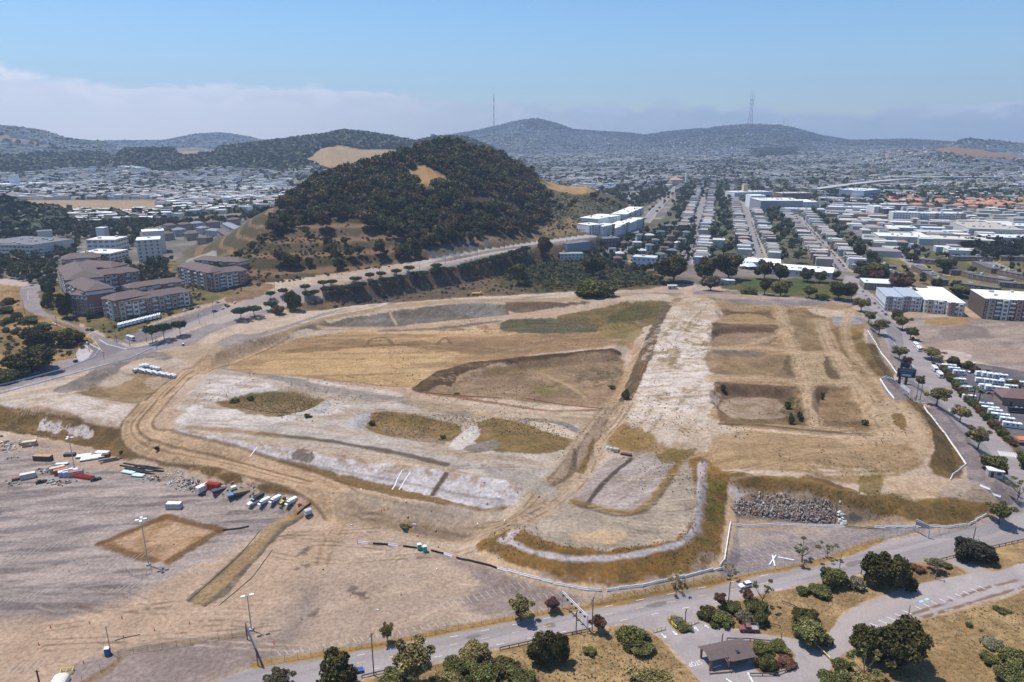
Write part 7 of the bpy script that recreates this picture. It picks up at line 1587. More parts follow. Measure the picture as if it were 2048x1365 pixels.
heap('debris', [(68,948),(90,940),(110,944),(118,950)], 60, .7, JUNK, 'loose scrap between the containers', 1.6, 2)
heap('debris', [(96,964),(112,966),(130,964),(148,966)], 60, .65, JUNK, 'row of scrap in front of the containers', 1.2, 3)
heap('debris', [(294,956),(312,958),(320,956)], 30, .7, JUNK, 'scrap at the end of the black beams', 1.3, 4)
heap('debris', [(332,952),(345,948),(355,954)], 34, .6, [(.5,.5,.49),(.36,.36,.37)], 'coils of wire right of the beams', 1.4, 5)
heap('debris', [(352,960),(368,966),(382,970),(394,970)], 60, .8, JUNK, 'timber and metal scrap left of the white container', 1.5, 6)
heap('debris', [(330,968),(360,972),(385,976)], 26, .5, [(.62,.62,.62),(.5,.42,.33)], 'thin white scrap in front of the timber scrap', 1.4, 7)
heap('debris', [(400,988),(412,991)], 10, .6, [(.06,.06,.065),(.2,.2,.2)], 'black scrap in front of the white container', .7, 8)
heap('debris', [(446,976),(462,986),(500,978),(508,986)], 50, .8, JUNK, 'mixed scrap among the trailers', 1.3, 9)
heap('debris', [(-10,1022),(8,1026)], 16, .7, [(.2,.12,.09),(.3,.3,.3)], 'rusty scrap at the left edge of the lot', .8, 10)
heap('debris', [(12,966),(24,972),(40,966)], 24, .6, JUNK, 'scrap left of the grey open container', 1.3, 11)
heap('debris', [(15,918),(28,916)], 8, .7, [(.08,.08,.085),(.25,.25,.25)], 'black scrap left of the brown container', .7, 12)
heap('rock_pile', [(1470,1016),(1520,1012),(1580,1017),(1625,1024),(1664,1031),(1620,1028),(1560,1022),(1500,1019)], 1500, .62, [(.26,.18,.145),(.33,.25,.20),(.19,.145,.12),(.42,.35,.29),(.28,.17,.12),(.30,.27,.25)], 'long heap of broken rock and rubble below the grass bank', .95, 13, .35)
heap('rubble', [(1680,1032),(1686,1034)], 14, 1.0, [(.66,.64,.60)], 'white concrete lumps at the end of the rock heap', .8, 14)
heap('litter', [(1080,975),(1000,1020),(930,1050),(860,1046),(700,1030),(640,1010)], 30, .6, [(.70,.69,.68),(.35,.25,.18)], 'scattered litter along the haul road', 7, 15)
heap('litter', [(100,1150),(300,1110),(500,1180),(700,1140),(900,1180)], 60, .32, [(.68,.66,.62),(.20,.16,.13),(.45,.2,.1)], 'scattered litter on the lots', 12, 16)
# ---- concrete pipes
CPM = MB(); n_ = 14
for r_, flip in ((1.0, 1), (.78, -1)):
    pass
vs = []
for x in (-1.2, 1.2):
    for r_ in (1.0, .8): vs += [(x, r_ * math.cos(2 * math.pi * i / n_), 1.0 + r_ * math.sin(2 * math.pi * i / n_)) for i in range(n_)]
fs = []
for i in range(n_):
    j = (i + 1) % n_; fs += [(i, j, 2 * n_ + j, 2 * n_ + i), (n_ + j, n_ + i, 3 * n_ + i, 3 * n_ + j), (i, n_ + i, n_ + j, j), (2 * n_ + j, 3 * n_ + j, 3 * n_ + i, 2 * n_ + i)]
CPM.add(vs, fs); CPM = CPM.mesh('concrete_pipe', flat('concrete_white', (.68,.67,.65)))
for i in range(17): 
    q = pt(281 + 4.2 * i, 743.5 + .75 * i + (i % 3)); tag(link('concrete_pipe', CPM, None, tuple(q), R(70 + 8 * (i % 4))), 'white concrete pipe in the long row beside the haul road', 'pipe', 'row of white concrete pipes')
for x, y in [(284,736),(290,734),(295,735)]: q = pt(x, y); tag(link('concrete_pipe', CPM, None, tuple(q), R(20)), 'white concrete pipe in the small group behind the row, left', 'pipe', 'left group of white pipes')
for x, y in [(305,738),(311,740),(317,741)]: q = pt(x, y); tag(link('concrete_pipe', CPM, None, tuple(q), R(20)), 'white concrete pipe in the small group behind the row, right', 'pipe', 'right group of white pipes')
q = pt(271,744); tag(link('concrete_pipe', CPM, None, tuple(q), R(60)), 'white concrete pipe lying apart at the left end', 'pipe')
for x, y, c, l, w, d_, h in [(1215,900,(.66,.68,.70),'white drum by the trench head','%',1.1,1.2),(1222,901,(.60,.62,.66),'bluish white drum next to the first','%',1.1,1.2),(1232,903,(.55,.44,.32),'tan wooden crate beside the two drums',2,1.4,1.2),(1252,909,(.16,.08,.06),'flat rusty steel plates at the end of the crates',4.4,1.6,.35)]:
    q = pt(x, y); m = MB()
    if w == '%': m.tube((0, 0, 0), (0, 0, h), d_ / 2, n=12); m.use(1).tube((0, 0, h), (0, 0, h + .1), d_ / 2.4, n=12)
    else:
        m.box((0, 0, 0), (w, d_, h), R(-20)); m.use(1).box((0, 0, h), (w * .9, d_ * .9, .12), R(-20))
    tag(m.build('drum' if w == '%' else 'crate', [tone_mat(c), tone_mat(np.array(c) * .8)], loc=tuple(q)), l, 'drum' if w == '%' else 'crate')
# ---- white traffic barriers along the toe of the banks
KW = MB().prism([(-.32,0),(.32,0),(.30,.25),(.12,.5),(.09,.95),(-.09,.95),(-.12,.5),(-.30,.25)], -1.95, 1.95).mesh('traffic_barrier', WHITE_P)
KY = KW.copy(); KY.materials[0] = flat('barrier_tan', (.42,.31,.15))
def rail(pts, label, group, me=KW, step=3.6, s=.75):
    P = D(pts)[:, :2]; seg = np.linalg.norm(np.diff(P, axis=0), axis=1); cum = np.concatenate([[0], np.cumsum(seg)])
    for t in np.arange(step / 2, cum[-1], step):
        x, y = np.interp(t, cum, P[:, 0]), np.interp(t, cum, P[:, 1]); i = min(np.searchsorted(cum, t) - 1, len(P) - 2); d_ = P[i + 1] - P[i]
        z = float(H(np.array([x]), np.array([y]))[0]); o = link('traffic_barrier', me, None, (x, y, z), math.atan2(d_[1], d_[0])); o.scale = (step / 4.0, s, s); tag(o, label, 'barrier', group)
rail([(995,1138),(1053,1153),(1112,1169),(1175,1181),(1212,1183)], 'white barrier in the line below the left front of the grass mound', 'white barriers below the mound')
rail([(1213,1183),(1290,1172),(1370,1155),(1436,1141),(1450,1118),(1455,1085),(1461,1049)], 'white barrier in the line around the right front of the grass mound', 'white barriers around the mound')
rail([(1463,1048),(1560,1050),(1690,1054)], 'white barrier in the straight line below the rock heap', 'white barriers below the rocks')
rail([(1690,1055),(1748,1057)], 'tan barrier in the short stretch between white ones', 'tan barriers', KY)
rail([(1748,1057),(1830,1055),(1900,1056),(1940,1050),(1976,1030)], 'white barrier in the line under the right end of the grass bank', 'white barriers under the right bank')
rail([(716,1086),(746,1089)], 'white barrier at the left end of the broken line in the lot', 'lot barriers left end'); rail([(776,1090),(806,1094)], 'white barrier in the second stretch of the broken line', 'lot barriers second')
rail([(834,1097),(860,1102)], 'white barrier beside the teal toilet', 'lot barriers at toilet'); rail([(887,1108),(913,1117)], 'white barrier in the last stretch before the mound', 'lot barriers last')
rail([(1735,662),(1752,688),(1772,718),(1794,748)], 'white barrier along the upper right bank by the street', 'white barriers by the street', s=.7)
rail([(1803,757),(1761,760),(1775,782),(1790,800)], 'white barrier around the small lot corner near the scoreboard', 'white barriers by the scoreboard', s=.7)
rail([(1848,814),(1866,838),(1888,866),(1912,900),(1932,930),(1906,950),(1900,962)], 'white barrier along the strip lot beside the right bank', 'white barriers by the strip lot', s=.72)
rail([(1960,972),(1980,984),(2000,1000)], 'white barrier on the bend behind the right grass bank', 'white barriers on the bend', s=.7)
rail([(0,771),(60,757),(130,738),(188,716),(200,700),(170,684)], 'white barrier along the inner edge of the curving left road', 'white barriers on the left road', s=.72)
rail([(0,788),(90,764),(180,740),(260,718),(345,692)], 'white barrier along the site edge of the left road', 'white barriers by the site road', s=.7)
rail([(198,680),(215,690),(255,700),(300,692),(340,676)], 'white barrier around the road island at the junction', 'white barriers on the island', s=.7)
def fence(pts, label, step=3.2, h=2.1, name='chain_link_fence', barb=False):
    P = D(pts); seg = np.linalg.norm(np.diff(P[:, :2], axis=0), axis=1); cum = np.concatenate([[0], np.cumsum(seg)]); n_ = min(99, max(2, int(cum[-1] / step)))
    T = np.linspace(0, cum[-1], n_ + 1); Q = np.stack([np.interp(T, cum, P[:, k]) for k in range(3)], -1); Q[:, 2] = H(Q[:, 0], Q[:, 1])
    o = empty(name, tuple(Q[0]), 0, label, 'fence'); Q = Q - Q[0]; pm_ = MB().tube((0, 0, -.2), (0, 0, h), .05, n=5).mesh('fence_post', flat('fence_grey', (.22,.22,.215), .6))
    w = MB()
    for a, b in zip(Q[:-1], Q[1:]):
        for z in (.1, h * .35, h * .68, h): w.tube(a + [0, 0, z], b + [0, 0, z], .028 if z == h else .014, n=3)
        for k in range(1, 8): c = a + (b - a) * k / 8; w.tube(c, c + [0, 0, h], .010, n=3)
    for q in Q: link('fence_post', pm_, o, tuple(q))
    w.build('wire_mesh', flat('wire', (.30,.30,.29), .6), o)
fence([(516,1333),(620,1314),(745,1292),(850,1272),(940,1254)], 'chain link fence along the road, left stretch from the gate'); fence([(940,1254),(1040,1236),(1120,1220),(1200,1206),(1290,1190)], 'chain link fence along the road, stretch behind the road gantry')
fence([(1290,1190),(1400,1166),(1500,1148),(1600,1130),(1650,1114)], 'chain link fence along the road, stretch under the thin gums'); fence([(1650,1114),(1690,1100),(1750,1084),(1790,1072),(1826,1062)], 'chain link fence bending back from the road to the right gantry')
fence([(238,1312),(300,1302),(400,1286),(492,1270)], 'chain link fence between blue toilet and left gate'); fence([(165,1366),(190,1350),(215,1334),(236,1322)], 'short chain link fence in the lower left corner'); fence([(1858,1074),(1900,1064),(1950,1052)], 'chain link fence right of the right gantry')
fence([(253,1143),(268,1156),(287,1158),(303,1144)], 'small wire pen beside the tall lamp mast', 1.8, 1.6)
fence([(222,668),(260,692),(310,678),(345,664)], 'dark screened fence around the corner of the trailer lot', 2.5, 2)
def low_rail(pts, label, c=WOOD, h=.7, name='wooden_rail'):
    P = D(pts); o = P[0]; m = MB()
    for a, b in zip(P[:-1], P[1:]):
        a, b = a - o, b - o; n_ = max(1, int(np.linalg.norm(b - a) / 2.5)); m.tube(a + [0, 0, h], b + [0, 0, h], .16, n=5)
        for k in range(n_ + 1): q = a + (b - a) * k / n_; m.tube(q + [0, 0, -.3], q + [0, 0, h], .12, n=5)
    tag(m.build(name, c, loc=tuple(o)), label, 'rail')
low_rail([(724,1356),(780,1343),(860,1330)], 'low wooden rail on the park side of the road at bottom'); low_rail([(1000,1300),(1110,1276),(1180,1262)], 'low wooden rail below the road gantry'); low_rail([(1880,1122),(1960,1102),(2048,1082)], 'low wooden rail on the park side at far right')
low_rail([(1454,1281),(1500,1282),(1560,1288)], 'low post rail behind the kiosk'); low_rail([(1500,1352),(1550,1352),(1590,1338)], 'low log edging at the front of the kiosk island'); low_rail([(1564,1206),(1590,1216)], 'low wooden rail beside the dark tree by the drive'); low_rail([(1536,1250),(1560,1256)], 'low wooden rail right of the pickup')
low_rail([(1628,1290),(1660,1322)], 'yellowish swing bar across the end of the drive', YEL, .9); 
for a, l in [([(1306,1266),(1330,1259)],'yellow steel gate, left one across the entrance'),([(1377,1252),(1396,1245)],'yellow steel gate, right one behind the island')]:
    P = D(a); m = MB(); o = P[0]; b = P[1] - o
    for z in (.35, .8, 1.15): m.tube((0, 0, z), (b[0], b[1], z), .06, n=5)
    for t in (0, .33, .66, 1): m.tube((b[0] * t, b[1] * t, -.1), (b[0] * t, b[1] * t, 1.2), .07, n=5)
    tag(m.build('steel_gate', flat('gate_cream', (.60,.50,.26)), loc=tuple(o)), l, 'gate')
for a, l in [([(1337,1239),(1345,1252),(1353,1259)],'bright yellow rail along the traffic island'),([(1407,1231),(1417,1242)],'bright yellow rail below the dark green entrance bush')]:
    P = D(a); m = MB(); o = P[0]
    for p_, q_ in zip(P[:-1], P[1:]):
        for z in (.4, .95): m.box(tuple((p_ + q_) / 2 - o + [0, 0, z - .15]), (np.linalg.norm(q_ - p_), .10, .32), math.atan2(*(q_ - p_)[1::-1]))
        m.tube(p_ - o, p_ - o + [0, 0, 1.3], .1, n=5)
    tag(m.build('guard_rail', flat('bright_yellow', (.74,.56,.06)), loc=tuple(o)), l, 'rail')
# ---------------------------------------------------------------- poles, lamps, gantries, sign
def utility(xt, yt, xb, yb, label, r=.16, arm=True, group=None):
    p = pt(xb, yb); m_ = mpp(p); h = (yb - yt) * m_ / math.cos(dep(p)); m = MB(); m.tube((0, 0, -.5), (0, 0, h), r, r * .75, 7)
    if arm: m.box((0, 0, h - .7), (1.7, .12, .14), R(60)); 
    if arm:
        for s in (-.7, 0, .7): m.tube((s * .5, s * .87, h - .55), (s * .5, s * .87, h - .3), .06, n=5)
    tag(m.build('utility_pole', flat('pole_wood', (.12,.085,.065), .95, 0, .3), loc=tuple(p)), label, 'pole', group)
for a in [(747,1276,748,1352,'wooden pole at the roadside between black cypress and big gum'),(799,1293,800,1328,'short wooden pole behind the big olive gum'),(1458,1166,1457,1203,'wooden pole left of the reddish trees and the white car'),(1187,1201,1184,1262,'wooden pole behind the dark red leaved tree'),(1153,1226,1152,1266,'wooden pole under the middle of the road gantry'),(1725,1116,1722,1149,'wooden pole at the left of the wide cypress cluster'),(1873,1123,1871,1159,'brown pole standing in the dry grass'),(1948,1055,1947,1078,'pole behind the broad dark tree at right'),(1371,1221,1370,1249,'pole on the traffic island'),(1444,1270,1443,1294,'pole behind the kiosk roof'),(1831,768,1832,800,'left one of two poles by the scoreboard lot'),(1839,768,1840,801,'right one of two poles by the scoreboard lot'),(1008,481,1009,501,'pole at the top of the double road'),(1133,475,1133,492,'pole near the blue grey house'),(759,531,760,554,'pole halfway down the double road'),(549,565,550,585,'pole at the lower end of the double road')]:
    utility(*a)
for a in [(50,600,51,634),(114,633,115,655),(178,675,179,704),(152,693,153,719),(224,638,225,660),(233,653,234,687),(259,660,260,693),(293,650,294,686),(313,675,314,699),(208,704,208,718),(398,627,399,648),(427,603,428,634),(839,525,839,544),(890,518,891,535),(955,499,955,517)]:
    utility(*a, 'slim pole along the roads around the left junction and double road', .13, True, 'poles along the left roads')
for a in [(1680,1109,1679,1137,'grey pole at the end of the fence by the slim gum'),(1818,1212,1815,1242,'brown post with lamp beside the branch road'),(1562,1265,1562,1281,'small post beside the drive')]: utility(*a, .12, False)
def lamp_mast(xt, yt, xb, yb, heads, label):
    p = pt(xb, yb); h = (yb - yt) * mpp(p) / math.cos(dep(p)); o = empty('lamp_mast', tuple(p), 0, label, 'lamp')
    MB().tube((0, 0, -.3), (0, 0, h), .2, .11, 8).build('pole', STEEL, o); MB().box((0, 0, -.2), (1, 1, .8)).build('base', flat('concrete', 0), o)
    for i in range(heads):
        t = math.pi * 2 * i / heads + .4; d_ = Vector((math.cos(t), math.sin(t), 0)); hd = MB(); hd.box((d_.x * 1.1, d_.y * 1.1, h - .1), (1.1, .7, .28), t); ho_ = hd.build('lamp_head', WHITE_P, o); MB().tube((0, 0, h - .05), (d_.x * .7, d_.y * .7, h), .06, n=4).build('arm', STEEL, ho_)
lamp_mast(290,1042,297,1131,4,'tall four headed lamp mast beside the straw square'); lamp_mast(502,1196,503,1261,2,'two headed lamp mast by the left gate'); lamp_mast(145,876,150,941,3,'lamp mast among the containers'); 
p = pt(222,1309); m = MB().tube((0, 0, -.3), (0, 0, 52 * mpp(p) / math.cos(dep(p))), .1, .07, 6); m.box((0, 0, 52 * mpp(p) / math.cos(dep(p))), (.3, .3, .15)); tag(m.build('post', flat('dark_post', (.10,.10,.105)), loc=tuple(p)), 'thin dark post beside the blue toilet', 'post')
p = pt(80,1372); m = MB().tube((0, 0, -.3), (0, 0, 4.6), .22, .18, 8); m.box((0, 0, 4.2), (1.2, .1, .1)); tag(m.build('post', DSTEEL, loc=tuple(p)), 'thick black post with cross arm at the bottom left edge', 'post')
def gantry(lt, lb, rt, rb, c, label, lights=0, panel=None, r=.16):
    a, b = pt(*lb), pt(*rb); h = ((lb[1] - lt[1]) * mpp(a) / math.cos(dep(a)) + (rb[1] - rt[1]) * mpp(b) / math.cos(dep(b))) / 2
    o = empty('gantry', tuple(a), 0, label, 'gantry'); d_ = Vector(b - a); mt = tone_mat(c, rough=.5)
    for q in (Vector((0, 0, 0)), d_): MB().tube(q - Vector((0, 0, .3)), q + Vector((0, 0, h)), r, n=7).build('post', mt, o)
    e = Vector((0, 0, h)); m = MB(); n_ = max(4, int(d_.length / 1.2)); k = Vector((0, 0, -.6))
    m.tube(e, e + d_, r * .7, n=5); m.tube(e + k, e + d_ + k, r * .6, n=5)
    for i in range(n_): m.tube(e + d_ * (i / n_) + (k if i % 2 else k * 0), e + d_ * ((i + 1) / n_) + (k * 0 if i % 2 else k), r * .35, n=4)
    m.build('truss', mt, o)
    for i in range(lights):
        q = e + d_ * ((i + .5) / lights) - Vector((0, 0, 1.1)); MB().box(tuple(q), (.9, .4, .5), math.atan2(d_.y, d_.x) + 1.57).build('signal_light', DSTEEL, o)
    if panel is not None: q = e + d_ * .5 - Vector((0, 0, 1.7)); MB().box(tuple(q), (d_.length * .92, .15, 1.3), math.atan2(d_.y, d_.x)).build('sign_panel', tone_mat(panel), o)
gantry((1124,1183),(1124,1216),(1174,1236),(1174,1267),(.62,.63,.64),'white signal gantry spanning the road',6)
gantry((491,1244),(495,1280),(512,1303),(516,1332),(.10,.10,.11),'dark lattice gate gantry at the lower left',0,(.09,.10,.12))
gantry((1832,1038),(1829,1063),(1858,1053),(1856,1077),(.42,.43,.45),'grey sign gantry over the right lot entrance',0,(.20,.20,.21))
gantry((1800,768),(1799,787),(1815,779),(1818,802),(.50,.52,.55),'pale gantry over the gate beside the scoreboard',0,(.52,.55,.60))
def scoreboard():
    p = pt(1803,768); s = mpp(p); o = empty('scoreboard', tuple(p), -.35, 'big black scoreboard sign on two posts beside the wide street', 'sign'); w, h, z0 = 31 * s * 1.04, 18 * s, 15 * s
    for x in (-1.2, 1.9): MB().box((x, .4, -.3), (1.1, 1.0, z0 + h + 3.2)).build('post', DSTEEL, o)
    BK = flat('sign_black', (.045,.055,.065), .6); b = MB(); b.box((1.4, -.35, z0), (w, .9, h)); b.box((1.4, -.75, z0 + h * .45), (w + .1, .18, .28)); bd = b.build('board', BK, o)
    PW = flat('sign_pale', (.46,.48,.50), .6)
    for x, z, a, c in ((1.4, .14, .52, .24), (1.4, .50, .62, .10), (1.4, .70, .8, .18)): MB().box((x, -.86, z0 + h * z), (w * a, .08, h * c)).build('display_panel', PW if c > .2 else flat('sign_mid', (.15,.18,.20)), bd)
    MB().box((.4, .4, z0 + h + .3), (3.6, .5, 2.4)).build('top_sign', BK, o)
scoreboard()
# ---------------------------------------------------------------- small things
def toilet(px, py, c, label):
    p = pt(px, py); o = empty('portable_toilet', tuple(p), R(15), label, 'toilet'); MB().box((0, 0, 0), (1.2, 1.2, 2.1)).build('cabin', tone_mat(c), o)
    r = MB(); r.box((0, 0, 2.1), (1.28, 1.28, .1)); r.box((0, 0, 2.2), (1.2, 1.2, .18), 0, .7); r.build('roof', WHITE_P, o); MB().box((0, -.62, .1), (.8, .05, 1.85)).build('door', tone_mat(np.array(c) * 1.3), o); MB().tube((.4, .4, 2.2), (.4, .4, 2.7), .06, n=6).build('vent_pipe', DSTEEL, o)
toilet(216,1310,(.03,.12,.26),'blue portable toilet with white roof in the lower left lot'); toilet(850,1104,(.05,.32,.29),'teal portable toilet by the broken barrier line'); toilet(839,1056 + 44,(.05,.30,.26),'smaller teal cabin left of the teal toilet'); toilet(367,694,(.10,.16,.24),'dark portable toilet beside the road above the site')
p = pt(118,1372); o = empty('tent_hangar', tuple(p), R(10), 'cream rounded shelter roof at the bottom left edge', 'shelter'); o.scale = (.72, .72, .6); m = MB(); arc = [(2.6 * math.cos(t), 1.6 + 1.7 * math.sin(t)) for t in np.linspace(0, math.pi, 9)]; m.prism_y([(2.6, 0)] + arc + [(-2.6, 0)], -2, 3); m.build('canvas', flat('canvas', (.66,.60,.50)), o); MB().box((0, -2.03, 0), (3.6, .04, 1.9)).build('doorway', flat('dark_cloth', (.05,.045,.04)), o)
p = pt(134,1346); m = MB()
for x in (-1.4, 0, 1.4): m.tube((x, -.7, .6), (x, .7, .9), .12, n=5)
for y in (-.7, .7): m.tube((-1.5, y, .75 + y * .2), (1.5, y, .75 + y * .2), .12, n=5); m.tube((-1.4, y, 0), (-1.4, y, .8), .1, n=5); m.tube((1.4, y, 0), (1.4, y, .8), .1, n=5)
tag(m.build('lifting_rack', YEL, loc=tuple(p), rz=R(12)), 'yellow steel rack behind the cream shelter', 'rack')
CN = MB(); CN.box((0, 0, 0), (.5, .5, .06)); CN.tube((0, 0, .05), (0, 0, 1.0), .17, .05, 8); CN = CN.mesh('traffic_cone', ORANGE)
for x, y in [(179,1248),(379,1249),(78,1291),(548,1289),(309,1262),(244,1238),(101,1256),(167,1327),(247,1276),(715,1088),(776,1018),(768,1020),(763,1024)]: q = pt(x, y); tag(link('traffic_cone', CN, None, tuple(q), 0), 'orange traffic cone standing on the open lot', 'cone', 'cones on the lot')
def strip(pts, c, w, h, label, name='silt_fence', cat='fence'):
    P = D(pts); o = P[0]; m = MB(); Q = [P[0]]
    for a, b in zip(P[:-1], P[1:]):
        k = max(1, int(np.linalg.norm((b - a)[:2]) / 2.0))
        for i in range(1, k + 1): q = a + (b - a) * i / k; q[2] = float(H(q[:1], q[1:2])[0]); Q.append(q)
    for a, b in zip(Q[:-1], Q[1:]):
        d_ = (b - a)[:2]; n_ = np.array([-d_[1], d_[0], 0]) / (np.linalg.norm(d_) + 1e-9) * w / 2; u_ = np.array([0, 0, h]); e_ = np.array([0, 0, -.1])
        m.add([p_ - o for p_ in (a - n_ + e_, b - n_ + e_, b + n_ + e_, a + n_ + e_, a - n_ + u_, b - n_ + u_, b + n_ + u_, a + n_ + u_)], [(3,2,1,0),(4,5,6,7),(0,1,5,4),(1,2,6,5),(2,3,7,6),(3,0,4,7)])
    tag(m.build(name, c, loc=tuple(o)), label, cat)
BLKF = flat('black_fabric', (.05,.045,.04))
strip([(746,1089),(776,1091)], BLKF, .15, .7, 'black silt fence in the first gap of the broken barrier line'); strip([(806,1094),(834,1098)], BLKF, .15, .7, 'black silt fence left of the teal toilet'); strip([(862,1103),(887,1109)], BLKF, .15, .7, 'black silt fence right of the teal toilet'); strip([(913,1117),(950,1126),(993,1138)], BLKF, .2, .7, 'black silt fence running to the mound')
strip([(445,1062),(480,1058),(498,1054)], BLKF, .3, .5, 'black hose lying right of the straw square','hose','hose'); strip([(230,1282),(250,1276),(280,1270)], BLKF, .2, .15, 'thin dark hose on the lower left lot','hose','hose'); strip([(376,1203),(430,1155),(480,1110),(520,1062)], flat('log', (.15,.11,.08)), .16, .2, 'dark straw roll along the left side of the gravel strip','straw_roll','roll'); strip([(440,1210),(470,1185),(505,1155),(545,1100)], flat('log', 0), .16, .2, 'dark straw roll along the right side of the gravel strip','straw_roll','roll')
strip([(594,1030),(610,1016),(622,1008)], BLKF, .3, .6, 'black plastic edge by the grey tank'); 
ON = flat('orange_net', (.52,.25,.13))
for i, q in enumerate([[(1262,800),(1268,786)],[(1280,752),(1286,738)],[(1296,714),(1300,702)],[(1308,682),(1312,670)],[(1431,778),(1433,800)],[(1050,797),(1110,808),(1150,813)],[(1150,813),(1205,818)],[(850,786),(930,793),(1000,797)]]): strip(q, ON, .1, .45, 'strip of orange safety netting at the edge of the bowl', 'safety_net', 'net'); COL.objects[-1]['group'] = 'orange nets round the bowl'
WP = flat('white_liner', (.66,.66,.65))
for q, l in [([(804,942),(794,960),(784,980)],'left white plastic chute down the pale bank'),([(820,946),(808,964),(798,980)],'right white plastic chute down the pale bank'),([(524,884),(512,898),(500,914)],'white plastic chute at the left end of the pale bank')]: strip(q, WP, .4, .12, l, 'drain_chute', 'chute')
for a, b, l in [((1538,1132),(1552,1112),'white fallen barrier piece lying crosswise'),((1545,1112),(1550,1134),'second white fallen barrier piece crossing the first'),((1556,1116),(1588,1122),'longest white fallen barrier piece beside the small lot')]:
    P = D([a, b]); d_ = P[1] - P[0]; c_ = P.mean(0); m = MB().prism([(-.2,.05),(.2,.05),(.2,.3),(.07,.42),(-.07,.42),(-.2,.3)], -np.linalg.norm(d_) / 2, np.linalg.norm(d_) / 2); tag(m.build('fallen_barrier', WHITE_P, loc=tuple(c_), rz=math.atan2(d_[1], d_[0])), l, 'barrier')
# ---------------------------------------------------------------- ranger kiosk at the park entrance
def kiosk():
    a, b = pt(1410,1331), pt(1494,1314); d_ = b - a; rz = math.atan2(d_[1], d_[0]); c = (a + b) / 2; s = 11.4 / 11.0
    o = empty('kiosk', (c[0], c[1], c[2]), rz, 'brown roofed entrance kiosk with open drive through bay', 'kiosk')
    RM = flat('metal_roof', (.135,.098,.085), .55); m = MB(); zr, ze = 4.3, 3.0
    m.prism([(-3.6, ze - .15), (0, zr - .15), (3.6, ze - .15), (3.6, ze), (0, zr), (-3.6, ze)], -1.0, 6.2); m.prism([(-2.4, ze + .25), (0, zr - .14), (3.5, ze - .1), (3.5, ze + .05), (0, zr + .004), (-2.4, ze + .4)], -6.4, -1.01)
    rf = m.build('roof', RM, o); se = MB()
    for x in np.arange(-6.2, 6.2, .55):
        se.tube((x, 0, zr + .03), (x, 3.5, ze + .06), .035, n=4); se.tube((x, 0, zr + .03), (x, -3.55 if x > -1 else -2.35, ze + .04 if x > -1 else ze + .42), .035, n=4)
    se.build('seam', RM, rf); sk = MB(); sk.box((2.0, -1.6, 3.72), (.9, .9, .18)); sk.build('skylight', GLASS, rf)
    MB().box((3.0, .3, -.2), (4.4, 3.9, 3.2)).build('wall', flat('kiosk_wall', (.16,.115,.085)), o); MB().box((2.4, -1.67, 1.2), (1.6, .08, 1.1)).build('window', GLASS, o); MB().box((.78, .2, .1), (.08, 1.0, 2.1)).build('door', flat('door_brown', (.09,.06,.045)), o)
    for x, y in ((-5.8, -2.0), (-5.8, 2.6), (-1.2, -2.9), (-1.2, 2.8), (5.8, -3.0), (5.8, 3.0)): MB().box((x, y, -.2), (.45, .45, 3.3)).build('pillar', flat('pillar_brown', (.20,.12,.09)), o)
    for x in (-2.0, -1.4, -.8): MB().box((x, -2.6, 3.0), (.16, 1.8, .25)).build('beam', flat('beam_red', (.24,.13,.10)), o)
    MB().box((-3.6, -3.4, 0), (6, .5, .5), R(-8)).build('kerb_wall', flat('stone_red', (.28,.20,.16)), o)
kiosk()
def shed(px, py, w, d_, h, wall, roof, label, rz=0.0, name='shed', hip=False):
    p = pt(px, py); o = empty(name, tuple(p), rz, label, 'shed'); MB().box((0, 0, -.3), (w, d_, h + .3)).build('wall', tone_mat(wall), o); m = MB()
    if hip: m.hip((0, 0, h), (w, d_), w * .22, .9, .7)
    else: m.box((0, 0, h), (w + .5, d_ + .5, .25))
    m.build('roof', tone_mat(roof), o); MB().box((-w * .25, -d_ / 2 - .03, 0), (1.0, .08, 2.1)).build('door', DSTEEL, o); MB().box((w * .2, -d_ / 2 - .03, 1.1), (1.4, .08, 1.1)).build('window', GLASS, o)
shed(1988,952,5,3.4,2.6,(.40,.38,.34),(.66,.64,.60),'little white roofed shed under the round green tree',-.3)
shed(2030,806,16,11,4.2,(.28,.21,.16),(.16,.10,.085),'brown hip roofed office hut at the motorhome park',-.25,'hut',True)
shed(1452,568,14,7,3.6,(.40,.40,.38),(.58,.58,.57),'grey roofed shelter at the playground',-.1,'shelter'); shed(1344,578,8,4,3,(.45,.44,.42),(.55,.54,.52),'site cabin at the end of the haul road',0,'site_cabin')
p = pt(2040,888); m = MB(); m.box((0, 0, 2.4), (4, 4, .1)); m.hip((0, 0, 2.5), (3.6, 3.6), 1.2, .2, .1)
for x in (-1.9, 1.9):
    for y in (-1.9, 1.9): m.tube((x, y, 0), (x, y, 2.5), .06, n=5)
tag(m.build('canopy', ORANGE, loc=tuple(p)), 'orange party canopy at the right edge by the hedge', 'canopy')
TN = MB(); TN.hip((0, 0, 2.4), (9, 7), 3.2, .2, .5); 
for x in (-4, 4):
    for y in (-3, 3): TN.tube((x, y, 0), (x, y, 2.5), .1, n=5)
TN = TN.mesh('tent', WHITE_P)
for x, y, s in [(1486,536,1),(1500,538,1.1),(1494,530,1.2)]: q = pt(x, y); o = link('tent', TN, None, tuple(q), .3); o.scale = (s, s, s); tag(o, 'white tent roof in the group behind the park gums', 'tent', 'white tents')
hp = [(1884,742),(1890,750),(1897,757),(1903,764),(1909,772),(1916,780),(1923,789),(1930,797),(1938,806),(1952,818),(1958,826),(1966,834),(1974,842),(1982,850),(1990,858),(1998,866),(2006,874),(2016,884),(2026,892),(1944,812),(2010,768),(2030,776),(1950,745),(1935,738),(2014,792)]
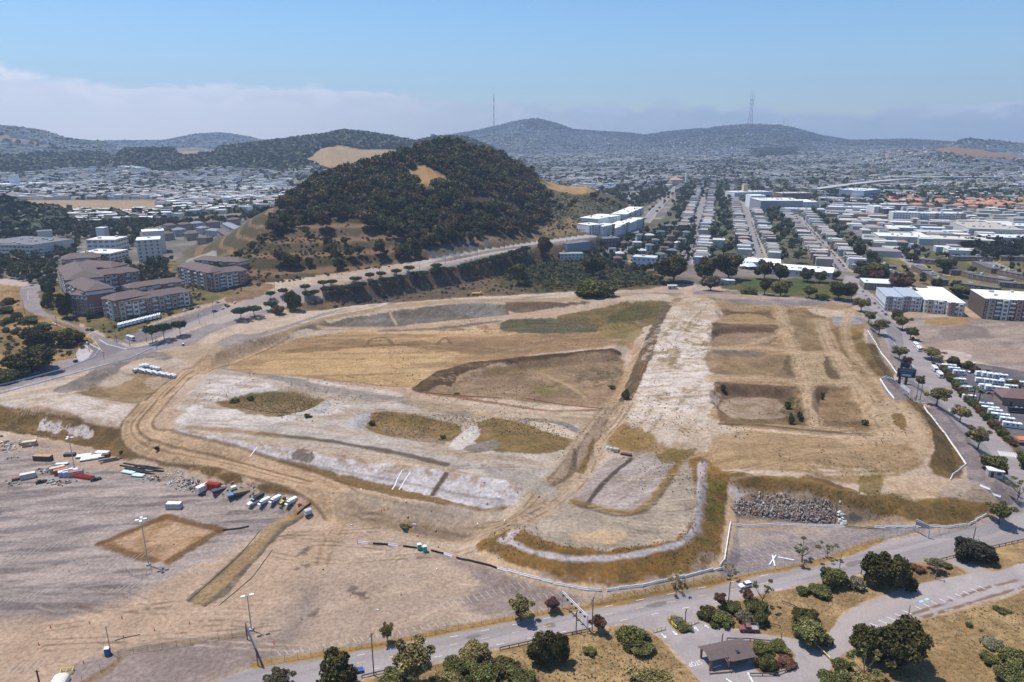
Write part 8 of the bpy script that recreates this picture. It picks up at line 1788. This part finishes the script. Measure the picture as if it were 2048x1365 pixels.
for i, (x, y) in enumerate(hp):
    w = 17 + (i * 5) % 9; plant('bush', (x - w / 2, y - w * .85, x + w / 2, y), 'leafy bush in the hedge between street and motorhome park', [DG, GG, RD, DG][i % 4], 'shrub', 'bush', 'hedge of the motorhome park', False)
def palm(px, py, h, label):
    p = pt(px, py); o = empty('palm_tree', tuple(p), 0, label, 'palm'); MB().tube((0, 0, -.3), (0, 0, h), .35, .25, 8).build('trunk', BARK, o); m = MB(); g = np.random.default_rng(int(px))
    for i in range(46):
        t = g.random() * 6.283; e = -.5 + 1.6 * g.random(); L = 2.6; P = [Vector((math.cos(t) * L * s * math.cos(e * (1 - s)), math.sin(t) * L * s * math.cos(e * (1 - s)), h + L * s * math.sin(e) - 1.3 * s * s)) for s in (0, .5, 1)]; q = Vector((-math.sin(t), math.cos(t), 0)) * .32
        m.add([P[0] - q * .3, P[0] + q * .3, P[1] + q, P[1] - q, P[2]], [(0, 1, 2, 3), (3, 2, 4)])
    m.build('crown', flat('palm_green', (.085,.095,.045)), o)
palm(1945,806,8.5,'palm tree left of two at the motorhome park'); palm(1956,812,8.0,'palm tree right of two at the motorhome park')
# ---------------------------------------------------------------- painted markings
mk = MB(); 
def marks(lines, w, k=0, up=.05):
    for a, b in lines:
        P = D([a, b]); d_ = P[1] - P[0]; L = np.linalg.norm(d_[:2]); n_ = np.array([-d_[1], d_[0], 0]) / L * w / 2; e = np.array([0, 0, up]); mk.use(k).add([P[0] - n_ + e, P[1] - n_ + e, P[1] + n_ + e, P[0] + n_ + e], [(0, 1, 2, 3)])
L_ = []
for r_ in range(4):
    for i in range(11): x = 1468 + i * 17 + r_ * 6; y = 1086 + r_ * 11 - i * 1.0; L_.append(((x, y), (x + 13, y + 8.5)))
for i in range(16): x = 1690 + i * 8; y = 1064; L_.append(((x, y), (x + 14, y + 7)))
for i in range(22): x = 1022 + i * 13.0; y = 1188 - i * .6 + 16 * max(0, 6 - i) * .12; L_.append(((x, y), (x + 9, y + 10)))
for i in range(20): x = 1040 + i * 20; y = 1222 - i * 3.7; L_.append(((x, y), (x + 8, y + 9)))
for i in range(26): x = 930 - i * 15; y = 1236 + i * 2.7; L_.append(((x, y), (x + 7, y + 9)))
for i in range(14): x = 880 + i * 13; y = 1206 - i * 3.4; L_.append(((x, y), (x + 12, y + 13)))
marks(L_, .13, 2)
L_ = []
for r_, (x0, y0, nn) in enumerate([(60,1170,12),(20,1120,10),(150,1080,9),(210,1190,8),(0,1210,8),(120,1040,12),(20,1060,9),(190,1140,9),(330,1150,5)]):
    for i in range(nn): x = x0 + i * 13; y = y0 - i * 3.4; L_.append(((x, y), (x + 17, y - 13)))
for i in range(6): x = 5 + i * 14; y = 1358 - i * 4; L_.append(((x, y), (x + 24, y - 26)))
marks(L_, .11, 2)
L_ = [((1640 + i * 16.5 + 100, 1247 - i * 6.3), (1640 + i * 16.5 + 118, 1254 - i * 6.3)) for i in range(0, 5)] + [((1830 + i * 16, 1213 - i * 5), (1843 + i * 16, 1219 - i * 5)) for i in range(9)]
marks(L_, .22); marks([((1426,1336),(1444,1331)), ((1452,1358),(1474,1372)), ((1496,1346),(1506,1366))], .4)
L_ = [((900 + i * 62, 1291 - i * 12.2), (916 + i * 62, 1288 - i * 12.2)) for i in range(-3, 11)]; marks(L_, .2, 1); marks([((a[0] + 30, a[1] + 12), (b[0] + 30, b[1] + 12)) for a, b in L_], .16); marks([((a[0], a[1] - 16), (b[0], b[1] - 16)) for a, b in L_], .16)
for i in range(9): x, y = 1756 + i * 18, 642 + i * 22; marks([((x - 4, y), (x, y + 5))], .2)
marks([((1996 + i * 5, 902 + i * .6), (2002 + i * 5, 912 + i * .6)) for i in range(8)], .5); marks([((175 + i * 2.5, 670 - i * 1), (180 + i * 2.5, 668 - i)) for i in range(8)], .4); marks([((42,578),(84,572))], .5)
marks([((56,582),(56,600)),((56,600),(70,628)),((70,628),(120,652)),((120,652),(180,676)),((190,684),(205,704))], .3, 1)
for x, y in [(1842,1204),(1853,1200)]:
    P = D([(x - 5, y - 1.5), (x + 3, y - 3.5), (x + 6, y), (x - 2, y + 2.5)]); mk.use(3).add(P + [0, 0, .05], [(0, 3, 2, 1)])
def arrow(px, py, qx, qy):
    a, b = pt(px, py), pt(qx, qy); d_ = b - a; L = np.linalg.norm(d_); u = d_ / L; n_ = np.array([-u[1], u[0], 0]); e = np.array([0, 0, .05])
    mk.use(0).add([a - n_ * .15 + e, a + u * L * .6 - n_ * .15 + e, a + u * L * .6 + n_ * .15 + e, a + n_ * .15 + e, a + u * L * .6 - n_ * .6 + e, b + e, a + u * L * .6 + n_ * .6 + e], [(0, 1, 2, 3), (4, 5, 6)])
for a in [(1322,1268,1333,1277),(1345,1263,1355,1271),(1397,1262,1388,1254),(1418,1257,1409,1250)]: arrow(*a)
tag(mk.build('road_markings', [flat('paint_white', (.66,.64,.60)), flat('paint_orange', (.60,.40,.20)), flat('paint_faded', (.44,.40,.35)), flat('paint_blue', (.30,.52,.66))]), 'faded white and yellow painted lines', kind='structure')
cu = bpy.data.curves.new('stop_lettering', 'FONT'); cu.body = 'STOP'; cu.size = 1.5; cu.extrude = .005; cu.align_x = 'CENTER'; cu.space_character = 1.05
tx = bpy.data.objects.new('tmp', cu); COL.objects.link(tx); dg = bpy.context.evaluated_depsgraph_get(); tm = bpy.data.meshes.new_from_object(tx.evaluated_get(dg)); bpy.data.objects.remove(tx); tm.materials.clear(); tm.materials.append(flat('paint_white', 0))
q = pt(1387,1324); o = link('stop_lettering', tm, None, (q[0], q[1], q[2] + .07), heading((1420,1340),(1440,1335)) + math.pi); o.scale = (1, 1.5, 1); tag(o, 'white STOP lettering painted on the drive before the kiosk', kind='structure')
